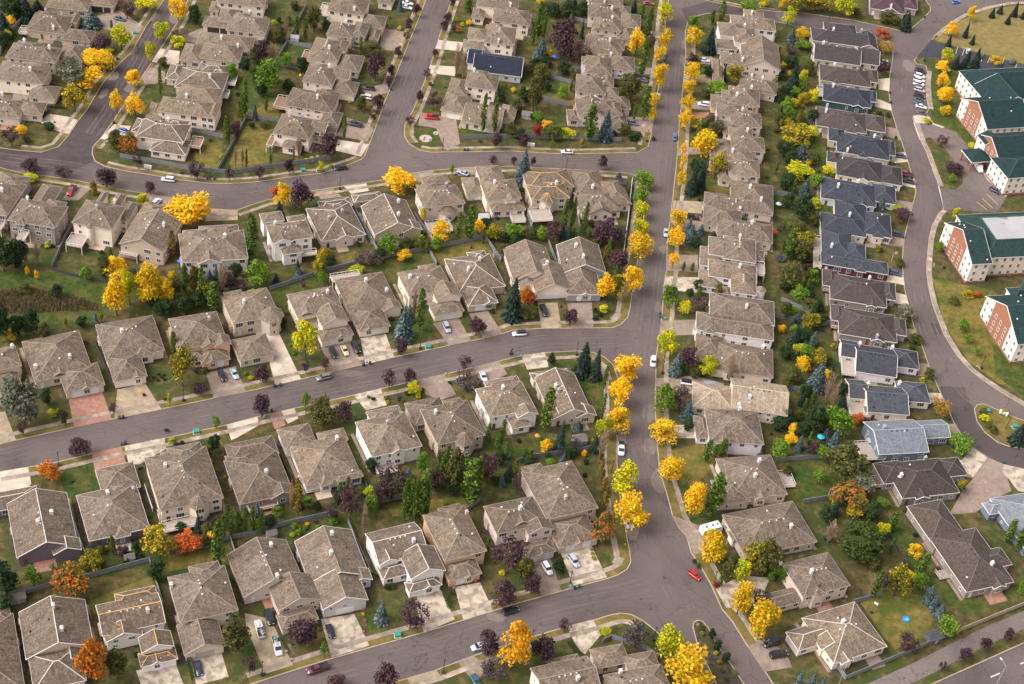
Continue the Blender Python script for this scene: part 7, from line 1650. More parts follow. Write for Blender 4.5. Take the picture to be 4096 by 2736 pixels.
SHRUBS = [
('Gd',-95.6,-60.6,1.5,(6,128,2)),
('YG',-92.9,-64.6,2.48,(4,128,0)),
('Gd',-91.3,-65.7,1.74,(8,128,2)),
('Gd',-90.0,-64.9,1.99,(7,128,2)),
('YO',-84.7,-65.3,2.24,(0,128,0)),
('G',-40.6,-34.9,1.32,(0,140,0)),
('Gd',-39.1,-35.6,1.58,(0,140,0)),
('Gd',-29.4,-31.1,1.86,(8,129,2)),
('Gd',-25.0,-28.6,1.6,(7,129,2)),
('PG',-31.5,-33.9,2.38,(1,129,0)),
('YO',-35.5,-34.3,1.58,(4,129,0)),
('YO',-34.4,-36.0,1.58,(5,129,0)),
('Gd',-17.3,-23.6,1.34,(6,129,2)),
('Gd',-75.6,-17.5,1.62,(2,82,0)),
('G',-76.2,-19.7,1.88,(7,82,1)),
('G',-67.8,-16.9,1.62,(8,82,1)),
('G',-66.6,-20.1,1.88,(9,82,1)),
('Gd',25.5,20.7,2.03,(7,96,2)),
('Gd',27.2,19.0,2.31,(8,96,2)),
('Gd',26.0,16.3,2.59,(9,96,2)),
('YG',28.6,21.2,3.77,(0,96,0)),
('Gd',-105.0,-39.5,1.16,(6,78,1)),
('Gd',-103.5,-40.3,1.16,(7,78,1)),
('Gd',-102.9,-38.8,1.17,(9,78,1)),
('Gd',-101.6,-39.7,1.16,(11,78,1)),
('Gd',-104.0,-37.7,1.04,(8,78,1)),
('Gd',-102.4,-37.7,1.04,(10,78,1)),
('Gd',20.3,-91.1,1.69,(1,146,0)),
('Gd',22.6,-92.5,0.96,(2,146,0)),
('YO',30.2,-83.1,1.23,(4,4,0)),
('YO',30.3,-84.7,1.22,(3,4,0)),
('YO',30.8,-86.4,1.46,(5,4,0)),
('Gd',-22.5,-106.3,2.1,(2,141,0)),
('Gd',-23.8,-106.8,2.1,(1,141,0)),
('RR',36.2,-112.5,0.93,(0,5,0)),
('YO',36.8,-112.7,1.4,(0,5,0)),
('G',-29.5,-113.8,1.15,(11,138,2)),
('PK',-29.0,-115.2,0.92,(4,138,0)),
('YG',-28.8,-116.7,1.14,(0,138,0)),
('PK',-27.9,-118.7,0.91,(3,138,0)),
('PK',-27.7,-122.3,0.9,(5,138,0)),
('PK',-0.6,-100.2,1.18,(2,139,0)),
('PK',-6.3,-103.7,1.06,(1,139,0)),
('YO',124.8,76.8,3.17,(0,26,0)),
('YG',129.0,57.7,1.55,(0,29,0)),
('Gd',138.4,152.9,1.58,(9,21,1)),
('RR',137.3,148.3,1.39,(0,152,0)),
('Gd',133.0,168.4,2.85,(0,20,0)),
('Gd',136.6,168.4,2.5,(8,21,1)),
('Ol',130.3,167.7,1.78,(0,20,0)),
('G',80.1,-81.7,2.23,(4,51,0)),
('G',80.3,-84.9,1.97,(5,51,0)),
('Gd',66.5,-79.4,2.48,(2,50,0)),
('RR',65.0,-90.0,1.95,(0,51,0)),
('G',-72.8,80.5,1.87,(0,108,0)),
('YG',-78.3,84.5,2.19,(8,108,1)),
('YG',-80.3,82.8,2.5,(7,108,1)),
('YG',-82.2,81.8,2.18,(6,108,1)),
('YG',-76.1,85.8,2.19,(9,108,1)),
('YG',-38.4,192.8,2.16,(2,113,0)),
('Y',-35.9,194.2,2.89,(0,113,0)),
('G',-37.7,195.9,1.81,(0,113,0)),
('O',-39.6,187.0,3.22,(0,116,0)),
('YG',-41.2,195.6,2.17,(1,113,0)),
('G',-52.3,-90.1,2.39,(4,133,0)),
('G',-50.6,-92.2,2.62,(10,138,2)),
('G',-49.2,-90.2,1.91,(8,138,2)),
('YG',-52.2,-93.3,1.66,(0,133,0)),
('Y',-49.0,-88.7,1.44,(0,138,0)),
('G',-45.7,-89.7,2.16,(9,138,2)),
('YO',-50.7,-90.1,1.2,(0,138,0)),
('G',-42.7,-84.2,2.66,(6,138,2)),
('G',-42.0,-86.5,3.13,(7,138,2)),
('PG',-47.3,-87.2,1.68,(0,138,0)),
('RR',-105.8,-47.4,1.28,(1,78,0)),
('RR',-99.4,-48.0,1.28,(2,78,0)),
('YG',-129.7,-59.8,1.99,(1,79,0)),
('YG',-128.4,-60.8,2.49,(2,79,0)),
('YO',-127.7,-58.8,1.75,(0,79,0)),
('Ol',60.8,-105.5,1.9,(0,52,0)),
('YG',60.1,-104.6,1.19,(0,52,0)),
('G',61.1,-107.4,1.65,(0,53,0)),
('YG',64.8,-113.3,1.4,(0,53,0)),
('YO',65.7,-116.0,1.4,(0,53,0)),
('Ol',66.5,-118.7,1.39,(4,53,0)),
('G',69.6,-118.9,1.85,(0,57,0)),
('Ol',67.6,-121.3,1.61,(5,53,0)),
('Ol',151.2,-3.1,3.13,(0,153,0)),
('YG',151.4,-6.1,3.4,(0,40,0)),
('Ol',152.4,-8.9,2.82,(4,40,0)),
('Ol',153.5,-11.0,3.09,(5,40,0)),
('YO',158.4,-1.6,2.85,(0,40,0)),
('Gd',77.6,164.8,2.12,(3,44,0)),
('Gd',63.1,168.3,2.12,(1,17,0)),
('SB',63.1,168.9,2.48,(0,17,0)),
('Gd',42.6,127.5,2.01,(10,121,1)),
('Gd',36.8,127.3,3.35,(9,121,1)),
('Gd',34.5,125.5,4.01,(8,121,1)),
('G',26.1,61.7,2.15,(0,96,0)),
('Gd',29.4,56.1,1.83,(6,96,2)),
('Gd',22.0,67.1,3.4,(0,98,0)),
('YG',24.3,93.2,2.24,(0,98,0)),
('Gd',-4.5,-53.8,1.79,(9,129,2)),
('G',-41.1,-73.8,1.73,(0,130,0)),
('SB',-116.0,-85.2,1.43,(0,124,0)),
('Gd',58.9,-82.4,1.73,(1,50,0)),
('Ol',60.1,-83.8,1.97,(0,50,0)),
('YG',-76.8,-34.0,1.83,(1,82,0)),
('YG',-75.5,-30.7,1.58,(2,82,0)),
('G',-78.7,-32.4,1.58,(6,82,1)),
('YG',130.9,228.4,1.8,(0,15,0)),
('Ol',-189.4,94.8,1.3,(0,68,0)),
('Ol',71.1,-60.9,1.2,(5,37,0)),
('Ol',69.6,-41.5,1.9,(4,37,0)),
('PG',-86.9,179.3,2.1,(1,104,0)),
('Ol',-141.2,130.0,2.3,(1,67,0)),
('Gd',107.4,164.6,1.4,(6,21,1)),
('YG',67.6,167.5,1.5,(0,44,0)),
('YO',112.3,228.1,1.6,(0,15,0)),
('YG',-77.3,-96.3,1.4,(5,128,0)),
('Gd',103.4,33.9,1.9,(1,30,0)),
('PG',-180.4,151.3,2.3,(0,61,0)),
('Ol',142.5,-17.2,2.5,(2,36,0)),
('Ol',-144.5,80.3,2.2,(1,65,0)),
('YG',60.7,49.2,1.3,(0,47,0)),
('Gd',-176.6,99.6,1.4,(0,68,0)),
('Ol',-114.9,145.5,1.1,(0,64,0)),
('YO',86.5,132.3,2.5,(0,23,0)),
('Ol',26.6,126.8,1.7,(5,121,0)),
('YO',-68.9,190.5,2.0,(0,105,0)),
('G',-179.7,120.1,1.8,(0,62,0)),
('Ol',61.9,30.1,2.3,(1,31,0)),
('Gd',26.6,-55.0,1.9,(0,4,0)),
('YG',-80.5,-70.7,2.1,(3,128,0)),
('Ol',61.4,72.2,1.8,(0,28,0)),
('Gd',-137.7,-28.9,2.0,(0,79,0)),
('YO',115.5,-33.6,2.3,(0,36,0)),
('YG',11.0,216.2,1.3,(0,123,0)),
('Gd',-86.3,34.9,1.8,(0,87,0)),
('Gd',-86.0,106.7,1.6,(0,109,0)),
('G',-39.4,-123.6,1.5,(5,133,0)),
('Ol',85.6,112.7,1.7,(0,45,0)),
('YG',6.1,-96.3,2.1,(0,139,0)),
('Ol',27.0,127.3,2.0,(3,121,0)),
('G',-72.4,142.0,1.7,(0,106,0)),
('YO',-47.7,63.2,2.3,(1,89,0)),
('Ol',-22.5,109.8,1.5,(0,115,0)),
('PG',30.9,139.8,1.6,(0,121,0)),
('G',-20.4,71.6,1.4,(0,100,0)),
('Gd',-115.3,117.9,2.1,(0,67,0)),
('YG',-35.7,46.1,2.6,(0,89,0)),
('YG',-25.8,-31.5,2.2,(0,129,0)),
('YO',80.7,118.1,2.0,(0,45,0)),
('Gd',131.5,24.3,2.5,(2,30,0)),
('YG',-154.6,14.4,2.6,(0,77,0)),
('YG',9.5,65.3,2.6,(0,97,0)),
('Gd',-11.3,63.5,1.6,(0,100,0)),
('Ol',-89.9,195.8,1.8,(0,104,0)),
('YO',-174.6,124.3,2.4,(0,62,0)),
('YO',123.0,38.3,2.3,(0,30,0)),
('YG',9.4,136.8,1.5,(0,121,0)),
('G',92.3,20.9,1.4,(5,31,0)),
('Ol',-77.2,-68.2,2.5,(0,127,0)),
('Gd',11.0,216.6,1.6,(0,123,0)),
('Ol',88.0,-18.8,2.3,(0,35,0)),
('YG',-73.6,123.8,1.4,(0,107,0)),
('Gd',82.7,-26.2,1.1,(0,35,0)),
('PG',26.9,155.9,2.4,(0,145,0)),
('Gd',-82.6,-139.5,1.8,(0,136,0)),
('Gd',-7.8,12.7,1.9,(0,90,0)),
('Gd',-100.6,-31.7,2.4,(0,83,0)),
('G',73.9,66.7,2.1,(0,28,0)),
('YO',105.3,-9.7,1.7,(0,34,0)),
('G',-41.0,74.8,1.1,(0,88,0)),
('Gd',23.6,-35.2,2.6,(0,142,0)),
('Ol',-129.0,-28.7,1.8,(0,79,0)),
('Gd',-46.2,64.9,2.4,(0,89,0)),
('YG',69.5,133.5,1.3,(0,22,0)),
('Gd',-76.8,-99.2,2.1,(9,128,2)),
('G',-58.3,-128.1,1.3,(0,132,0)),
('Gd',-199.4,128.1,2.2,(0,62,0)),
('YG',130.8,168.2,1.7,(0,20,0)),
('Gd',106.1,120.9,1.6,(0,24,0)),
('Ol',135.7,134.4,1.3,(2,152,0)),
('Ol',-126.3,132.7,1.3,(3,67,0)),
('Ol',13.5,-92.2,2.3,(0,146,0)),
('Ol',24.2,131.4,1.9,(4,121,0)),
('Gd',135.1,-28.8,1.7,(0,38,0)),
('PG',112.4,58.5,1.4,(0,27,0)),
('Ol',19.2,-13.9,2.2,(1,142,0)),
('Ol',-84.0,173.9,2.5,(0,105,0)),
('YO',-116.8,175.5,2.4,(0,150,0)),
('YG',66.9,-22.8,1.2,(0,35,0)),
('Gd',123.5,-60.3,1.9,(0,54,0)),
('Ol',-25.1,-49.2,1.1,(0,140,0)),
('Gd',-39.4,2.3,1.7,(0,92,0)),
('YO',24.4,146.5,2.3,(0,121,0)),
('Ol',-124.0,133.1,1.3,(2,67,0)),
('Gd',84.4,154.5,1.1,(2,44,0)),
('Ol',132.5,228.5,2.2,(0,15,0)),
('Gd',8.8,-31.6,1.4,(4,131,0)),
('Gd',27.0,229.3,1.4,(0,151,0)),
('YO',-12.3,-74.7,2.2,(0,139,0)),
('YO',104.8,18.9,2.6,(0,32,0)),
('YO',-72.8,-110.2,1.4,(0,132,0)),
('G',-92.2,-107.2,2.1,(0,124,0)),
('YO',-94.1,7.5,1.3,(0,81,0)),
('YG',-121.4,92.1,1.5,(0,110,0)),
('Ol',26.7,161.7,2.5,(0,145,0)),
('Ol',116.6,-33.4,1.1,(1,36,0)),
('PG',-93.9,-34.3,2.2,(0,83,0)),
('G',83.9,-45.4,2.1,(0,37,0)),
('Gd',-142.0,-59.7,2.3,(0,80,0)),
('YG',28.1,-40.0,1.3,(0,142,0)),
('Ol',-45.5,143.7,2.2,(0,114,0)),
('G',-136.0,91.2,1.2,(0,110,0)),
('YO',-186.7,155.3,2.5,(0,61,0)),
('Ol',-56.4,37.7,2.4,(2,86,0)),
('Ol',77.6,33.2,1.2,(2,31,0)),
('PG',64.1,162.5,1.5,(0,44,0)),
('PG',-24.5,-34.7,1.3,(2,129,0)),
('Gd',133.3,149.0,1.9,(7,21,1)),
('Ol',127.3,-30.6,2.2,(0,38,0)),
('YG',-101.6,6.1,1.3,(0,81,0)),
('Ol',131.0,35.2,1.4,(0,30,0)),
('PG',61.5,27.0,1.9,(0,31,0)),
('YO',-37.7,165.5,2.0,(0,120,0)),
('Gd',-136.7,14.7,2.1,(0,74,0)),
('PG',78.5,-37.4,2.4,(0,49,0)),
('G',-66.6,-87.7,1.7,(0,127,0)),
('Ol',-182.7,119.2,1.3,(0,62,0)),
('YO',101.0,161.4,1.8,(0,21,0)),
('Ol',-27.9,-103.4,2.3,(0,141,0)),
('Gd',6.1,-44.6,1.8,(5,131,0)),
('Ol',-106.3,161.0,1.3,(0,66,0)),
('Gd',82.6,103.8,1.8,(0,45,0)),
('YG',-178.3,104.3,2.5,(0,68,0)),
('Ol',-91.0,-33.8,2.4,(0,83,0)),
('G',-72.3,-2.2,2.0,(0,95,0)),
('Ol',110.5,138.6,1.3,(1,152,0)),
('Gd',-153.0,14.6,1.5,(0,77,0)),
('PG',128.9,-72.4,1.9,(0,54,0)),
('G',76.9,83.5,2.3,(0,46,0)),
('YG',-63.2,182.8,2.2,(0,105,0)),
('Gd',96.5,198.8,1.9,(2,17,0)),
('YO',135.4,134.2,1.1,(0,152,0)),
('PG',-58.2,-84.3,2.4,(0,127,0)),
('Ol',25.8,-13.8,2.3,(2,142,0)),
('G',-8.7,-22.6,2.1,(0,131,0)),
('Gd',93.2,166.3,1.5,(0,18,0)),
('Ol',-201.9,163.8,1.7,(0,69,0)),
('G',129.0,-29.9,1.3,(0,36,0)),
('G',85.6,34.9,1.3,(4,31,0)),
('Gd',27.6,127.5,2.4,(6,121,1)),
('Gd',-28.9,152.9,2.0,(0,120,0)),
('Ol',-30.9,73.0,2.1,(0,88,0)),
('Ol',115.6,-14.8,2.5,(0,34,0)),
('G',-30.4,-34.4,1.6,(0,129,0)),
('Ol',61.4,37.1,2.1,(0,48,0)),
('Gd',70.4,164.3,1.5,(1,44,0)),
('Ol',92.4,170.5,1.5,(0,18,0)),
('YO',-123.5,64.6,1.8,(0,65,0)),
('Ol',-73.3,55.7,1.8,(1,86,0)),
('Ol',-4.2,82.6,2.3,(0,97,0)),
('Gd',-132.2,-93.6,1.7,(0,125,0)),
('PG',-61.4,206.1,1.5,(2,104,0)),
('YG',-141.3,43.5,1.8,(0,74,0)),
('Gd',-84.1,-18.6,1.5,(1,82,0)),
('Ol',5.7,20.1,2.3,(0,91,0)),
('PG',8.4,-48.8,1.3,(0,131,0)),
('Gd',23.9,146.4,2.3,(0,145,0)),
('Gd',30.9,151.7,1.8,(7,121,1)),
('G',111.0,119.6,2.2,(0,24,0)),
('YO',-99.5,-106.9,1.8,(0,124,0)),
('Gd',60.4,91.9,1.8,(0,46,0)),
('Ol',76.8,83.8,1.8,(0,46,0)),
('YO',-35.4,49.8,2.4,(2,89,0)),
('YG',-81.2,-134.3,1.6,(0,136,0)),
('Gd',61.5,-3.3,1.8,(0,33,0)),
('PG',-95.6,12.9,1.3,(0,81,0)),
('Ol',-118.2,86.0,1.8,(2,65,0)),
('YG',-75.2,-75.4,1.1,(0,127,0)),
('Ol',-35.1,-34.8,1.4,(0,129,0)),
('Gd',71.8,221.4,1.9,(0,14,0)),
('Ol',-62.7,-129.3,1.4,(0,132,0)),
('Gd',-145.5,91.3,2.1,(0,65,0)),
('Gd',12.8,162.7,2.2,(0,118,0)),
('YO',-37.9,146.8,1.2,(0,114,0)),
('PG',-27.0,133.0,1.7,(0,115,0)),
('YO',-148.8,-39.2,1.5,(0,80,0)),
('Ol',81.9,-82.0,1.9,(0,51,0)),
('PG',124.3,163.2,1.2,(0,21,0)),
('Gd',-31.2,54.5,2.0,(0,88,0)),
('Ol',121.3,-50.9,1.8,(0,54,0)),
('Ol',-91.4,-93.8,1.3,(0,124,0))]
HEDGES = [
((-180.0,93.3,-173.4,93.8),(0,68,0)),
((-36.6,153.4,-33.3,153.3),(0,120,0)),
((-5.8,-105.3,-7.2,-105.7),(0,139,0)),
((-8.6,-105.9,-6.4,-110.6),(0,141,0)),
((25.8,-116.1,28.6,-119.9),(0,149,0)),
((33.1,125.7,37.5,126.2),(0,121,0)),
((-69.9,-137.4,-66.7,-144.3),(0,132,0))]
CARS = [
('sedan','dgrey',-172.08,159.96,-0.131,(0,154,0)),
('sedan','bluec',-149.42,84.6,2.833,(0,155,0)),
('sedan','white',-62.96,204.14,-0.065,(4,156,0)),
('sedan','white',-62.8,200.43,-0.133,(5,156,0)),
('suv','brown',-68.22,134.9,3.095,(0,157,0)),
('suv','white',-68.12,128.6,2.939,(0,157,0)),
('pickup','navy',-69.2,109.17,2.993,(0,158,0)),
('suv','black',-69.55,80.47,-2.746,(0,159,0)),
('pickup','red',-42.03,120.97,-3.074,(0,160,0)),
('sedan','crimson',38.19,232.96,-0.005,(0,161,0)),
('sedan','black',37.43,207.6,2.826,(0,162,0)),
('sedan','tealc',45.61,190.26,-1.633,(0,163,0)),
('sedan','slate',37.22,169.26,2.877,(0,164,0)),
('sedan','silver',43.9,158.46,-1.638,(0,165,0)),
('suv','slate',34.23,136.55,-0.132,(0,166,0)),
('sedan','white',10.41,110.67,-3.012,(0,167,0)),
('sedan','bluec',50.87,131.28,1.544,(0,168,0)),
('sedan','white',62.5,191.5,-0.015,(0,169,0)),
('suv','white',62.07,157.35,3.106,(0,170,0)),
('sedan','blueb',177.71,274.62,0.585,(0,171,0)),
('suv','black',154.32,208.19,-0.352,(4,172,0)),
('suv','white',153.54,203.57,-0.254,(4,172,0)),
('suv','white',152.89,200.07,-0.161,(3,172,0)),
('suv','white',152.37,196.99,-0.232,(5,172,0)),
('sedan','dred',152.48,194.6,-0.272,(0,172,0)),
('suv','silver',152.22,192.13,-0.271,(0,172,0)),
('suv','black',151.52,187.36,-0.3,(5,172,0)),
('sedan','brown',151.18,184.24,-0.299,(0,172,0)),
('sedan','tealc',151.09,181.71,-0.268,(0,172,0)),
('sedan','white',151.53,179.16,-0.228,(0,172,0)),
('sedan','dgrey',151.23,173.98,-0.317,(0,172,0)),
('suv','silver',138.48,210.32,3.023,(0,173,0)),
('suv','dgrey',139.13,139.77,-0.109,(0,174,0)),
('suv','silver',177.44,230.23,1.403,(0,175,0)),
('suv','dgrey',182.65,227.96,1.34,(1,175,0)),
('suv','dgrey',196.23,226.88,1.224,(2,175,0)),
('pickup','crimson',139.6,127.54,3.049,(0,176,0)),
('pickup','navy',140.14,123.02,-0.23,(0,176,0)),
('suv','dpurple',173.86,124.99,-0.614,(0,177,0)),
('suv','dblue',133.0,87.44,-0.187,(0,178,0)),
('suv','blueb2',129.71,64.03,-0.167,(0,179,0)),
('pickup','redw',-156.08,45.21,-1.629,(0,180,0)),
('suv','white',-126.45,59.33,-3.098,(0,181,0)),
('suv','white',-126.83,45.53,1.263,(0,182,0)),
('suv','silver',-21.36,1.73,-1.147,(0,183,0)),
('sedan','lav',-26.1,87.95,2.745,(0,184,0)),
('sedan','silver',48.52,69.2,-1.583,(0,185,0)),
('suvl','black',58.05,80.33,-0.073,(0,186,0)),
('pickup','black',8.94,16.96,-1.236,(0,187,0)),
('suv','whiteb',2.01,3.94,-2.834,(0,188,0)),
('suv','black',-85.31,-34.89,-1.06,(0,189,0)),
('sedan','ltblue',-81.97,-33.2,-1.0,(0,190,0)),
('suv','black',-54.39,-17.86,-1.09,(0,191,0)),
('sedan','gold',-51.19,-15.83,-1.085,(0,191,0)),
('suvl','black',-48.09,-13.81,-1.059,(0,191,0)),
('suv','grey',-55.38,-29.15,-2.617,(0,192,0)),
('sedan','white',-7.25,-18.9,-1.212,(0,193,0)),
('suv','white',45.52,-0.58,-1.594,(0,194,0)),
('suv','whiteb',56.74,-8.45,-0.016,(0,195,0)),
('pickup','white',36.77,-41.89,-1.552,(0,196,0)),
('sedan','lav',38.85,-59.27,-1.507,(4,197,0)),
('sedan','lav',40.16,-71.06,-1.452,(5,197,0)),
('sedan','dblue',-66.52,-140.88,-1.148,(0,198,0)),
('suvl','black',-52.5,-122.27,-1.132,(0,199,0)),
('pickuw','white',-54.08,-126.35,1.997,(1,199,0)),
('pickuw','white',-48.58,-130.95,-1.183,(2,199,0)),
('sedan','black',-36.11,-123.91,-1.132,(0,199,0)),
('pickup','maroon',-37.19,-135.98,-2.599,(0,200,0)),
('suv','black',9.54,-108.83,0.543,(0,201,0)),
('suv','silver',2.68,-121.97,-2.656,(0,202,0)),
('sedan','tealc',3.04,-133.11,-0.983,(0,203,0)),
('suv','white',18.16,-92.49,-1.015,(0,204,0)),
('suv','silver',25.35,-88.48,-0.994,(0,205,0)),
('suvs','redc',59.02,-87.33,-0.679,(0,206,0)),
('suvl','black',79.8,-107.43,-2.639,(4,207,0)),
('suvl','black',81.54,-110.98,0.364,(5,207,0))]
FENCES = [
('g',[(-146.0,68.8),(-135.1,68.4),(-128.0,67.7),(-120.0,67.0),(-106.3,68.2),(-95.2,74.2),(-82.4,80.9),(-74.1,85.2)],(0,65,0)),
('g',[(-29.1,110.0),(-10.6,115.9),(8.4,119.5),(30.5,123.6)],(0,115,0)),
('g',[(-108.8,103.9),(-109.8,86.8),(-111.2,69.1)],(2,110,0)),
('g',[(-125.9,90.7),(-114.0,89.1)],(1,110,0)),
('g',[(-108.8,103.9),(-96.8,104.7)],(0,108,0)),
('g',[(-106.0,143.0),(-93.8,142.0)],(5,106,0)),
('g',[(-105.9,149.0),(-104.1,170.1),(-103.3,190.9)],(0,66,0)),
('g',[(-105.4,160.0),(-95.0,158.7)],(4,106,0)),
('g',[(7.1,210.4),(15.0,208.5)],(0,123,0)),
('g',[(-1.3,162.1),(10.4,159.3)],(0,145,0)),
('g',[(-1.7,144.7),(9.4,142.8)],(0,121,0)),
('g',[(-80.1,8.2),(-67.8,18.5),(-64.0,21.7),(-55.5,27.2),(-47.6,30.7)],(0,92,0)),
('g',[(-45.9,33.4),(-32.7,40.8),(-14.1,51.8)],(2,89,0)),
('g',[(-14.1,51.8),(-7.6,39.8)],(0,91,0)),
('g',[(-32.7,40.8),(-28.7,33.3)],(0,90,0)),
('g',[(-48.1,34.1),(-62.2,60.2)],(1,89,0)),
('g',[(-40.0,59.0),(-30.0,43.2)],(3,89,0)),
('g',[(-1.5,57.3),(23.8,61.9)],(4,96,0)),
('g',[(7.6,54.3),(11.9,40.6)],(5,96,0)),
('w',[(35.4,98.1),(34.6,70.9),(33.8,52.9),(32.8,36.2)],(0,98,0)),
('g',[(-150.5,27.4),(-149.7,4.0)],(0,77,0)),
('d',[(-149.5,3.3),(-143.3,2.0),(-131.0,0.7)],(0,208,0)),
('d',[(-126.9,-27.2),(-115.2,-45.9)],(0,78,0)),
('g',[(-121.8,-126.3),(-115.2,-125.0),(-108.5,-120.8),(-101.8,-117.4),(-87.6,-109.0)],(0,125,0)),
('g',[(-87.6,-109.0),(-80.1,-122.9)],(4,132,0)),
('g',[(-81.1,-105.5),(-73.9,-101.0),(-68.7,-97.7),(-62.0,-94.5),(-56.2,-90.5),(-41.4,-82.8)],(2,133,0)),
('d',[(-41.7,-59.7),(-33.6,-74.2)],(0,130,0)),
('d',[(-62.8,-62.1),(-55.8,-74.1)],(0,127,0)),
('d',[(-100.9,-123.9),(-95.5,-132.8)],(0,134,0)),
('w',[(-113.0,-96.1),(-104.5,-110.1)],(0,125,0)),
('w',[(-95.7,-83.6),(-91.2,-91.9)],(0,128,0)),
('g',[(-30.4,-76.7),(-20.2,-71.7)],(0,130,0)),
('g',[(6.5,-53.3),(11.2,-50.5),(29.3,-43.1)],(0,4,0)),
('g',[(-38.1,-86.0),(-28.6,-103.6)],(0,138,0)),
('g',[(88.9,-4.2),(98.8,-4.4)],(0,35,0)),
('g',[(83.7,-37.7),(98.6,-33.3)],(0,37,0)),
('g',[(91.1,-53.5),(99.5,-50.1)],(0,50,0)),
('g',[(86.3,30.8),(94.4,30.7)],(5,31,0)),
('g',[(88.1,102.5),(94.7,102.6)],(0,46,0)),
('g',[(103.1,-89.2),(111.5,-84.9)],(0,51,0)),
('d',[(115.3,-60.3),(118.9,-69.9),(121.3,-73.8)],(0,54,0)),
('g',[(117.8,-80.3),(121.3,-77.9),(125.5,-81.4)],(0,54,0)),
('g',[(96.8,-111.5),(99.1,-115.8),(130.6,-95.0)],(0,56,0)),
('t',[(131.7,-94.4),(152.7,-80.8)],(0,54,0)),
('g',[(-197.8,140.5),(-187.0,137.5)],(2,61,0)),
('g',[(-207.2,122.0),(-209.5,134.6),(-207.2,152.3)],(1,61,0)),
('g',[(34.6,-115.0),(36.8,-113.1),(46.2,-115.1),(49.5,-117.7)],(0,5,0)),
('g',[(-7.1,-76.6),(-2.7,-70.7)],(0,146,0)),
('g',[(-77.1,-102.7),(-73.3,-101.2)],(1,133,0)),
('g',[(-1.7,72.0),(1.7,58.6)],(0,100,0)),
('g',[(15.8,78.9),(18.5,61.2)],(0,98,0)),
('g',[(90.4,24.7),(104.3,31.1)],(0,30,0)),
('g',[(97.9,35.4),(88.4,40.3)],(4,31,0)),
('g',[(135.0,-33.1),(138.8,-34.6)],(0,38,0)),
('g',[(-69.0,-96.5),(-64.6,-105.1)],(3,133,0)),
('g',[(-102.2,-31.3),(-98.0,-26.8)],(0,83,0)),
('d',[(14.2,55.1),(16.2,24.4)],(0,96,0)),
('g',[(-70.3,-136.7),(-76.3,-126.5)],(5,132,0))]
LAMPS = [
(-154.22,89.34,(1,65,0),True),
(-165.03,131.58,(0,62,0),True),
(-35.25,101.16,(0,209,0),False),
(-47.84,155.34,(0,114,0),True),
(40.15,126.3,(0,121,0),True),
(10.84,99.7,(0,98,0),False),
(154.06,168.35,(0,9,0),True),
(157.07,218.03,(0,11,0),True),
(-112.56,63.14,(2,65,0),False),
(-67.65,68.43,(0,89,0),True),
(-28.37,-9.28,(0,92,0),True),
(51.42,83.84,(0,28,0),False),
(-121.28,-79.23,(0,124,0),True),
(-94.07,-46.89,(0,78,0),True),
(-52.91,-40.37,(0,130,0),False),
(20.88,-1.77,(0,142,0),True),
(48.46,-4.78,(0,35,0),True),
(34.29,-51.97,(0,4,0),False),
(-50.59,-139.62,(0,132,0),True),
(-5.64,-131.23,(0,210,0),True),
(24.79,-96.2,(0,146,0),False),
(16.0,-117.77,(0,149,0),True),
(48.21,-111.27,(0,5,0),True),
(64.5,-88.99,(0,51,0),False),
(147.84,72.13,(0,42,0),True),
(154.03,19.7,(0,41,0),True),
(158.04,-8.54,(0,40,0),False),
(-62.63,120.1,(0,107,0),True),
(116.84,237.48,(0,15,0),True)]
UTIL = [
(-163.76,151.36,(0,211,0)),
(-82.19,76.0,(1,108,0)),
(-87.2,-59.32,(0,128,0)),
(-25.96,-8.56,(0,93,0)),
(-18.86,-121.87,(0,138,0)),
(152.89,-1.74,(0,153,0)),
(161.04,-7.14,(0,40,0)),
(-76.83,77.59,(2,108,0)),
(33.08,161.99,(0,118,0))]
MAIL = [(-134.97,64.39,-0.14,(0,65,0)),(-3.28,111.5,0.05,(0,115,0)),(158.03,-2.12,-0.44,(0,40,0))]
BINS = [
('k',-59.83,136.8,(0,107,0)),
('b',-61.28,137.38,(0,107,0)),
('k',-27.16,102.89,(0,115,0)),
('g',-26.05,103.17,(0,115,0)),
('k',139.32,186.67,(0,19,0)),
('k',138.98,179.19,(0,20,0)),
('g',161.29,256.24,(0,12,0)),
('k',47.34,23.9,(0,31,0)),
('g',47.37,22.55,(0,31,0)),
('b',49.12,22.25,(0,31,0)),
('g',-110.11,-58.05,(0,79,0)),
('k',-109.06,-57.65,(5,79,0)),
('g',-106.45,-68.22,(0,124,0)),
('k',-105.59,-67.69,(4,124,0)),
('k',-69.03,-35.92,(0,82,0)),
('g',-67.49,-35.01,(0,82,0)),
('k',-44.48,-20.98,(1,95,0)),
('k',-42.63,-19.78,(2,95,0)),
('b',-43.78,-19.41,(0,95,0)),
('g',-69.05,-47.1,(0,130,0)),
('k',-67.79,-46.27,(0,130,0)),
('b',-69.38,-49.24,(0,130,0)),
('b',3.58,-6.28,(0,142,0)),
('k',26.21,-97.79,(0,146,0)),
('g',27.36,-96.97,(0,146,0)),
('b',25.1,-97.22,(0,146,0)),
('b',81.43,-104.86,(0,56,0)),
('k',81.99,-105.64,(0,56,0)),
('k',139.9,-8.01,(0,36,0)),
('g',154.75,-24.15,(0,212,0)),
('k',-113.5,63.18,(0,65,0)),
('g',-111.16,63.75,(0,111,0)),
('k',-1.64,17.01,(5,90,0)),
('k',14.44,20.55,(0,96,0)),
('g',-39.6,143.76,(0,114,0)),
('g',-68.66,184.28,(0,105,0)),
('k',-119.12,-47.06,(4,79,0)),
('k',-99.21,-76.64,(5,124,0)),
('k',-98.55,-76.33,(0,128,0)),
('k',-18.24,45.15,(4,90,0))]
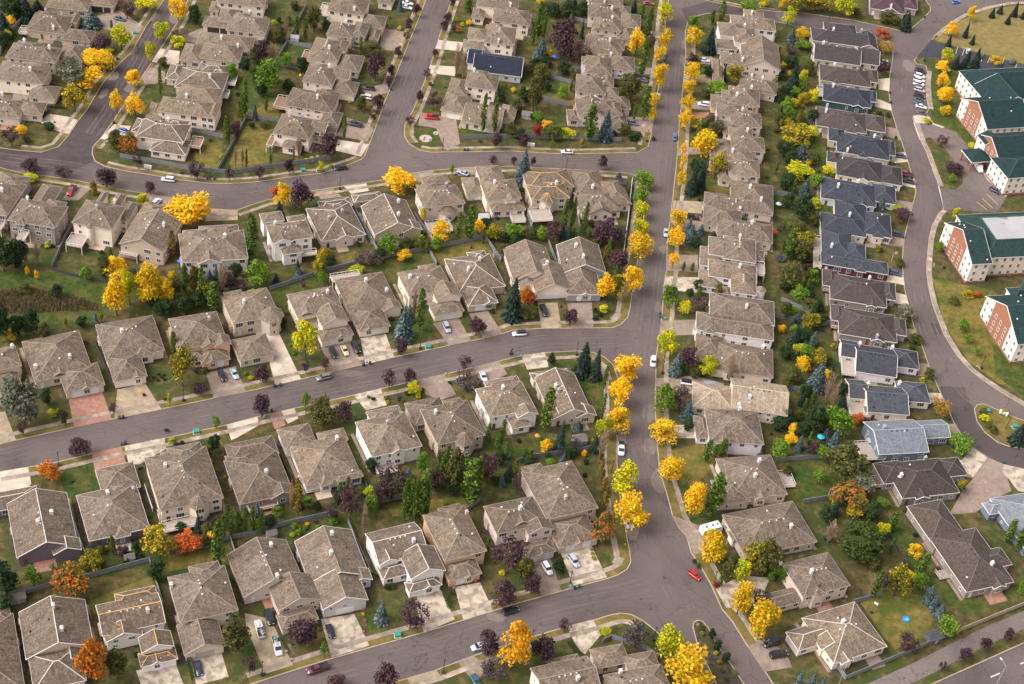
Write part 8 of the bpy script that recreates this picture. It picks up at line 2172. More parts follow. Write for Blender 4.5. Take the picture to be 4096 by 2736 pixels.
HYDRANTS = [(-18.93,-19.29,(0,131,0)),(39.32,-79.51,(0,4,0))]
SHEDS = [
('w',-15.82,62.13,3.36,0.322,(0,100,0)),
('g',-8.93,42.38,2.97,0.305,(0,91,0)),
('g',-57.73,-94.68,2.61,0.516,(0,133,0)),
('g',-92.66,-109.78,2.52,0.487,(0,124,0)),
('g',-116.7,-127.28,3.75,0.442,(0,135,0)),
('d',124.46,-97.91,4.13,0.51,(0,57,0)),
('g',-6.25,130.96,4.02,-0.054,(0,115,0)),
('w',-102.45,162.86,3.11,-0.026,(0,106,0)),
('g',24.06,-41.33,3.94,0.38,(0,142,0)),
('d',9.99,169.21,2.47,0.041,(0,118,0))]
TRAMP = [(3.02,-51.77,2.32,(0,129,0)),(89.03,63.03,3.1,(0,28,0)),(6.53,173.39,2.48,(0,118,0))]
UMBS = [
('red',86.59,77.03,2.21,(0,28,0)),
('lgrey',89.3,94.2,2.26,(0,46,0)),
('blue',-110.63,14.44,2.25,(0,81,0)),
('teal',97.66,-26.1,2.45,(0,35,0)),
('blue',1.05,175.34,2.13,(0,118,0)),
('orange',11.39,-42.92,1.57,(0,131,0)),
('yellow',-94.91,135.2,1.0,(0,107,0))]
POOL = (117.72,-92.3,1.71)
BENCHES = [(144.43,72.37,1.4,(0,42,0)),(153.1,19.29,2.2,(0,41,0))]
FLAGS = [(98.6,-49.9,(0,50,0)),(129.02,71.39,(0,27,0))]
HOOPS = [(108.64,-91.01,-0.6,(0,56,0)),(-174.93,84.03,2.0,(0,70,0))]
LADDER = [(-45.9,-129.4),(-43.9,-132.4)]
ROCKS = [(-42.25,107.28,4.86,(0,209,0)),(-38.89,111.69,2.28,(0,115,0))]
RV = (63.45,-70.2,0.513)
BOAT = (64.8,-8.0,0.028)
CANOPY = (168.243,141.82,0.354,9.764,8.759)
AMBU = (169.35,139.1,-1.358)
PEOPLE = [(-44.18,-134.56,2.5,'grey','person in grey hooded top and dark trousers standing on sidewalk',0.25),(-45.83,-132.5,0.4,'white','person in pale top and dark trousers beside white truck bonnet',0.8)]
DUST = [
(45.01,-23.96,2.6,4.2,0.0),
(45.57,-38.48,2.6,3.6,-0.07),
(48.4,-52.34,2.4,5,-0.04),
(38.32,-13.85,2,3,-0.02),
(36.66,-37.67,2,4,0.11),
(47.88,59.89,1.6,2.6,-0.08),
(46.79,27.79,1.6,3,-0.09),
(38.3,32.87,1.6,3,-0.01),
(39.63,53.01,2,4.5,0.06),
(42.31,153.81,1.5,4,0.05),
(54.56,204.11,1.6,5,-0.07),
(53.75,189.64,1.4,5,0.1),
(-160.69,166.38,2.4,4,-0.15),
(-152.04,167.05,2.4,4,0.05),
(-161.74,138.57,2,4,-0.09),
(-163.08,119.55,2,3.5,-0.09),
(-163.17,107.06,1.6,3.5,-0.11),
(-155.22,113.01,2,3,0.14),
(149.85,212.11,3,5,-0.03),
(41.18,-73.92,2,4,0.14),
(-48.33,-25.31,5,1.5,0.13),
(5.97,-111.35,3,1.5,-0.05)]
CENTRES = [
[(50.1,202.9),(48.0,141.8),(46.4,105.6),(45.1,62.3),(43.3,32.7),(42.2,14.3),(40.8,-5.3),(41.2,-35.1),(43.4,-56.6),(47.3,-73.1),(51.6,-88.5),(56.8,-100.2)],
[(-138.9,-80.3),(-122.3,-70.0),(-105.8,-61.4),(-83.3,-48.9),(-60.9,-36.6),(-35.1,-22.5),(-12.1,-9.2),(10.6,2.5),(31.6,7.2),(40.7,11.7)],
[(-45.8,-142.0),(-29.6,-133.6),(-8.5,-122.8),(7.7,-112.8),(24.5,-103.4),(38.5,-97.4),(46.8,-93.3)],
[(-186.9,58.6),(-159.5,59.2),(-134.1,56.0),(-115.6,55.3),(-102.5,58.4),(-87.2,66.1),(-68.8,76.0),(-44.3,91.7),(-21.1,99.2),(11.0,104.9),(35.3,110.9)],
[(-50.1,215.6),(-52.7,164.1),(-55.6,124.4),(-56.5,95.8)],
[(154.0,227.8),(149.2,201.3),(146.4,180.1),(145.8,157.3),(147.0,139.1),(147.1,124.4),(145.1,109.7),(141.9,95.3),(138.9,78.8),(136.9,63.2),(136.9,48.7),(138.2,37.3),(140.3,24.2),(143.5,14.0),(149.3,4.3),(164.5,-7.4)],
[(-155.8,185.1),(-156.8,139.1),(-157.4,101.0),(-158.8,80.1)]]
MANHOLES = [
(44.38,-98.1,(0,53,0)),
(50.66,-89.39,(0,213,0)),
(-107.63,54.05,(0,84,0)),
(-81.59,-44.87,(0,214,0)),
(-56.87,-34.79,(0,215,0)),
(-14.14,-124.29,(0,216,0)),
(33.35,10.84,(0,217,0)),
(149.72,125.21,(0,24,0)),
(137.55,73.48,(0,26,0)),
(140.02,36.95,(0,30,0)),
(46.31,113.48,(0,218,0)),
(146.55,-5.08,(0,36,0)),
(-62.04,85.26,(0,112,0)),
(145.98,194.4,(0,19,0))]
TALL = [(140.12,-110.49,2.2,'tall pale road lamp beside the wide bottom-right road'),(97.07,-118.38,1.2,'tall pale road lamp beside grey fence at bottom right')]
REEDS = [
(-164.0,-11.6),
(-154.5,-6.8),
(-137.3,-8.5),
(-130.1,-10.2),
(-129.8,-12.7),
(-145.7,-17.0),
(-160.6,-21.6)]
def inside(p, poly):
    c = False
    for i in range(len(poly)):
        x1, y1 = poly[i]; x2, y2 = poly[i-1]
        if (y1 > p[1]) != (y2 > p[1]) and p[0] < (x2-x1)*(p[1]-y1)/(y2-y1)+x1: c = not c
    return c
def LIFT(x, y): return any(inside((x, y), b) for b in BLOCKS.values())
POSW = ['', 'left', 'right', 'middle', 'upper', 'lower', 'first', 'second', 'third', 'fourth', 'fifth', 'sixth', 'seventh', 'eighth', 'ninth', 'tenth', 'eleventh', 'twelfth', 'thirteenth', 'fourteenth', 'fifteenth', 'sixteenth', 'seventeenth', 'eighteenth', 'nineteenth', 'twentieth', 'twenty-first', 'twenty-second']
SUF = ['', ', counted from left', ', counted from top']
KIND_WORDS = {'Y': 'golden yellow tree', 'YG': 'yellow-green tree', 'G': 'bright green tree', 'Gd': 'dark green tree', 'Ol': 'olive green tree', 'YO': 'yellow-orange tree', 'O': 'orange tree', 'O2': 'orange-yellow tree', 'R': 'red-orange tree', 'RR': 'crimson tree', 'RG': 'red-and-green tree', 'P': 'purple-leaved tree', 'PG': 'grey-purple tree', 'S': 'dark green spruce', 'SB': 'blue-green spruce', 'A': 'slim green aspen', 'AY': 'slim yellowing aspen', 'B': 'bare upright poplar', 'BO': 'half-bare orange tree', 'W': 'silvery willow', 'DR': 'big dome-shaped green tree'}
SHRUB_WORDS = {'Gd': 'dark green', 'G': 'green', 'YG': 'yellow-green', 'YO': 'yellow-orange', 'Ol': 'olive', 'PG': 'grey-purple', 'RR': 'red', 'PK': 'pink flowering', 'SB': 'blue-green', 'Y': 'yellow', 'O': 'orange'}
CAR_COLOURS = {'white': 'white', 'whiteb': 'white black-roofed', 'black': 'black', 'silver': 'silver', 'dgrey': 'dark grey', 'grey': 'grey-green', 'slate': 'slate grey', 'navy': 'navy', 'dblue': 'dark blue', 'bluec': 'blue', 'blueb': 'bright blue', 'blueb2': 'blue', 'brown': 'dark brown', 'red': 'bright red', 'redc': 'red', 'redw': 'red and silver', 'crimson': 'crimson', 'dred': 'dark red', 'maroon': 'maroon', 'dpurple': 'dark purple', 'tealc': 'teal', 'lav': 'pale lavender', 'ltblue': 'light blue', 'gold': 'cream-gold'}
CAR_TYPES = {'sedan': 'car', 'suv': 'SUV', 'suvl': 'van', 'suvs': 'hatchback', 'pickup': 'pickup truck', 'pickuw': 'ladder-rack pickup'}
FENCE_WORDS = {'g': 'grey board fence', 'w': 'white fence', 'd': 'dark low fence', 't': 'tan board fence'}
BIN_WORDS = {'k': 'black wheeled bin', 'g': 'green wheeled bin', 'b': 'blue recycling bag'}
def say(phrase, code):
    a, b, c = code; return (POSW[a]+' '+phrase+' '+WHERE[b]+SUF[c]).strip()
# ================================================================ ground, roads, kerbs
def poly_area(p): return sum(p[i][0]*p[i-1][1]-p[i-1][0]*p[i][1] for i in range(len(p)))
def inset(p, d):
    if poly_area(p) > 0: p = p[::-1]          # make counter-clockwise
    n = len(p); out = []
    for i in range(n):
        a, b, c = Vector(p[i-1]), Vector(p[i]), Vector(p[(i+1) % n])
        e1, e2 = (b-a).normalized(), (c-b).normalized()
        n1, n2 = Vector((-e1.y, e1.x)), Vector((-e2.y, e2.x)); m = (n1+n2)
        k = max(.35, 1 + n1.dot(n2)); out.append(tuple(b + m*(d/k)))
    return p, out
def sheet(name, pts, z, mat, kind='structure'):
    bm = bmesh.new(); vs = [bm.verts.new((x, y, z)) for x, y in pts]; f = bm.faces.new(vs)
    f.normal_update()
    if f.normal.z < 0: f.normal_flip()
    bmesh.ops.triangulate(bm, faces=bm.faces[:])
    return tag(obj(name, bm, mat), kind=kind)
bm = bmesh.new(); face(bm, [(-4000,-4000,-.3),(4000,-4000,-.3),(4000,4000,-.3),(-4000,4000,-.3)]); tag(obj('ground', bm, MATS['lawn']), kind='structure')
bm = bmesh.new(); face(bm, [(-420,-330,0),(420,-330,0),(420,520,0),(-420,520,0)]); tag(obj('road', bm, MATS['asphalt']), kind='structure')
for i, p in enumerate(DARKROAD): sheet('road_resurfaced', p, .012+.004*i, MATS['asphalt_dark'])
def track(line, off, wd, z):
    bm = bmesh.new(); uvl = bm.loops.layers.uv.new('uv'); L = [Vector(p) for p in line]; prev = None
    for i, p in enumerate(L):
        d = (L[min(i+1, len(L)-1)] - L[max(i-1, 0)]).normalized(); s = Vector((-d.y, d.x)); c = p + s*off
        v = [(*(c+s*wd/2), z), (*(c-s*wd/2), z)]
        if prev:
            f = bm.faces.new([bm.verts.new(q) for q in (prev[0], prev[1], v[1], v[0])])
            for l, u in zip(f.loops, (0, 1, 1, 0)): l[uvl].uv = (u, i)
            f.normal_update()
            if f.normal.z < 0: f.normal_flip()
        prev = v
    tag(obj('wheel_track', bm, MATS['track']), kind='structure')
for i, ln in enumerate(CENTRES):
    for j, o in enumerate((-2.9, -1.3, 1.3, 2.9)): track(ln, o, 1.3, .04+.003*i+.0007*j)
for i, p in enumerate(PATCHES): sheet('road_patch', p, .024+.004*i, MATS['asphalt_dark'])
for i, (x, y, a, b, r) in enumerate(DUST):
    rn = random.Random(i); c, s = math.cos(r), math.sin(r); P = []
    for k in range(18):
        t = k*6.2832/18; q = rn.uniform(.8, 1.12); u, v = a*q*math.cos(t), b*q*math.sin(t); P.append((x+c*u-s*v, y+s*u+c*v))
    sheet('road_patch', P, .034+.002*i, MATS['asphalt_dusty'])
def block(name, pts, kerbw=.32, top='lawn', h=.14):
    p, q = inset(pts, kerbw)
    bm = bmesh.new(); n = len(p)
    a = [bm.verts.new((x, y, -.2)) for x, y in p]; b = [bm.verts.new((x, y, h)) for x, y in p]; c = [bm.verts.new((x, y, h)) for x, y in q]
    for i in range(n):
        j = (i+1) % n
        bm.faces.new((a[i], a[j], b[j], b[i])); bm.faces.new((b[i], b[j], c[j], c[i]))
    tag(obj('kerb', bm, MATS['kerb']), kind='structure')
    sheet('lawn', q, h-.004, MATS[top])
for k, p in BLOCKS.items(): block(k, p)
for k, p in ISLANDS.items(): block(k, p, .3, 'mulch' if k == 'median' else 'verge')
zc = 0
def ribbon(name, line, wd, z, mat, kind='structure'):
    bm = bmesh.new(); L = [Vector(p) for p in line]; prev = None
    for i, p in enumerate(L):
        d = ((L[min(i+1, len(L)-1)] - p).normalized() + (p - L[max(i-1, 0)]).normalized()).normalized()
        s = Vector((-d.y, d.x))*(wd/2); v = (bm.verts.new((p.x+s.x, p.y+s.y, z)), bm.verts.new((p.x-s.x, p.y-s.y, z)))
        if prev: bm.faces.new((prev[0], prev[1], v[1], v[0]))
        prev = v
    bmesh.ops.recalc_face_normals(bm, faces=bm.faces[:])
    for f in bm.faces:
        if f.normal.z < 0: f.normal_flip()
    return tag(obj(name, bm, mat), kind=kind)
for i, (vl, swl, vw, sw) in enumerate(WALKS):
    if vl: ribbon('verge', vl, vw, .147 + .0005*i, MATS['verge'])
PN = {'c':'driveway','s':'driveway','t':'driveway','a':'driveway','r':'driveway','k':'car_park','d':'entrance_drive','l':'lawn','y':'lawn','f':'field','w':'reed_bed','m':'garden_bed'}
for i, (k, p) in enumerate(PAVES):
    z = .158 if k in 'lyfwm' else .17
    sheet(PN[k], p, z + .0004*(i % 12), MATS[PAVE[k]])
for i, (vl, swl, vw, sw) in enumerate(WALKS): ribbon('sidewalk', swl, sw, .186 + .0006*i, MATS['sidewalk'])
for p in LINES: ribbon('lane_marking', p, .28, .02 if not p[0] in () else 0, MATS['line_white'])
for p in YLINES: ribbon('parking_line', p, .22, .2, MATS['line_yellow'])
ribbon('path', PATH, PATHW, .2, MATS['asphalt_lot'])
# ================================================================ houses
def uvface(bm, pts, uvl, o, u, v):
    f = bm.faces.new([bm.verts.new(p) for p in pts])
    for l in f.loops:
        d = l.vert.co - o; l[uvl].uv = (d.dot(u) + 37, d.dot(v) + 53)
    return f
def slope(bm, uvl, pts):          # pts[0]->pts[1] is the eave
    a, b, c = map(Vector, pts[:3]); u = (b-a).normalized(); n = u.cross(c-a).normalized(); v = n.cross(u)
    uvface(bm, [Vector(p) for p in pts], uvl, a, u, v)
def roof_z(B, x, y):
    k, e, x0, y0, x1, y1, p = B[:7]
    if not (x0 <= x <= x1 and y0 <= y <= y1): return 0
    dx, dy = min(x-x0, x1-x), min(y-y0, y1-y)
    if k in 'ho': return e + p*min(dx, dy)
    if k == 'm': return e + p*min(dx, dy, 6)
    return e + p*(dy if k == 'u' else dx)
WIN = {}
def window_mesh(wd, h, frame):
    key = (wd, h, frame)
    if key not in WIN:
        bm = bmesh.new(); t = .12
        box(bm, -wd/2, -.06, 0, -wd/2+t, .03, h); box(bm, wd/2-t, -.06, 0, wd/2, .03, h)
        box(bm, -wd/2+t, -.06, h-t, wd/2-t, .03, h); box(bm, -wd/2-.04, -.1, -.07, wd/2+.04, .03, 0)
        n = 1 if wd < 1 else (2 if wd < 2 else 3)
        for i in range(1, n): x = -wd/2 + wd*i/n; box(bm, x-.035, -.05, 0, x+.035, .02, h-t)
        a = tomesh('window', bm, MATS['trim_dark' if frame == 'd' else 'trim_white'])
        bm = bmesh.new(); face(bm, [(-wd/2+t,-.02,.0),(wd/2-t,-.02,.0),(wd/2-t,-.02,h-t),(-wd/2+t,-.02,h-t)])
        WIN[key] = (a, tomesh('pane', bm, MATS['glass']))
    return WIN[key]
GAR = {}
def garage_mesh(wd, col):
    if (wd, col) not in GAR:
        bm = bmesh.new(); box(bm, -wd/2, -.05, 0, wd/2, .02, 2.2)
        for i in range(4): box(bm, -wd/2+.08, -.075, .07+.53*i, wd/2-.08, -.048, .52+.53*i)
        GAR[wd, col] = tomesh('garage_door', bm, MATS['garage_'+col])
    return GAR[wd, col]
bm = bmesh.new(); box(bm, -.48, -.06, 0, .48, .02, 2.1); box(bm, -.35, -.085, 1.1, .35, -.055, 1.95)
DOOR = tomesh('door', bm, plain('door_paint', (.12,.07,.05), .5)); DOORW = tomesh('door', bm := (lambda b: (box(b, -.48, -.06, 0, .48, .02, 2.1), box(b, -.35, -.085, 1.1, .35, -.055, 1.95), b)[2])(bmesh.new()), MATS['trim_white']); DOORR = tomesh('door', (lambda b: (box(b, -.48, -.06, 0, .48, .02, 2.1), box(b, -.35, -.085, 1.1, .35, -.055, 1.95), b)[2])(bmesh.new()), plain('door_red', (.4,.02,.02), .5))
VENT = {}
for nm, mt in (('white', 'chimney_white'), ('black', 'black')):
    bm = bmesh.new(); box(bm, -.17, -.17, -.3, .17, .17, .28); box(bm, -.22, -.22, .28, .22, .22, .36); VENT[nm] = tomesh('roof_vent', bm, MATS[mt])
def chimney_mesh(col):
    bm = bmesh.new(); box(bm, -.42, -.36, -1.2, .42, .36, 1.25); box(bm, -.5, -.44, 1.25, .5, .44, 1.4); cone(bm, (0,0,1.4), (0,0,1.85), .17, .17, 8); cone(bm, (0,0,1.85), (0,0,1.95), .27, .2, 8)
    return tomesh('chimney', bm, MATS[col])
CHIM = {c: chimney_mesh(c) for c in ('chimney_white', 'chimney_tan', 'metal_grey')}
OV = .42
def house(h, idx):
    name, label, wi, cat, cx, cy, ang, wallc, roofc, caps, trim, blocks, chims, decks, seed = h
    rn = random.Random(seed); big = cat == 'care home'
    if wi >= 0: label += ', ' + WHERE[wi].replace('by ', '').replace(' house', '')
    blocks = [(k, e, x0-.011*j, y0-.011*j, x1+.011*j, y1+.011*j, p, f) for j, (k, e, x0, y0, x1, y1, p, f) in enumerate(blocks)]
    root = empty(name, (cx, cy, .14), ang, label, cat, 'care home buildings' if big else 'houses of the estate')
    wm, tm = wall_mat(wallc), MATS['trim_dark' if trim == 'd' else ('trim_white' if (wallc in ('white','slate','mauve','grey','blue','teal','maroon','green','brick3') or roofc not in ('shake','fleck','light') or caps == 'w') else 'trim_beige')]
    wb, rb, fb, cb = bmesh.new(), bmesh.new(), bmesh.new(), bmesh.new(); uvl = rb.loops.layers.uv.new('uv')
    flat = bmesh.new(); nflat = 0
    # the walls, roof slopes, fascia boards and ridge caps of every wing
    for bi, B in enumerate(blocks):
        k, e, x0, y0, x1, y1, p, fl = B; e0 = e - .24; t = .025
        W_, D_ = x1-x0, y1-y0
        def cap(a, b, wd=.26):
            if (Vector(a)-Vector(b)).length > .3: bar(cb, Vector(a)+Vector((0,0,.02)), Vector(b)+Vector((0,0,.02)), wd*(.55 if caps == 'o' else .8), t2=.09)
        if k == 'o':
            n = 8; c = Vector(((x0+x1)/2, (y0+y1)/2, 0)); rx, ry = W_/2*1.05, D_/2*1.05
            P = [Vector((c.x+rx*math.cos(math.pi/8+i*math.pi/4), c.y+ry*math.sin(math.pi/8+i*math.pi/4), e)) for i in range(n)]; top = Vector((c.x, c.y, e+min(rx, ry)*max(p, .55)))
            for i in range(n):
                a, b = P[i], P[(i+1) % n]; slope(rb, uvl, [a, b, top]); cap(a, top, .2)
                face(fb, [(a.x,a.y,e0),(b.x,b.y,e0),b,a]); face(fb, [(c.x,c.y,e0),(b.x,b.y,e0),(a.x,a.y,e0)], 1)
                a2, b2 = c+(a-c)*.86, c+(b-c)*.86; face(wb, [(a2.x,a2.y,-.4),(b2.x,b2.y,-.4),(b2.x,b2.y,e0+.01),(a2.x,a2.y,e0+.01)])
            continue
        c = [Vector((x0,y0,e)), Vector((x1,y0,e)), Vector((x1,y1,e)), Vector((x0,y1,e))]
        if k == 'h':
            if W_ >= D_: r0, r1 = Vector((x0+D_/2, (y0+y1)/2, e+D_/2*p)), Vector((x1-D_/2, (y0+y1)/2, e+D_/2*p)); F = [[c[0],c[1],r1,r0],[c[1],c[2],r1],[c[2],c[3],r0,r1],[c[3],c[0],r0]]; hp = [(c[0],r0),(c[3],r0),(c[1],r1),(c[2],r1)]
            else: r0, r1 = Vector(((x0+x1)/2, y0+W_/2, e+W_/2*p)), Vector(((x0+x1)/2, y1-W_/2, e+W_/2*p)); F = [[c[0],c[1],r0],[c[1],c[2],r1,r0],[c[2],c[3],r1],[c[3],c[0],r0,r1]]; hp = [(c[0],r0),(c[1],r0),(c[2],r1),(c[3],r1)]
            for f in F:
                if (f[2]-f[0]).length > .01: slope(rb, uvl, f if len(f) == 3 or (f[2]-f[3]).length > .01 else f[:3])
            for a, b in hp: cap(a, b)
            cap(r0, r1, .3)
        elif k == 'm':
            i_ = 6.0; q = [Vector((x0+i_,y0+i_,e+i_*p)), Vector((x1-i_,y0+i_,e+i_*p)), Vector((x1-i_,y1-i_,e+i_*p)), Vector((x0+i_,y1-i_,e+i_*p))]
            for i in range(4): slope(rb, uvl, [c[i], c[(i+1)%4], q[(i+1)%4], q[i]]); cap(c[i], q[i]); bar(cb, q[i], q[(i+1)%4], .35, t2=.5)
            face(flat, [v-Vector((0,0,.12)) for v in q]); nflat += 1
        else:
            if k == 'u': r0, r1 = Vector((x0,(y0+y1)/2,e+D_/2*p)), Vector((x1,(y0+y1)/2,e+D_/2*p)); S2 = [[c[0],c[1],r1,r0],[c[2],c[3],r0,r1]]; G = [(c[3],c[0],r0,Vector((1,0,0))),(c[1],c[2],r1,Vector((-1,0,0)))]
            else: r0, r1 = Vector(((x0+x1)/2,y0,e+W_/2*p)), Vector(((x0+x1)/2,y1,e+W_/2*p)); S2 = [[c[1],c[2],r1,r0],[c[3],c[0],r0,r1]]; G = [(c[0],c[1],r0,Vector((0,1,0))),(c[2],c[3],r1,Vector((0,-1,0)))]
            for f in S2:
                slope(rb, uvl, f); face(fb, [v-Vector((0,0,.2)) for v in f[::-1]], 1)
            cap(r0, r1, .3)
            for a, b, r, inw in G:
                a2, b2, r2 = a+inw*OV, b+inw*OV, r+inw*OV; d = (b-a).normalized()*OV
                face(wb, [(a2+d)-Vector((0,0,.24)), (b2-d)-Vector((0,0,.24)), (b2-d)+Vector((0,0,OV*p-.2)), r2-Vector((0,0,.2)), (a2+d)+Vector((0,0,OV*p-.2))])
                for s, q in ((a, r), (r, b)):
                    o_ = -inw*.03; face(fb, [s+o_-Vector((0,0,.26)), q+o_-Vector((0,0,.26)), q+o_+Vector((0,0,.02)), s+o_+Vector((0,0,.02))]); face(fb, [s+o_-Vector((0,0,.26)), s+inw*.1-Vector((0,0,.26)), q+inw*.1-Vector((0,0,.26)), q+o_-Vector((0,0,.26))])
                    face(fb, [s+o_+Vector((0,0,.02)), q+o_+Vector((0,0,.02)), q+inw*.09+Vector((0,0,.02)), s+inw*.09+Vector((0,0,.02))])
        for i in range(4):
            a, b = c[i], c[(i+1)%4]
            if k == 'u' and i in (1,3) or k == 'v' and i in (0,2): continue
            o_ = (b-a).normalized().cross(Vector((0,0,1)))*.03
            a, b = a+o_, b+o_; lift = Vector((0,0,.015))
            face(fb, [(a.x,a.y,e0),(b.x,b.y,e0),b+lift,a+lift]); face(fb, [a+lift, b+lift, b-o_*4+lift, a-o_*4+lift])
        if k in 'hm': face(fb, [(x0,y0,e0),(x0,y1,e0),(x1,y1,e0),(x1,y0,e0)], 1)
        X0, Y0, X1, Y1 = x0+OV, y0+OV, x1-OV, y1-OV
        for q in (((X0,Y0),(X1,Y0)),((X1,Y0),(X1,Y1)),((X1,Y1),(X0,Y1)),((X0,Y1),(X0,Y0))):
            (ax, ay), (bx, by) = q; face(wb, [(ax,ay,-.4),(bx,by,-.4),(bx,by,e0+.01),(ax,ay,e0+.01)])
    wall = obj('wall', wb, wm, root); roof = obj('roof', rb, MATS['roof_'+roofc], root)
    obj('fascia', fb, [tm, MATS['soffit']], roof); obj('ridge_cap', cb, MATS['cap_orange' if caps == 'o' else ('cap_white' if caps == 'w' else 'cap_'+roofc)], roof)
    if nflat: obj('flat_roof', flat, MATS['membrane'], root)
    else: flat.free()
    gb = bmesh.new(); c_, s_ = math.cos(ang), math.sin(ang)
    for j, B in enumerate(blocks):
        q = rn.uniform(.5, 1.3); zz = .151 + .0006*j + .0001*(idx % 5)
        P = [(B[2]-q+OV,B[3]-q+OV),(B[4]+q-OV,B[3]-q+OV),(B[4]+q-OV,B[5]+q-OV),(B[2]-q+OV,B[5]+q-OV)]
        face(gb, [(cx+c_*px-s_*py, cy+s_*px+c_*py, zz) for px, py in P])
    tag(obj('garden_bed', gb, MATS['mulch']), kind='structure')
    if not big and wi >= 0:      # back patio and a side path, as most of these yards have
        B = blocks[0]; fs = ''.join(b[7] for b in blocks); pw, pd = rn.uniform(3.5, 6), rn.uniform(2.6, 4); px = rn.uniform(B[2]+1, max(B[2]+1.1, B[4]-pw-1)); south = 'S' not in fs
        Q = [(px,B[3]+OV-pd,px+pw,B[3]+OV)] if south else [(px,B[5]-OV,px+pw,B[5]-OV+pd)]
        sx = rn.choice([(B[4]-OV+.25, B[4]-OV+1.25), (B[2]+OV-1.25, B[2]+OV-.25)]); Q.append((sx[0], B[3], sx[1], B[5]+1))
        for j, (a, b, c, d) in enumerate(Q):
            P = [(cx+c_*u-s_*v, cy+s_*u+c_*v) for u, v in ((a,b),(c,b),(c,d),(a,d))]
            sheet(('patio', 'side_path')[j], P, .1622+.0008*j+.0001*(idx % 7), MATS[rn.choice(['aggregate','concrete_tan','concrete','brick_paving','sidewalk'] if j == 0 else ['sidewalk','aggregate','mulch'])])
    def hidden(x, y, z, own):
        for j, B in enumerate(blocks):
            if j != own and B[2]+.3 < x < B[4]-.3 and B[3]+.3 < y < B[5]-.3 and z < B[1]+.8: return True
        return False
    SD = {'S': (0,-1), 'N': (0,1), 'E': (1,0), 'W': (-1,0)}
    gcol = rn.choice(['white']*6+['tan']) if roofc in ('shake','fleck','light') else 'white'
    if 'dark' in label and 'garage door' in label: gcol = 'dark'
    door_done = False
    for bi, B in enumerate(blocks):
        k, e, x0, y0, x1, y1, p, fl = B
        if k in 'o': sides = {}
        X0, Y0, X1, Y1 = x0+OV, y0+OV, x1-OV, y1-OV; mx, my = (X0+X1)/2, (Y0+Y1)/2
        for s, (nx, ny) in SD.items():
            L = (X1-X0) if s in 'SN' else (Y1-Y0)
            if k == 'o': L *= .75
            if L < 1.6: continue
            rz = {'S':0,'E':math.pi/2,'N':math.pi,'W':-math.pi/2}[s]
            ox, oy = (mx, Y0) if s == 'S' else (mx, Y1) if s == 'N' else (X1, my) if s == 'E' else (X0, my)
            tx, ty = math.cos(rz), math.sin(rz)
            st = 3 if big else max(1, round((e+.5)/2.85)); sh = (e-.2)/st
            isg = s in fl[:1] if fl else False
            if isg:
                ws = [4.9] if len(fl) == 1 else [4.6, 2.6]
                if L < sum(ws)+.6: ws = [min(4.9, max(2.4, L-.7))] if len(fl) == 1 else [(L-1.2)/2]*2
                pos = -(sum(ws)+.5*(len(ws)-1))/2
                for g in ws:
                    o = meshobj('garage_door', garage_mesh(round(g,1), gcol), root, (ox+tx*(pos+g/2), oy+ty*(pos+g/2), .02), rz); pos += g+.5
            for lv in range(st):
                if isg and lv == 0: continue
                n = int(L//(3.0 if big else 3.3)) if s in 'SN' or big else int(L//4.5)
                if n == 0 and L > 2 and (s in 'SN' or k in 'vo'): n = 1
                for i in range(n):
                    off = (i+.5)/n*L - L/2 + rn.uniform(-.25,.25)
                    if big: wd, hh, off = 1.2, 1.5, (i+.5)/n*L-L/2
                    elif s in 'SN' or k == 'o': wd, hh = rn.choice([(1.2,1.3),(1.8,1.4),(1.8,1.6),(2.4,1.6),(1.5,1.4),(.9,1.3)])
                    else: wd, hh = rn.choice([(.9,.7),(1.2,1.1),(.7,1.1)])
                    if not big and rn.random() < (.12 if s in 'SN' else .3): continue
                    wd = min(wd, L-.5)
                    if wd < .6: continue
                    x, y, z = ox+tx*off, oy+ty*off, lv*sh+.95
                    hh = min(hh, sh-1.05)
                    if hidden(x+nx*.5, y+ny*.5, z, bi): continue
                    if not door_done and lv == 0 and not big and bi == 0 and s == (fl[:1] or 'S') :
                        door_done = True; meshobj('door', DOORR if 'red front door' in label else rn.choice([DOOR, DOORW]), root, (x, y, .05), rz); continue
                    fm, pm = window_mesh(round(wd,1), round(hh,1), trim)
                    kk = .07 if big else 0
                    f = meshobj('window', fm, root, (x+nx*kk, y+ny*kk, z), rz); meshobj('pane', pm, f)
    if big:      # brick panels and base course on the gable ends, as in the photo
        bb = bmesh.new()
        for bi, B in enumerate(blocks):
            k, e, x0, y0, x1, y1, p, fl = B; X0, Y0, X1, Y1 = x0+OV-.04, y0+OV-.04, x1-OV+.04, y1-OV+.04
            for q in (((X0,Y0),(X1,Y0)),((X1,Y0),(X1,Y1)),((X1,Y1),(X0,Y1)),((X0,Y1),(X0,Y0))):
                (ax, ay), (bx, by) = q; face(bb, [(ax,ay,-.4),(bx,by,-.4),(bx,by,.9),(ax,ay,.9)])
            if k == 'u':
                a, b = (Y0+(Y1-Y0)*.28, Y0+(Y1-Y0)*.76) if bi == 0 else (Y0+.3, Y1-.3); m = (y0+y1)/2; zt = lambda y: e - .35 + p*min(y-y0, y1-y)
                bp = bmesh.new(); face(bp, [(X0-.03,b,-.4),(X0-.03,a,-.4),(X0-.03,a,zt(a)),(X0-.03,m,zt(m)),(X0-.03,b,zt(b))]); obj('brick_panel', bp, MATS['brick'], wall)
        obj('brick_base', bb, MATS['brick'], wall)
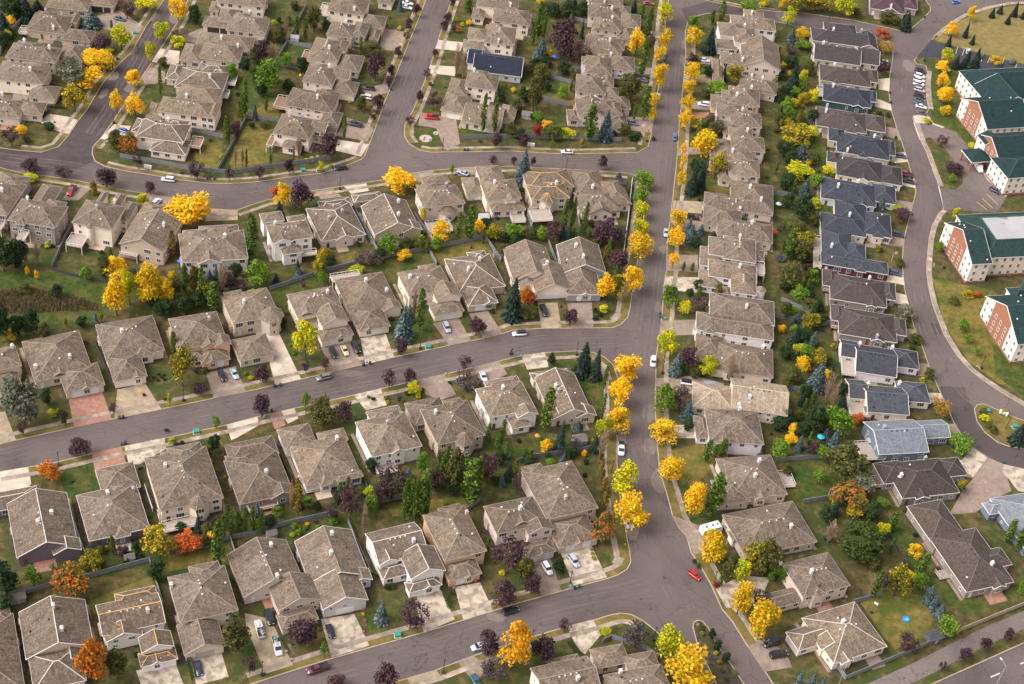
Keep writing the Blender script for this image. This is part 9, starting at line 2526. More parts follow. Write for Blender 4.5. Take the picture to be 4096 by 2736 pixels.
    if not big:      # shallow bays with their own little roofs on the side walls
        B = blocks[0]
        for sgn in (-1, 1):
            if rn.random() < .3: continue
            y = rn.uniform(B[3]+2, B[5]-2); x = (B[4]-OV) if sgn > 0 else (B[2]+OV); hb = 2.5 if B[1] < 5 else rn.choice([2.5, 2.6, 3.0])
            if hidden(x+sgn*.9, y, 1.5, 0): continue
            wd = rn.uniform(.9, 1.4); dp = .65; bb = bmesh.new(); xa, xb = sorted((x-sgn*.02, x+sgn*dp)); box(bb, xa, y-wd, .2, xb, y+wd, hb)
            xo = x+sgn*(dp+.15); face(bb, [(x,y-wd-.1,hb+.5),(xo,y-wd-.1,hb-.03),(xo,y+wd+.1,hb-.03),(x,y+wd+.1,hb+.5)], 1)
            for yy in (y-wd-.08, y+wd+.08): face(bb, [(x,yy,hb+.48),(xo-sgn*.02,yy,hb-.05),(x,yy,hb-.05)], 1)
            obj('side_bay', bb, [wm, MATS['cap_'+roofc]], wall)
    for i, (x, y) in enumerate(chims):
        z = max(roof_z(B, x, y) for B in blocks) or 4
        meshobj('chimney', CHIM['chimney_tan' if wallc in ('orange','brick') else ('metal_grey' if rn.random() < .12 else 'chimney_white')], roof, (x, y, z), rn.choice([0, math.pi/2]))
    for i in range(2 if not big else 4 * 2):
        B = blocks[0]; x, y = rn.uniform(B[2]+1.2, B[4]-1.2), rn.uniform(B[3]+1, B[5]-1)
        meshobj('roof_vent', VENT[rn.choice(['white','black'])], roof, (x, y, max(roof_z(b, x, y) for b in blocks)))
    n = rn.choice([0, 3, 4])
    if roofc not in ('shake', 'fleck') : n = 4
    B = blocks[0]
    for i in range(n if not big else 0):   # a row of small vents just below the ridge
        alongx = B[0] == 'u' or (B[0] in 'h' and B[4]-B[2] > B[5]-B[3]); q = .35 + .1*i
        x, y = (B[2]+(B[4]-B[2])*q, (B[3]+B[5])/2-.5) if alongx else ((B[2]+B[4])/2-.5, B[3]+(B[5]-B[3])*q)
        meshobj('roof_vent', VENT['white' if roofc in ('shake','fleck') else 'black'], roof, (x, y, max(roof_z(b, x, y) for b in blocks)), 0, (.8,.8,.8))
    for z, x0, y0, x1, y1 in decks:
        db = bmesh.new(); box(db, x0, y0, z-.22, x1, y1, z); deck = obj('deck', db, MATS[rn.choice(['deck_grey','deck_wood','deck_grey'])], root)
        rl, pb = bmesh.new(), bmesh.new()
        P = [(x0+.06,y0+.06),(x1-.06,y0+.06),(x1-.06,y1-.06),(x0+.06,y1-.06)]
        for i in range(4):
            a, b = Vector((*P[i], 0)), Vector((*P[(i+1)%4], 0)); m = (a+b)/2
            if any(B[2]+.3 < m.x < B[4]-.3 and B[3]+.3 < m.y < B[5]-.3 for B in blocks): continue
            bar(rl, a+Vector((0,0,z+1)), b+Vector((0,0,z+1)), .09); bar(rl, a+Vector((0,0,z+.12)), b+Vector((0,0,z+.12)), .06)
            n = max(2, int((b-a).length/1.3))
            for j in range(n+1): q = a+(b-a)*(j/n); bar(rl, q+Vector((0,0,z)), q+Vector((0,0,z+1)), .08, up=(1,0,0))
        obj('railing', rl, MATS['trim_white'], deck)
        if z > .7:
            for q in P: box(pb, q[0]-.1, q[1]-.1, -.3, q[0]+.1, q[1]+.1, z-.22)
            obj('post', pb, MATS['trim_white' if z > 2 else 'deck_wood'], deck)
        else: pb.free()
    return root
for i, h in enumerate(HOUSES): house(h, i)
# ================================================================ trees
def blade(bm, p, n, s, asp=1.0, rn=rnd):
    n = n.normalized(); a = n.orthogonal().normalized(); ang = rn.uniform(0, 6.28); b = n.cross(a)
    u = (a*math.cos(ang)+b*math.sin(ang))*s; v = (b*math.cos(ang)-a*math.sin(ang))*s*asp
    bm.faces.new([bm.verts.new(q) for q in (p-u*.5, p+v*.5-u*.1, p+u*.55, p-v*.5-u*.1)])
def rdir(rn): 
    while 1:
        v = Vector((rn.uniform(-1,1), rn.uniform(-1,1), rn.uniform(-1,1)))
        if .05 < v.length < 1: return v.normalized()
CROWN, TRUNK = {}, {}
def broad(seed, nl=22, per=80, z0=.7, leafs=.40, squash=1.0, lob=(.8,1.3), dense=False):
    rn = random.Random(seed); bm = bmesh.new(); c = Vector((0,0,(8+z0)/2)); ez = (8-z0)/2
    lobes = []
    for i in range(nl):
        d = rdir(rn); r = rn.uniform(.42,.80) if not dense else rn.uniform(.6,.78)
        k = 1.0 - .25*max(0, d.z)**2
        lobes.append((c+Vector((d.x*2.5*r*k, d.y*2.5*r*k, d.z*ez*r)), rn.uniform(*lob)))
    for p, r in lobes:
        for j in range(per):
            d = rdir(rn)
            if d.z < -.35 and rn.random() < .7: d.z *= -1
            q = p + Vector((d.x, d.y, d.z*1.15))*r*rn.uniform(.62, 1.06)
            blade(bm, q, d + rdir(rn)*.9, leafs*rn.uniform(.7,1.35), rn.uniform(.6,1), rn)
    return bm
def spruce(seed):
    rn = random.Random(seed); bm = bmesh.new(); z = .4
    while z < 8.9:
        r = 2.0*(1-z/9.0)**.85 + .06; n = max(5, int(6+r*7)); ph = rn.uniform(0,6)
        for i in range(n):
            a = ph + i*6.283/n + rn.uniform(-.2,.2); rr = r*rn.uniform(.75,1.12); d = Vector((math.cos(a), math.sin(a), 0)); s = Vector((-d.y, d.x, 0))
            for k in range(3):
                t0, t1 = k/3, (k+1.15)/3; w0 = (.34 if k < 2 else .24)*(.5+rr/2)
                a0 = d*rr*t0+Vector((0,0,z-.32*rr*t0**1.5)); a1 = d*rr*t1+Vector((0,0,z-.32*rr*t1**1.5+rn.uniform(-.1,.1)))
                bm.faces.new([bm.verts.new(q) for q in (a0-s*w0*.5, a1-s*w0*.6, a1+d*.16, a1+s*w0*.6, a0+s*w0*.5)])
        z += rn.uniform(.28,.42)
    cone(bm, (0,0,8.2), (0,0,9.1), .12, .02, 5)
    return bm
def aspen(seed, bare=False):
    rn = random.Random(seed); bm = bmesh.new()
    for i in range(26):
        z = .7 + 7.4*i/26; rad = .62*math.sin(min(1, (z+.3)/3.2)*1.57)*(1-max(0, z-5)/4.2)**.6
        for q in range(2):
            a = rn.uniform(0,6.28); c = Vector((math.cos(a)*rad*.45, math.sin(a)*rad*.45, z))
            for j in range(22):
                d = rdir(rn); p = c + Vector((d.x*rad*.62, d.y*rad*.62, abs(d.z)*.75))
                blade(bm, p, Vector((d.x, d.y, d.z*.3))+rdir(rn)*.6, rn.uniform(.2,.36), rn.uniform(.5,.9), rn)
    return bm
def twigs(seed):
    rn = random.Random(seed); bm = bmesh.new()
    for i in range(34):
        a = rn.uniform(0,6.28); r = rn.uniform(.05,.75); z0 = rn.uniform(.3,4.5); z1 = min(9, z0+rn.uniform(2,4.5))
        bar(bm, (math.cos(a)*r*.2, math.sin(a)*r*.2, z0), (math.cos(a)*r, math.sin(a)*r, z1), rn.uniform(.05,.09))
        for j in range(5):
            t = rn.uniform(.3,1); p = Vector((math.cos(a)*r*(.2+.8*t), math.sin(a)*r*(.2+.8*t), z0+(z1-z0)*t)); d = rdir(rn); d.z = abs(d.z)+.8
            bar(bm, p, p+d*.7, .045)
    return bm
def trunk_mesh(seed, h=5.5, r=.17, limbs=5):
    rn = random.Random(seed); bm = bmesh.new(); cone(bm, (0,0,-.2), (0,0,h*.45), r, r*.7, 7, False); cone(bm, (0,0,h*.45), (rn.uniform(-.2,.2), rn.uniform(-.2,.2), h), r*.7, r*.2, 6)
    for i in range(limbs):
        a = i*6.283/limbs + rn.uniform(-.4,.4); z = h*rn.uniform(.28,.6); cone(bm, (0,0,z), (math.cos(a)*1.4, math.sin(a)*1.4, z+rn.uniform(1.2,2.2)), r*.45, r*.12, 5)
    return bm
GREY = MATS['bark']
for i in range(5): CROWN['b', i] = tomesh('crown', broad(100+i), GREY)
for i in range(3): CROWN['d', i] = tomesh('crown', broad(200+i, 30, 75, .0, .40, lob=(.7,1.15)), GREY)
for i in range(2): CROWN['o', i] = tomesh('crown', broad(300+i, 20, 48, .6, .34, lob=(.6,1.0)), GREY)
CROWN['R', 0] = tomesh('crown', broad(400, 60, 95, .0, .30, lob=(.55,.8), dense=True), GREY)
for i in range(3): CROWN['s', i] = tomesh('crown', spruce(500+i), GREY)
for i in range(3): CROWN['a', i] = tomesh('crown', aspen(600+i), GREY)
for i in range(2): CROWN['t', i] = tomesh('crown', twigs(700+i), GREY)
for i in range(2): CROWN['h', i] = tomesh('crown', broad(800+i, 18, 60, .0, .6, lob=(.8,1.2)), GREY)
for i in range(3): TRUNK[i] = tomesh('trunk', trunk_mesh(900+i), GREY)
SHAPE = {'S':('s',3,3.7,8.8),'SB':('s',3,3.7,8.8),'A':('a',3,1.45,8.8),'AY':('a',3,1.45,8.8),'B':('t',2,1.6,9),'DR':('R',1,5.4,8),'Gd':('d',3,4.7,7.5),'Ol':('d',3,4.7,7.5),'W':('d',3,4.7,7.5),'BO':('o',2,4.7,7.5),'PG':('o',2,4.5,7.4),'RR':('b',5,4.75,7.6)}
TNAME = {'S':'spruce','SB':'blue_spruce','A':'columnar_aspen','AY':'yellowing_aspen','B':'bare_poplar','P':'purple_tree','PG':'grey_purple_tree','Y':'yellow_tree','YG':'yellow_green_tree','YO':'orange_yellow_tree','O':'orange_tree','O2':'orange_tree','R':'red_tree','RR':'crimson_tree','RG':'red_green_tree','G':'green_tree','Gd':'dark_green_tree','Ol':'olive_green_tree','W':'silver_willow','BO':'half_bare_tree','DR':'dome_tree'}
def tree(t):
    k, x, y, h, wd, label = t; sh, nv, nw, nh = SHAPE.get(k, ('b',5,4.45,7.5)); rn = random.Random(int(x*31+y*17))
    if k == 'P': sh, nv, nw, nh = (('o',2,4.9,7.6), ('b',5,5.1,7.8))[rn.random() < .5]
    root = empty(TNAME[k], (x, y, .13), rn.uniform(0,6.28), say(KIND_WORDS[k], label), 'spruce' if k in ('S','SB') else 'tree', GROUPS[k])
    s = (wd/nw*rn.uniform(.95,1.05), wd/nw*rn.uniform(.95,1.05), h/nh)
    mat = MATS['twig'] if k == 'B' else MATS['leaf_'+k]
    meshobj('crown', CROWN[sh, rn.randrange(nv)], root, scale=s, mat=mat)
    ts = max(.45, min(s[0], 1.4)); meshobj('trunk', TRUNK[rn.randrange(3)], root, scale=(ts if sh not in 'sat' else .6*ts, ts if sh not in 'sat' else .6*ts, h/8*(1.0 if sh != 's' else 1.2)))
for t in TREES: tree(t)
for k, x, y, wd, label in SHRUBS:
    o = meshobj('shrub', CROWN['h', int(x*7) % 2], None, (x, y, .12), x*3, (wd/5.4, wd/5.4, wd*.8/8), MATS['leaf_'+k]); tag(o, say('small '+SHRUB_WORDS[k]+' shrub', label), 'shrub', 'garden shrubs')
for (x0, y0, x1, y1), label in HEDGES:
    rn = random.Random(3); bm = bmesh.new(); a, b = Vector((x0,y0,0)), Vector((x1,y1,0)); d = (b-a); L = d.length; d.normalize(); s = Vector((-d.y, d.x, 0))
    for i in range(int(L*150)):
        u = rn.uniform(0, L); f = rn.randrange(3); v, z = rn.uniform(-.55,.55), rn.uniform(.1,1.2)
        n = Vector((0,0,1))
        if f == 0: z = 1.2
        else: v = .55*(1 if f == 1 else -1); n = s*v
        blade(bm, a+d*u+s*v+Vector((0,0,z+.13)), n+rdir(rn)*.6, .22, .8, rn)
    box_m = obj('hedge', bm, MATS['leaf_Gd']); tag(box_m, say('clipped green hedge', label), 'hedge', 'clipped hedges')
# ================================================================ cars
PAINT = {'white':(.72,.72,.73),'whiteb':(.72,.72,.73),'black':(.012,.013,.017),'silver':(.42,.45,.5),'dgrey':(.06,.065,.08),'grey':(.17,.18,.175),'slate':(.12,.14,.19),'navy':(.025,.035,.06),'dblue':(.03,.04,.075),'bluec':(.07,.13,.28),'blueb':(.02,.15,.42),'blueb2':(.045,.075,.15),'brown':(.06,.045,.04),'red':(.55,.015,.02),'redc':(.45,.012,.018),'redw':(.40,.03,.05),'crimson':(.32,.02,.06),'dred':(.2,.04,.07),'maroon':(.13,.018,.03),'dpurple':(.04,.03,.06),'tealc':(.02,.12,.14),'lav':(.36,.38,.52),'ltblue':(.38,.5,.52),'gold':(.62,.52,.32)}
DIM = {'sedan':(4.7,1.82,1.43),'suv':(4.75,1.9,1.68),'suvl':(5.1,2.0,1.85),'suvs':(4.0,1.74,1.5),'pickup':(5.8,2.0,1.9),'pickuw':(5.9,2.0,1.9)}
def loft(bm, rings, mi=0, caps=True):
    V = [[bm.verts.new(p) for p in r] for r in rings]; n = len(V[0])
    for a, b in zip(V, V[1:]):
        for i in range(n): bm.faces.new((a[i], a[(i+1)%n], b[(i+1)%n], b[i])).material_index = mi
    if caps: bm.faces.new(V[0][::-1]).material_index = mi; bm.faces.new(V[-1]).material_index = mi
def ring(x, hw, z0, z1, c=.12):
    return [(x,-hw+c,z0),(x,hw-c,z0),(x,hw,z0+c),(x,hw,z1-c*1.3),(x,hw-c*1.2,z1),(x,-hw+c*1.2,z1),(x,-hw,z1-c*1.3),(x,-hw,z0+c)]
CARM = {}
def car_meshes(kind):
    if kind in CARM: return CARM[kind]
    L, W_, H_ = DIM[kind]; l, hw = L/2, W_/2; belt = {'sedan':.88,'suv':1.02,'suvl':1.12,'suvs':.94}.get(kind, 1.15); hood = belt-.04
    bm = bmesh.new(); loft(bm, [ring(-l,hw-.16,.4,belt-.22), ring(-l+.15,hw-.03,.28,belt-.04), ring(-l+.9,hw,.25,belt), ring(0,hw,.25,belt), ring(l-1.3,hw,.25,belt-.02), ring(l-.45,hw-.04,.27,hood-.12), ring(l,hw-.22,.38,hood-.3)])
    body = tomesh('body', bm, MATS['garage_white'], True)
    if kind == 'sedan': g = [(-l+.55,hw-.2,belt-.03,belt+.02),(-l+1.25,hw-.34,belt-.05,H_-.04),(.15,hw-.34,belt-.05,H_-.04),(l-1.55,hw-.2,belt-.05,belt+.0)]
    elif kind.startswith('suv'): g = [(-l+.12,hw-.2,belt-.03,belt+.05),(-l+.5,hw-.3,belt-.05,H_-.05),(.55,hw-.3,belt-.05,H_-.05),(l-1.25,hw-.2,belt-.05,belt+.0)]
    else: g = [(-.55,hw-.2,belt-.03,belt+.05),(-.35,hw-.3,belt-.05,H_-.05),(1.0,hw-.3,belt-.05,H_-.05),(l-1.2,hw-.2,belt-.05,belt+.0)]
    bm = bmesh.new(); loft(bm, [[(x,-w_-.1 if z1 > belt+.2 else -w_,z0),(x,w_+.1 if z1 > belt+.2 else w_,z0),(x,w_,z1),(x,-w_,z1)] for x, w_, z0, z1 in g]); glass = tomesh('window_glass', bm, MATS['car_glass'])
    (xa, wa, _, za), (xb, wb_, _, zb) = g[1], g[2]; bm = bmesh.new(); box(bm, xa-.02, -wa-.02, za-.02, xb+.05, wa+.02, za+.05)
    for x in ((xa+xb)/2,): 
        for s in (-1,1): bar(bm, (x, s*(wa+.09), belt-.02), (x, s*(wa+.01), za), .1, up=(1,0,0), t2=.05)
    roofp = tomesh('roof_panel', bm, MATS['garage_white'])
    bm = bmesh.new(); cone(bm, (0,-.11,0), (0,.11,0), .34, .34, 14); cone(bm, (0,-.12,0), (0,.12,0), .2, .2, 10, True, 1); wheel = tomesh('wheel', bm, [MATS['rubber'], MATS['chrome']])
    bm = bmesh.new(); box(bm, -.05,-.2,-.09,.05,.2,.09); hl = tomesh('headlight', bm, MATS['lamp_clear']); bm = bmesh.new(); box(bm, -.05,-.16,-.13,.05,.16,.13); tl = tomesh('taillight', bm, MATS['lamp_red'])
    bed = None
    if kind.startswith('pick'):
        bm = bmesh.new(); face(bm, [(-l+.15,-hw+.2,belt+.006),(-.62,-hw+.2,belt+.006),(-.62,hw-.2,belt+.006),(-l+.15,hw-.2,belt+.006)])
        for s in (-1,1): box(bm, -l+.1, s*(hw-.14)-.05, belt-.02, -.58, s*(hw-.14)+.05, belt+.1)
        bed = tomesh('cargo_bed', bm, MATS['black'])
    CARM[kind] = (body, glass, roofp, wheel, hl, tl, bed, L, W_, belt); return CARM[kind]
def paint(c):
    return plain('paint_'+c, PAINT[c], .3, .15, coat=.6)
for kind, col, x, y, rz, label in CARS:
    body, glass, roofp, wheel, hl, tl, bed, L, W_, belt = car_meshes(kind); m = paint(col)
    root = empty({'sedan':'parked_car','suvs':'parked_car','suv':'parked_suv','suvl':'parked_van'}.get(kind, 'pickup_truck'), (x, y, .02 if not (LIFT and LIFT(x, y)) else .18), rz, say(CAR_COLOURS[col]+' '+CAR_TYPES[kind], label), {'sedan':'car','suvs':'car','suv':'car','suvl':'van'}.get(kind, 'truck'), 'cars and trucks of the street')
    b = meshobj('body', body, root, mat=m); meshobj('window_glass', glass, root); meshobj('roof_panel', roofp, root, mat=MATS['black'] if col == 'whiteb' else m)
    for sx in (-1,1):
        for sy in (-1,1): meshobj('wheel', wheel, root, (sx*L*.31, sy*(W_/2-.1), .34))
    for s in (-1,1):
        meshobj('headlight', hl, root, (L/2-.1, s*(W_/2-.42), belt-.36)); meshobj('taillight', tl, root, (-L/2+.06, s*(W_/2-.32), belt-.3))
    if bed:
        meshobj('cargo_bed', bed, root)
    if kind == 'pickuw':
        bm = bmesh.new(); rn = random.Random(int(x)); l = L/2
        for i in range(9): px, py = rn.uniform(-l+.3,-.9), rn.uniform(-.6,.6); box(bm, px-.25, py-.15, belt+.01, px+.25, py+.15, belt+rn.uniform(.15,.4), rn.randrange(3))
        obj('roofing_tools', bm, [MATS['garage_white'], MATS['brick'], MATS['util_green']], root)
        bm = bmesh.new()
        for s in (-.2,.2): bar(bm, (-l-.9, s, 2.0), (1.2, s, 2.12), .07)
        for i in range(14): px = -l-.8+i*.34; bar(bm, (px,-.2,2.03), (px,.2,2.03), .05)
        for px in (-1.9, 0.2): 
            for s in (-.7,.7): bar(bm, (px, s, belt), (px, s, 2.0), .06, up=(1,0,0))
            bar(bm, (px,-.75,1.98), (px,.75,1.98), .06)
        obj('ladder_rack', bm, MATS['chrome'], root)
# ================================================================ fences
bm = bmesh.new(); box(bm, -.07,-.07,-.2,.07,.07,1.92); POST = tomesh('post', bm, MATS['fence_grey'])
for col, pts, label in FENCES:
    fm = MATS[{'g':'fence_grey','w':'fence_white','d':'fence_dark','t':'fence_tan'}[col]]; Hf = 1.25 if col == 'd' else 1.8
    cx, cy = pts[0]; root = empty('board_fence', (cx, cy, .14), 0, say(FENCE_WORDS[col], label), 'fence', 'garden fences'); bm = bmesh.new()
    for a, b in zip(pts, pts[1:]):
        a, b = Vector((a[0]-cx, a[1]-cy, 0)), Vector((b[0]-cx, b[1]-cy, 0)); d = b-a; L = d.length
        if L < .5: continue
        n = max(1, round(L/2.5)); d.normalize(); s = Vector((-d.y, d.x, 0))
        for i in range(n):
            p, q = a+d*(L*i/n+.05), a+d*(L*(i+1)/n-.05); o = s*(.012 if i % 2 else -.012)
            bar(bm, p+o+Vector((0,0,Hf/2)), q+o+Vector((0,0,Hf/2)), .05, t2=Hf-.1)
            for z in (.35, Hf-.3): bar(bm, p+s*.06+Vector((0,0,z)), q+s*.06+Vector((0,0,z)), .06)
            bar(bm, p+Vector((0,0,Hf-.02)), q+Vector((0,0,Hf-.02)), .14, t2=.04)
            meshobj('post', POST, root, tuple(a+d*(L*i/n)), math.atan2(d.y, d.x), (1,1,Hf/1.8), fm)
    obj('board_panel', bm, fm, root)
# ================================================================ street furniture
bm = bmesh.new(); cone(bm, (0,0,0), (0,0,.012), .42, .42, 16); MH = tomesh('manhole_cover', bm, plain('cast_iron', (.045,.04,.04), .7))
for x, y, label in MANHOLES: tag(meshobj('manhole_cover', MH, None, (x, y, .03)), say('round dark manhole cover in street', label), 'manhole cover', 'manhole covers')
rn = random.Random(9); bm = bmesh.new(); xs, ys = [p[0] for p in REEDS], [p[1] for p in REEDS]
for i in range(9000):
    x, y = rn.uniform(min(xs), max(xs)), rn.uniform(min(ys), max(ys))
    if not inside((x, y), REEDS): continue
    a = rn.uniform(0, 6.28); h = rn.uniform(.5, 1.5); d = Vector((rn.uniform(-.5,.5), rn.uniform(-.5,.5), h)); p = Vector((x, y, .14)); s = Vector((math.cos(a), math.sin(a), 0))*.13
    face(bm, [p-s, p+s, p+d+s*.3, p+d-s*.3])
tag(obj('reeds', bm, leaf('reed', [(.07,.06,.02),(.18,.13,.06),(.32,.25,.15),(.14,.16,.03)])), kind='stuff')
for x, y, rz, label in TALL:
    r = empty('street_lamp', (x, y, .14), rz, label, 'street lamp', 'tall road lamps'); bm = bmesh.new(); cone(bm, (0,0,0), (0,0,8.4), .11, .07, 8); bar(bm, (0,0,8.3), (1.9,0,8.9), .08); obj('pole', bm, MATS['metal_grey'], r); bm = bmesh.new(); box(bm, 1.7,-.16,8.82,2.5,.16,8.98); obj('lantern', bm, MATS['garage_white'], r)
bm = bmesh.new(); cone(bm, (0,0,0), (0,0,4.6), .1, .075, 8); cone(bm, (0,0,.0), (0,0,.5), .14, .1, 8); LP = tomesh('pole', bm, MATS['black'])
bm = bmesh.new(); cone(bm, (0,0,4.6), (0,0,5.05), .16, .24, 8); cone(bm, (0,0,5.05), (0,0,5.25), .3, .05, 8); LH = tomesh('lantern', bm, MATS['black'])
bm = bmesh.new(); box(bm, -.38,-.3,0,.38,.3,.72); box(bm, -.42,-.34,.72,.42,.34,.78); LB = tomesh('power_cabinet', bm, MATS['black'])
for x, y, label, cab in LAMPS:
    r = empty('street_lamp', (x, y, .14), 0, say('black street lamp', label), 'street lamp', 'black street lamps'); meshobj('pole', LP, r); meshobj('lantern', LH, r)
    if cab: meshobj('power_cabinet', LB, r, (.12,-.42,0))
bm = bmesh.new(); box(bm, -.75,-.65,0,.75,.65,.85); box(bm, -.82,-.72,.85,.82,.72,.95); UB = tomesh('cabinet', bm, MATS['util_green']); bm = bmesh.new(); box(bm, -.95,-.85,-.1,.95,.85,.06); UP = tomesh('concrete_pad', bm, MATS['concrete'])
for x, y, label in UTIL:
    r = empty('utility_box', (x, y, .16), .3, say('green utility box', label), 'utility box', 'green utility boxes'); meshobj('cabinet', UB, r); meshobj('concrete_pad', UP, r)
bm = bmesh.new(); box(bm, -.42,-.3,.35,.42,.3,1.5); box(bm, -.46,-.34,1.5,.46,.34,1.58); box(bm, -.08,-.08,-.1,.08,.08,.35); MB = tomesh('mailbox_unit', bm, MATS['garage_white'])
for x, y, rz, label in MAIL:
    r = empty('mailbox_bank', (x, y, .16), rz, say('white mailbox bank', label), 'mailboxes', 'community mailboxes')
    for i in (-1,0,1): meshobj('mailbox_unit', MB, r, (i*.95,0,0))
BINM = {}
for c, rgb in (('k', (.025,.03,.04)), ('g', (.02,.09,.05)), ('b', (.04,.25,.55))):
    m = plain('bin_'+c, rgb, .55); bm = bmesh.new()
    if c == 'b':
        bmesh.ops.create_icosphere(bm, subdivisions=2, radius=.42)
        for v in bm.verts: v.co.z = max(-.3, v.co.z*.75)+.3; v.co.x *= 1.1
        BINM[c] = (tomesh('bag', bm, m, True), None)
    else:
        loft(bm, [[(-.24,-.26,.08),(.24,-.26,.08),(.24,.26,.08),(-.24,.26,.08)],[(-.32,-.34,1.0),(.32,-.34,1.0),(.32,.34,1.0),(-.32,.34,1.0)]]); cone(bm, (-.3,.3,.12), (.3,.3,.12), .12, .12, 8)
        a = tomesh('bin_body', bm, m); bm = bmesh.new(); loft(bm, [[(-.35,-.38,1.0),(.35,-.38,1.0),(.35,.38,1.0),(-.35,.38,1.0)],[(-.28,-.3,1.1),(.28,-.3,1.1),(.28,.34,1.12),(-.28,.34,1.12)]]); BINM[c] = (a, tomesh('lid', bm, m))
for c, x, y, label in BINS:
    b, l = BINM[c]
    if l is None: tag(meshobj('recycling_bag', b, None, (x, y, .03)), say(BIN_WORDS[c], label), 'bag', 'blue recycling bags')
    else:
        r = empty('wheelie_bin', (x, y, .03), x*5 % 6, say(BIN_WORDS[c], label), 'bin', 'wheeled bins at the kerb'); meshobj('bin_body', b, r); meshobj('lid', l, r)
for x, y, label in HYDRANTS:
    r = empty('fire_hydrant', (x, y, .14), 0, say('yellow fire hydrant', label), 'hydrant', 'fire hydrants'); bm = bmesh.new(); cone(bm, (0,0,0), (0,0,.6), .16, .13, 10); cone(bm, (-.24,0,.42), (.24,0,.42), .08, .08, 8); obj('barrel', bm, plain('hydrant_yellow', (.6,.42,.03), .5), r); bm = bmesh.new(); cone(bm, (0,0,.6), (0,0,.82), .17, .05, 10); obj('bonnet', bm, plain('hydrant_blue', (.1,.25,.5), .5), r)
for c, x, y, wd, rz, label in SHEDS:
    r = empty('garden_shed', (x, y, .14), rz, say({'w':'white','g':'grey','d':'dark'}[c]+' garden shed', label), 'shed', 'garden sheds'); a = wd/2; bm = bmesh.new(); box(bm, -a,-a*.75,0,a,a*.75,2)
    face(bm, [(-a,-a*.75,2),(-a,a*.75,2),(-a,0,2.7)]); face(bm, [(a,-a*.75,2),(a,a*.75,2),(a,0,2.7)]); obj('wall', bm, plain('shed_'+c, {'w':(.6,.56,.5),'g':(.3,.27,.25),'d':(.1,.095,.1)}[c], .8), r)
    bm = bmesh.new(); e = a*.75+.2
    for s in (-1,1): bar(bm, (0,s*e/2,2.36), (.001,s*e/2,2.36), .1) if 0 else face(bm, [(-a-.2,s*e,1.83),(a+.2,s*e,1.83),(a+.2,0,2.76),(-a-.2,0,2.76)] if s < 0 else [(a+.2,e,1.83),(-a-.2,e,1.83),(-a-.2,0,2.76),(a+.2,0,2.76)])
    bmesh.ops.solidify(bm, geom=bm.faces[:], thickness=.07); obj('roof', bm, plain('shedroof_'+c, {'w':(.72,.70,.67),'g':(.30,.27,.25),'d':(.13,.125,.13)}[c], .85, var=.1), r)
    bm = bmesh.new(); box(bm, -.45,-a*.75-.04,0,.45,-a*.75+.02,1.8); obj('door', bm, MATS['trim_beige'], r)
for x, y, wd, label in TRAMP:
    r = empty('trampoline', (x, y, .14), 0, say('round black trampoline', label), 'trampoline', 'garden trampolines'); a = wd/2; bm = bmesh.new(); cone(bm, (0,0,.82), (0,0,.86), a*.86, a*.86, 20); obj('jumping_mat', bm, MATS['black'], r); bm = bmesh.new()
    for i in range(20):
        p, q = [(math.cos(t*6.2832/20)*a, math.sin(t*6.2832/20)*a) for t in (i, i+1)]; bar(bm, (*p,.86), (*q,.86), .28, t2=.06)
    obj('pad_ring', bm, plain('pad_navy', (.04,.05,.08), .7), r)
    for i in range(6): t = i*1.047; bm = bmesh.new(); bar(bm, (math.cos(t)*a, math.sin(t)*a, 0), (math.cos(t)*a, math.sin(t)*a, 2.3), .06, up=(1,0,0)); obj('net_pole', bm, MATS['metal_grey'], r)
for c, x, y, wd, label in UMBS:
    r = empty('patio_umbrella', (x, y, .14), 0, say({'lgrey':'pale grey'}.get(c, c)+' patio umbrella', label), 'umbrella', 'garden umbrellas'); a = wd/2; bm = bmesh.new(); P = [(math.cos(i*.7854)*a, math.sin(i*.7854)*a, 2.1) for i in range(8)]
    for i in range(8): face(bm, [P[i], P[(i+1)%8], (0,0,2.75)]); face(bm, [P[i], (P[i][0],P[i][1],1.95), (P[(i+1)%8][0],P[(i+1)%8][1],1.95), P[(i+1)%8]])
    obj('canopy', bm, plain('umb_'+c, {'red':(.6,.02,.02),'lgrey':(.4,.42,.48),'blue':(.02,.12,.6),'teal':(.02,.45,.55),'orange':(.7,.25,.03),'yellow':(.75,.45,.02)}[c], .7), r); bm = bmesh.new(); cone(bm, (0,0,0), (0,0,2.8), .035, .035, 6); obj('pole', bm, MATS['metal_grey'], r)
x, y, wd = POOL; r = empty('paddling_pool', (x, y, .15), 0, 'round blue paddling pool on dry lawn beside basketball hoop', 'paddling pool'); a = wd/2
bm = bmesh.new()
for i in range(24):
    p, q = [(math.cos(t*6.2832/24)*a, math.sin(t*6.2832/24)*a) for t in (i, i+1)]; bar(bm, (*p,.2), (*q,.2), .3, t2=.4)
obj('rim', bm, plain('pool_blue', (.02,.25,.7), .4), r); bm = bmesh.new(); cone(bm, (0,0,.02), (0,0,.12), a*.95, a*.95, 24); obj('liner', bm, plain('pool_light', (.1,.42,.8), .25), r)
for x, y, rz, label in BENCHES:
    r = empty('park_bench', (x, y, .18), rz, say('concrete bench', label), 'bench', 'benches beside the crescent'); bm = bmesh.new()
    for i in range(3): box(bm, -.9,-.25+i*.17,.42,.9,-.11+i*.17,.46)
    obj('seat', bm, MATS['deck_grey'], r); bm = bmesh.new()
    for i in range(2): box(bm, -.9,.27,.55+i*.2,.9,.31,.7+i*.2)
    obj('backrest', bm, MATS['deck_grey'], r)
    for s in (-.7,.7): bm = bmesh.new(); box(bm, s-.06,-.22,-.05,s+.06,.3,.42); obj('leg', bm, MATS['concrete'], r)
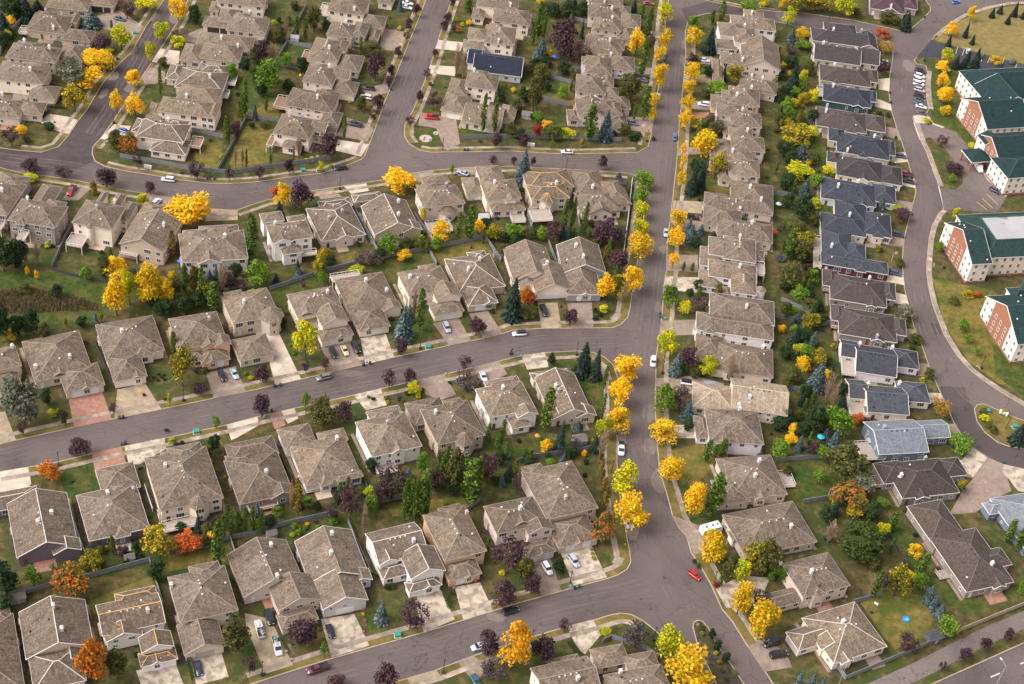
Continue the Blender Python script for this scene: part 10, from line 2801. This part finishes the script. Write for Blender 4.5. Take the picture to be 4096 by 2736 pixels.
for x, y, label in FLAGS:
    r = empty('flag_pole', (x, y, .14), .3, say('red and white maple leaf flag', label), 'flag', 'national flags'); bm = bmesh.new(); cone(bm, (0,0,0), (0,0,4.4), .05, .03, 8); obj('pole', bm, MATS['garage_white'], r)
    bm = bmesh.new(); P = [0,.45,1.35,1.8]; yy = lambda x_: .12*math.sin(x_*3.2)
    for i in range(3):
        for j in range(4):
            a, b = P[i]+(P[i+1]-P[i])*j/4, P[i]+(P[i+1]-P[i])*(j+1)/4; face(bm, [(a,yy(a),3.35),(b,yy(b),3.35),(b,yy(b),4.3),(a,yy(a),4.3)], 0 if i != 1 else 1)
    for s in (-1,1):   # the maple leaf, on both faces of the cloth
        pts = [(0,.36),(.09,.2),(.2,.25),(.17,.05),(.32,.1),(.36,-.0),(.12,-.2),(.03,-.2),(.03,-.36),(-.03,-.36),(-.03,-.2),(-.12,-.2),(-.36,0),(-.32,.1),(-.17,.05),(-.2,.25),(-.09,.2)]
        face(bm, [(.9+px, yy(.9+px)+s*.012, 3.82+pz) for px, pz in pts], 0)
    obj('cloth', bm, [plain('flag_red', (.6,.01,.02), .7), plain('flag_white', (.75,.75,.75), .7)], r)
for x, y, rz, label in HOOPS:
    r = empty('basketball_hoop', (x, y, .14), rz, say('basketball hoop', label), 'basketball hoop', 'basketball hoops'); bm = bmesh.new(); bar(bm, (0,-.6,.2), (0,0,2.9), .1, up=(1,0,0)); box(bm, -.45,-1.0,0,.45,-.3,.22); obj('stand', bm, MATS['black'], r); bm = bmesh.new(); box(bm, -.6,.28,2.75,.6,.32,3.55); bar(bm, (0,0,2.85), (0,.28,3.0), .07); obj('backboard', bm, MATS['garage_white'], r); bm = bmesh.new()
    for i in range(12):
        p, q = [(math.cos(t*.5236)*.23, .57+math.sin(t*.5236)*.23, 3.0) for t in (i, i+1)]; bar(bm, p, q, .03)
    obj('rim', bm, plain('hoop_red', (.6,.1,.03), .5), r)
(x0, y0), (x1, y1) = LADDER; bm = bmesh.new(); a, b = Vector((x0,y0,.2)), Vector((x1,y1,.2)); d = (b-a).normalized(); s = Vector((-d.y,d.x,0))*.24
for q in (-1,1): bar(bm, a+s*q, b+s*q, .08)
for i in range(15): p = a+(b-a)*((i+.5)/15); bar(bm, p-s, p+s, .05)
tag(obj('ladder', bm, MATS['chrome']), 'aluminium ladder lying on lawn beside drive of two white trucks', 'ladder')
for x, y, wd, label in ROCKS:
    r = empty('rock_garden', (x, y, .15), 0, say('round pale rock bed', label), 'rock bed', 'round rock beds'); rn = random.Random(5); bm = bmesh.new(); cone(bm, (0,0,0), (0,0,.08), wd/2, wd/2*.95, 16); obj('gravel_bed', bm, MATS['rock'], r)
    for i in range(5):
        bm = bmesh.new(); bmesh.ops.create_icosphere(bm, subdivisions=1, radius=wd*rn.uniform(.08,.16))
        for v in bm.verts: v.co *= rn.uniform(.75,1.15)
        bmesh.ops.translate(bm, verts=bm.verts[:], vec=(rn.uniform(-.3,.3)*wd, rn.uniform(-.3,.3)*wd, .15)); obj('rock', bm, MATS['rock'], r)
# caravan and boat
x, y, rz = RV; r = empty('caravan', (x, y, .18), rz, 'white travel trailer parked on drive behind yellow tree near red car', 'caravan'); bm = bmesh.new()
loft(bm, [[(-3.2,q[0],q[1]) for q in ((-1.2,.7),(1.2,.7),(1.2,2.5),(-1.2,2.5))],[(-3.0,q[0],q[1]) for q in ((-1.25,.5),(1.25,.5),(1.25,2.85),(-1.25,2.85))],[(2.7,q[0],q[1]) for q in ((-1.25,.5),(1.25,.5),(1.25,2.85),(-1.25,2.85))],[(3.2,q[0],q[1]) for q in ((-1.15,.9),(1.15,.9),(1.15,2.3),(-1.15,2.3))]]); obj('body', bm, MATS['garage_white'], r)
for wx in (-2,0,1.8): meshobj('window', window_mesh(.9,.7,'d')[0], r, (wx,-1.26,1.5)); 
for wx in (-1.6,.4,1.9): bm = bmesh.new(); box(bm, wx-.25,-.25,2.85,wx+.25,.25,2.98); obj('roof_hatch', bm, MATS['black'], r)
for s in (-1,1):
    for wx in (-.9,-.1): meshobj('wheel', car_meshes('suv')[3], r, (wx, s*1.15, .34))
bm = bmesh.new(); bar(bm, (3.1,-.5,.55), (4.2,0,.5), .1); bar(bm, (3.1,.5,.55), (4.2,0,.5), .1); obj('tow_hitch', bm, MATS['black'], r)
x, y, rz = BOAT; r = empty('covered_boat', (x, y, .18), rz, 'boat under grey cover on trailer beside white car with black roof', 'boat'); bm = bmesh.new()
loft(bm, [[(t*6.5-3.25, -wd_, .75),(t*6.5-3.25, 0, .4+.25*t),(t*6.5-3.25, wd_, .75),(t*6.5-3.25, wd_, 1.1),(t*6.5-3.25,-wd_,1.1)] for t, wd_ in ((0,1.05),(.3,1.15),(.6,1.1),(.85,.7),(1,.08))]); obj('hull', bm, plain('hull_blue', (.05,.06,.12), .4), r); bm = bmesh.new()
loft(bm, [[(t*6.5-3.25,-wd_,1.08),(t*6.5-3.25,wd_,1.08),(t*6.5-3.25,wd_*.4,1.1+hh),(t*6.5-3.25,-wd_*.4,1.1+hh)] for t, wd_, hh in ((0,1.08,.3),(.3,1.18,.75),(.55,1.14,.85),(.85,.72,.3),(1,.1,.05))]); obj('cover', bm, plain('boat_cover', (.22,.22,.24), .8), r)
bm = bmesh.new(); bar(bm, (-3,-.6,.35), (4,0,.4), .1); bar(bm, (-3,.6,.35), (4,0,.4), .1); obj('trailer_frame', bm, MATS['metal_grey'], r)
for s in (-1,1): meshobj('wheel', car_meshes('suv')[3], r, (-.9, s*1.0, .3))
# entrance canopy of the care home
cxs, cys, crz, cw, cdp = CANOPY; r = empty('entrance_canopy', (cxs, cys, .14), crz, 'green hipped canopy on brick piers over care home entrance', 'canopy'); bm = bmesh.new(); uvl = bm.loops.layers.uv.new('uv'); a, b = cw/2, cdp/2; e = 4.6; q = min(a, b)
c = [Vector((-a,-b,e)), Vector((a,-b,e)), Vector((a,b,e)), Vector((-a,b,e))]; r0, r1 = (Vector((-a+b,0,e+b*.45)), Vector((a-b,0,e+b*.45))) if a > b else (Vector((0,-b+a,e+a*.45)), Vector((0,b-a,e+a*.45)))
F = [[c[0],c[1],r1,r0],[c[1],c[2],r1],[c[2],c[3],r0,r1],[c[3],c[0],r0]] if a > b else [[c[0],c[1],r0],[c[1],c[2],r1,r0],[c[2],c[3],r1],[c[3],c[0],r0,r1]]
for f in F: slope(bm, uvl, f)
obj('roof', bm, MATS['roof_green'], r); bm = bmesh.new()
for i in range(4):
    p, s_ = c[i], c[(i+1)%4]; face(bm, [p-Vector((0,0,.4)), s_-Vector((0,0,.4)), s_, p])
face(bm, [v-Vector((0,0,.4)) for v in c[::-1]]); obj('fascia', bm, MATS['trim_white'], r)
for sx in (-1,1):
    for sy in (-1,1): bm = bmesh.new(); box(bm, sx*(a-.7)-.3, sy*(b-.7)-.3, -.2, sx*(a-.7)+.3, sy*(b-.7)+.3, e-.4); obj('brick_pier', bm, MATS['brick'], r)
# ambulance van under the canopy
x, y, rz = AMBU; r = empty('ambulance', (x, y, .2), rz, 'white ambulance with blue and yellow checks under the green canopy', 'ambulance'); bm = bmesh.new()
loft(bm, [ring(-3.1,1.05,.45,2.6,.1), ring(1.0,1.05,.45,2.6,.1), ring(1.25,1.0,.4,2.0,.1), ring(2.1,.98,.4,1.25,.1), ring(3.0,.9,.45,1.05,.1)]); obj('body', bm, MATS['garage_white'], r); bm = bmesh.new()
for s in (-1,1):
    for i in range(10):
        for j in range(2): y_ = s*1.062; face(bm, [(-3+i*.38,y_,.95+j*.25),(-2.62+i*.38,y_,.95+j*.25),(-2.62+i*.38,y_,1.2+j*.25),(-3+i*.38,y_,1.2+j*.25)], (i+j) % 2)
obj('checked_stripe', bm, [plain('amb_blue', (.02,.12,.5), .5), plain('amb_yellow', (.7,.7,.05), .5)], r); bm = bmesh.new(); loft(bm, [[(1.22,-.9,1.35),(1.22,.9,1.35),(1.27,.85,1.98),(1.27,-.85,1.98)],[(2.05,-.85,1.26),(2.05,.85,1.26),(2.06,.84,1.27),(2.06,-.84,1.27)]]); obj('windscreen', bm, MATS['car_glass'], r)
bm = bmesh.new(); box(bm, .5,-.8,2.6,.85,.8,2.78); obj('light_bar', bm, MATS['lamp_red'], r)
for sx in (-1.9,2.0):
    for s in (-1,1): meshobj('wheel', car_meshes('suv')[3], r, (sx, s*.95, .34))
# sign on crescent etc. are too small to read; two people on the sidewalk
def person(x, y, rz, top, label, step):
    r = empty('person', (x, y, .2), rz, label, 'person', 'people by the white trucks')
    J = {'pel':(0,0,.95),'che':(0,.02,1.32),'nec':(0,.02,1.5),'hed':(0,.04,1.62),'crn':(0,.03,1.75),'sl':(-.19,.02,1.42),'el':(-.25,.02,1.13),'wl':(-.22,.12,.9),'hl':(-.21,.16,.8),'sr':(.19,.02,1.42),'er':(.25,.02,1.13),'wr':(.22,.12,.9),'hr':(.21,.16,.8),
         'pl':(-.1,0,.9),'kl':(-.11,.06*step,.5),'al':(-.11,-.12*step,.09),'tl':(-.11,.06-.1*step,.04),'pr':(.1,0,.9),'kr':(.11,.1*step,.5),'ar':(.11,.16*step,.09),'tr':(.11,.34*step+.1,.04)}
    def skin(name, bones, rad, mat, parent):
        ks = []
        for a, b in bones:
            for q in (a, b):
                if q not in ks: ks.append(q)
        me = bpy.data.meshes.new(name); me.from_pydata([J[k] for k in ks], [(ks.index(a), ks.index(b)) for a, b in bones], []); me.materials.append(mat); o = link(bpy.data.objects.new(name, me), parent)
        m = o.modifiers.new('skin', 'SKIN'); me.skin_vertices or None
        if not me.skin_vertices: bpy.context.view_layer.objects.active = o; 
        for i, k in enumerate(ks):
            me.skin_vertices[0].data[i].radius = (rad[k], rad[k]*.85)
        me.skin_vertices[0].data[0].use_root = True
        o.modifiers.new('sub', 'SUBSURF').levels = 1; return o
    B = [('pel','che'),('che','nec'),('nec','hed'),('hed','crn'),('che','sl'),('sl','el'),('el','wl'),('wl','hl'),('che','sr'),('sr','er'),('er','wr'),('wr','hr'),('pel','pl'),('pl','kl'),('kl','al'),('al','tl'),('pel','pr'),('pr','kr'),('kr','ar'),('ar','tr')]
    rad = dict(pel=.14,che=.16,nec=.06,hed=.1,crn=.07,sl=.07,el=.05,wl=.035,hl=.04,sr=.07,er=.05,wr=.035,hr=.04,pl=.09,kl=.065,al=.045,tl=.04,pr=.09,kr=.065,ar=.045,tr=.04)
    body = skin('body', B, rad, plain('skin_tone', (.45,.28,.2), .6), r)
    skin('hooded_top', [b for b in B[:2]]+B[4:7]+B[8:11], {k: v*1.18 for k, v in rad.items()}, top, body)
    skin('trousers', [('pel','pl'),('pl','kl'),('kl','al'),('pel','pr'),('pr','kr'),('kr','ar')], {k: v*1.18 for k, v in rad.items()}, plain('trousers_dark', (.03,.035,.05), .8), body)
    bm = bmesh.new(); bmesh.ops.create_icosphere(bm, subdivisions=2, radius=.115, matrix=Matrix.Translation((0,.0,1.69))); obj('hair', bm, plain('hair_dark', (.04,.03,.025), .8), body)
for x, y, rz, c, label, st in PEOPLE: person(x, y, rz, plain('top_'+c, {'grey':(.4,.42,.46),'white':(.62,.62,.62)}[c], .8), label, st)
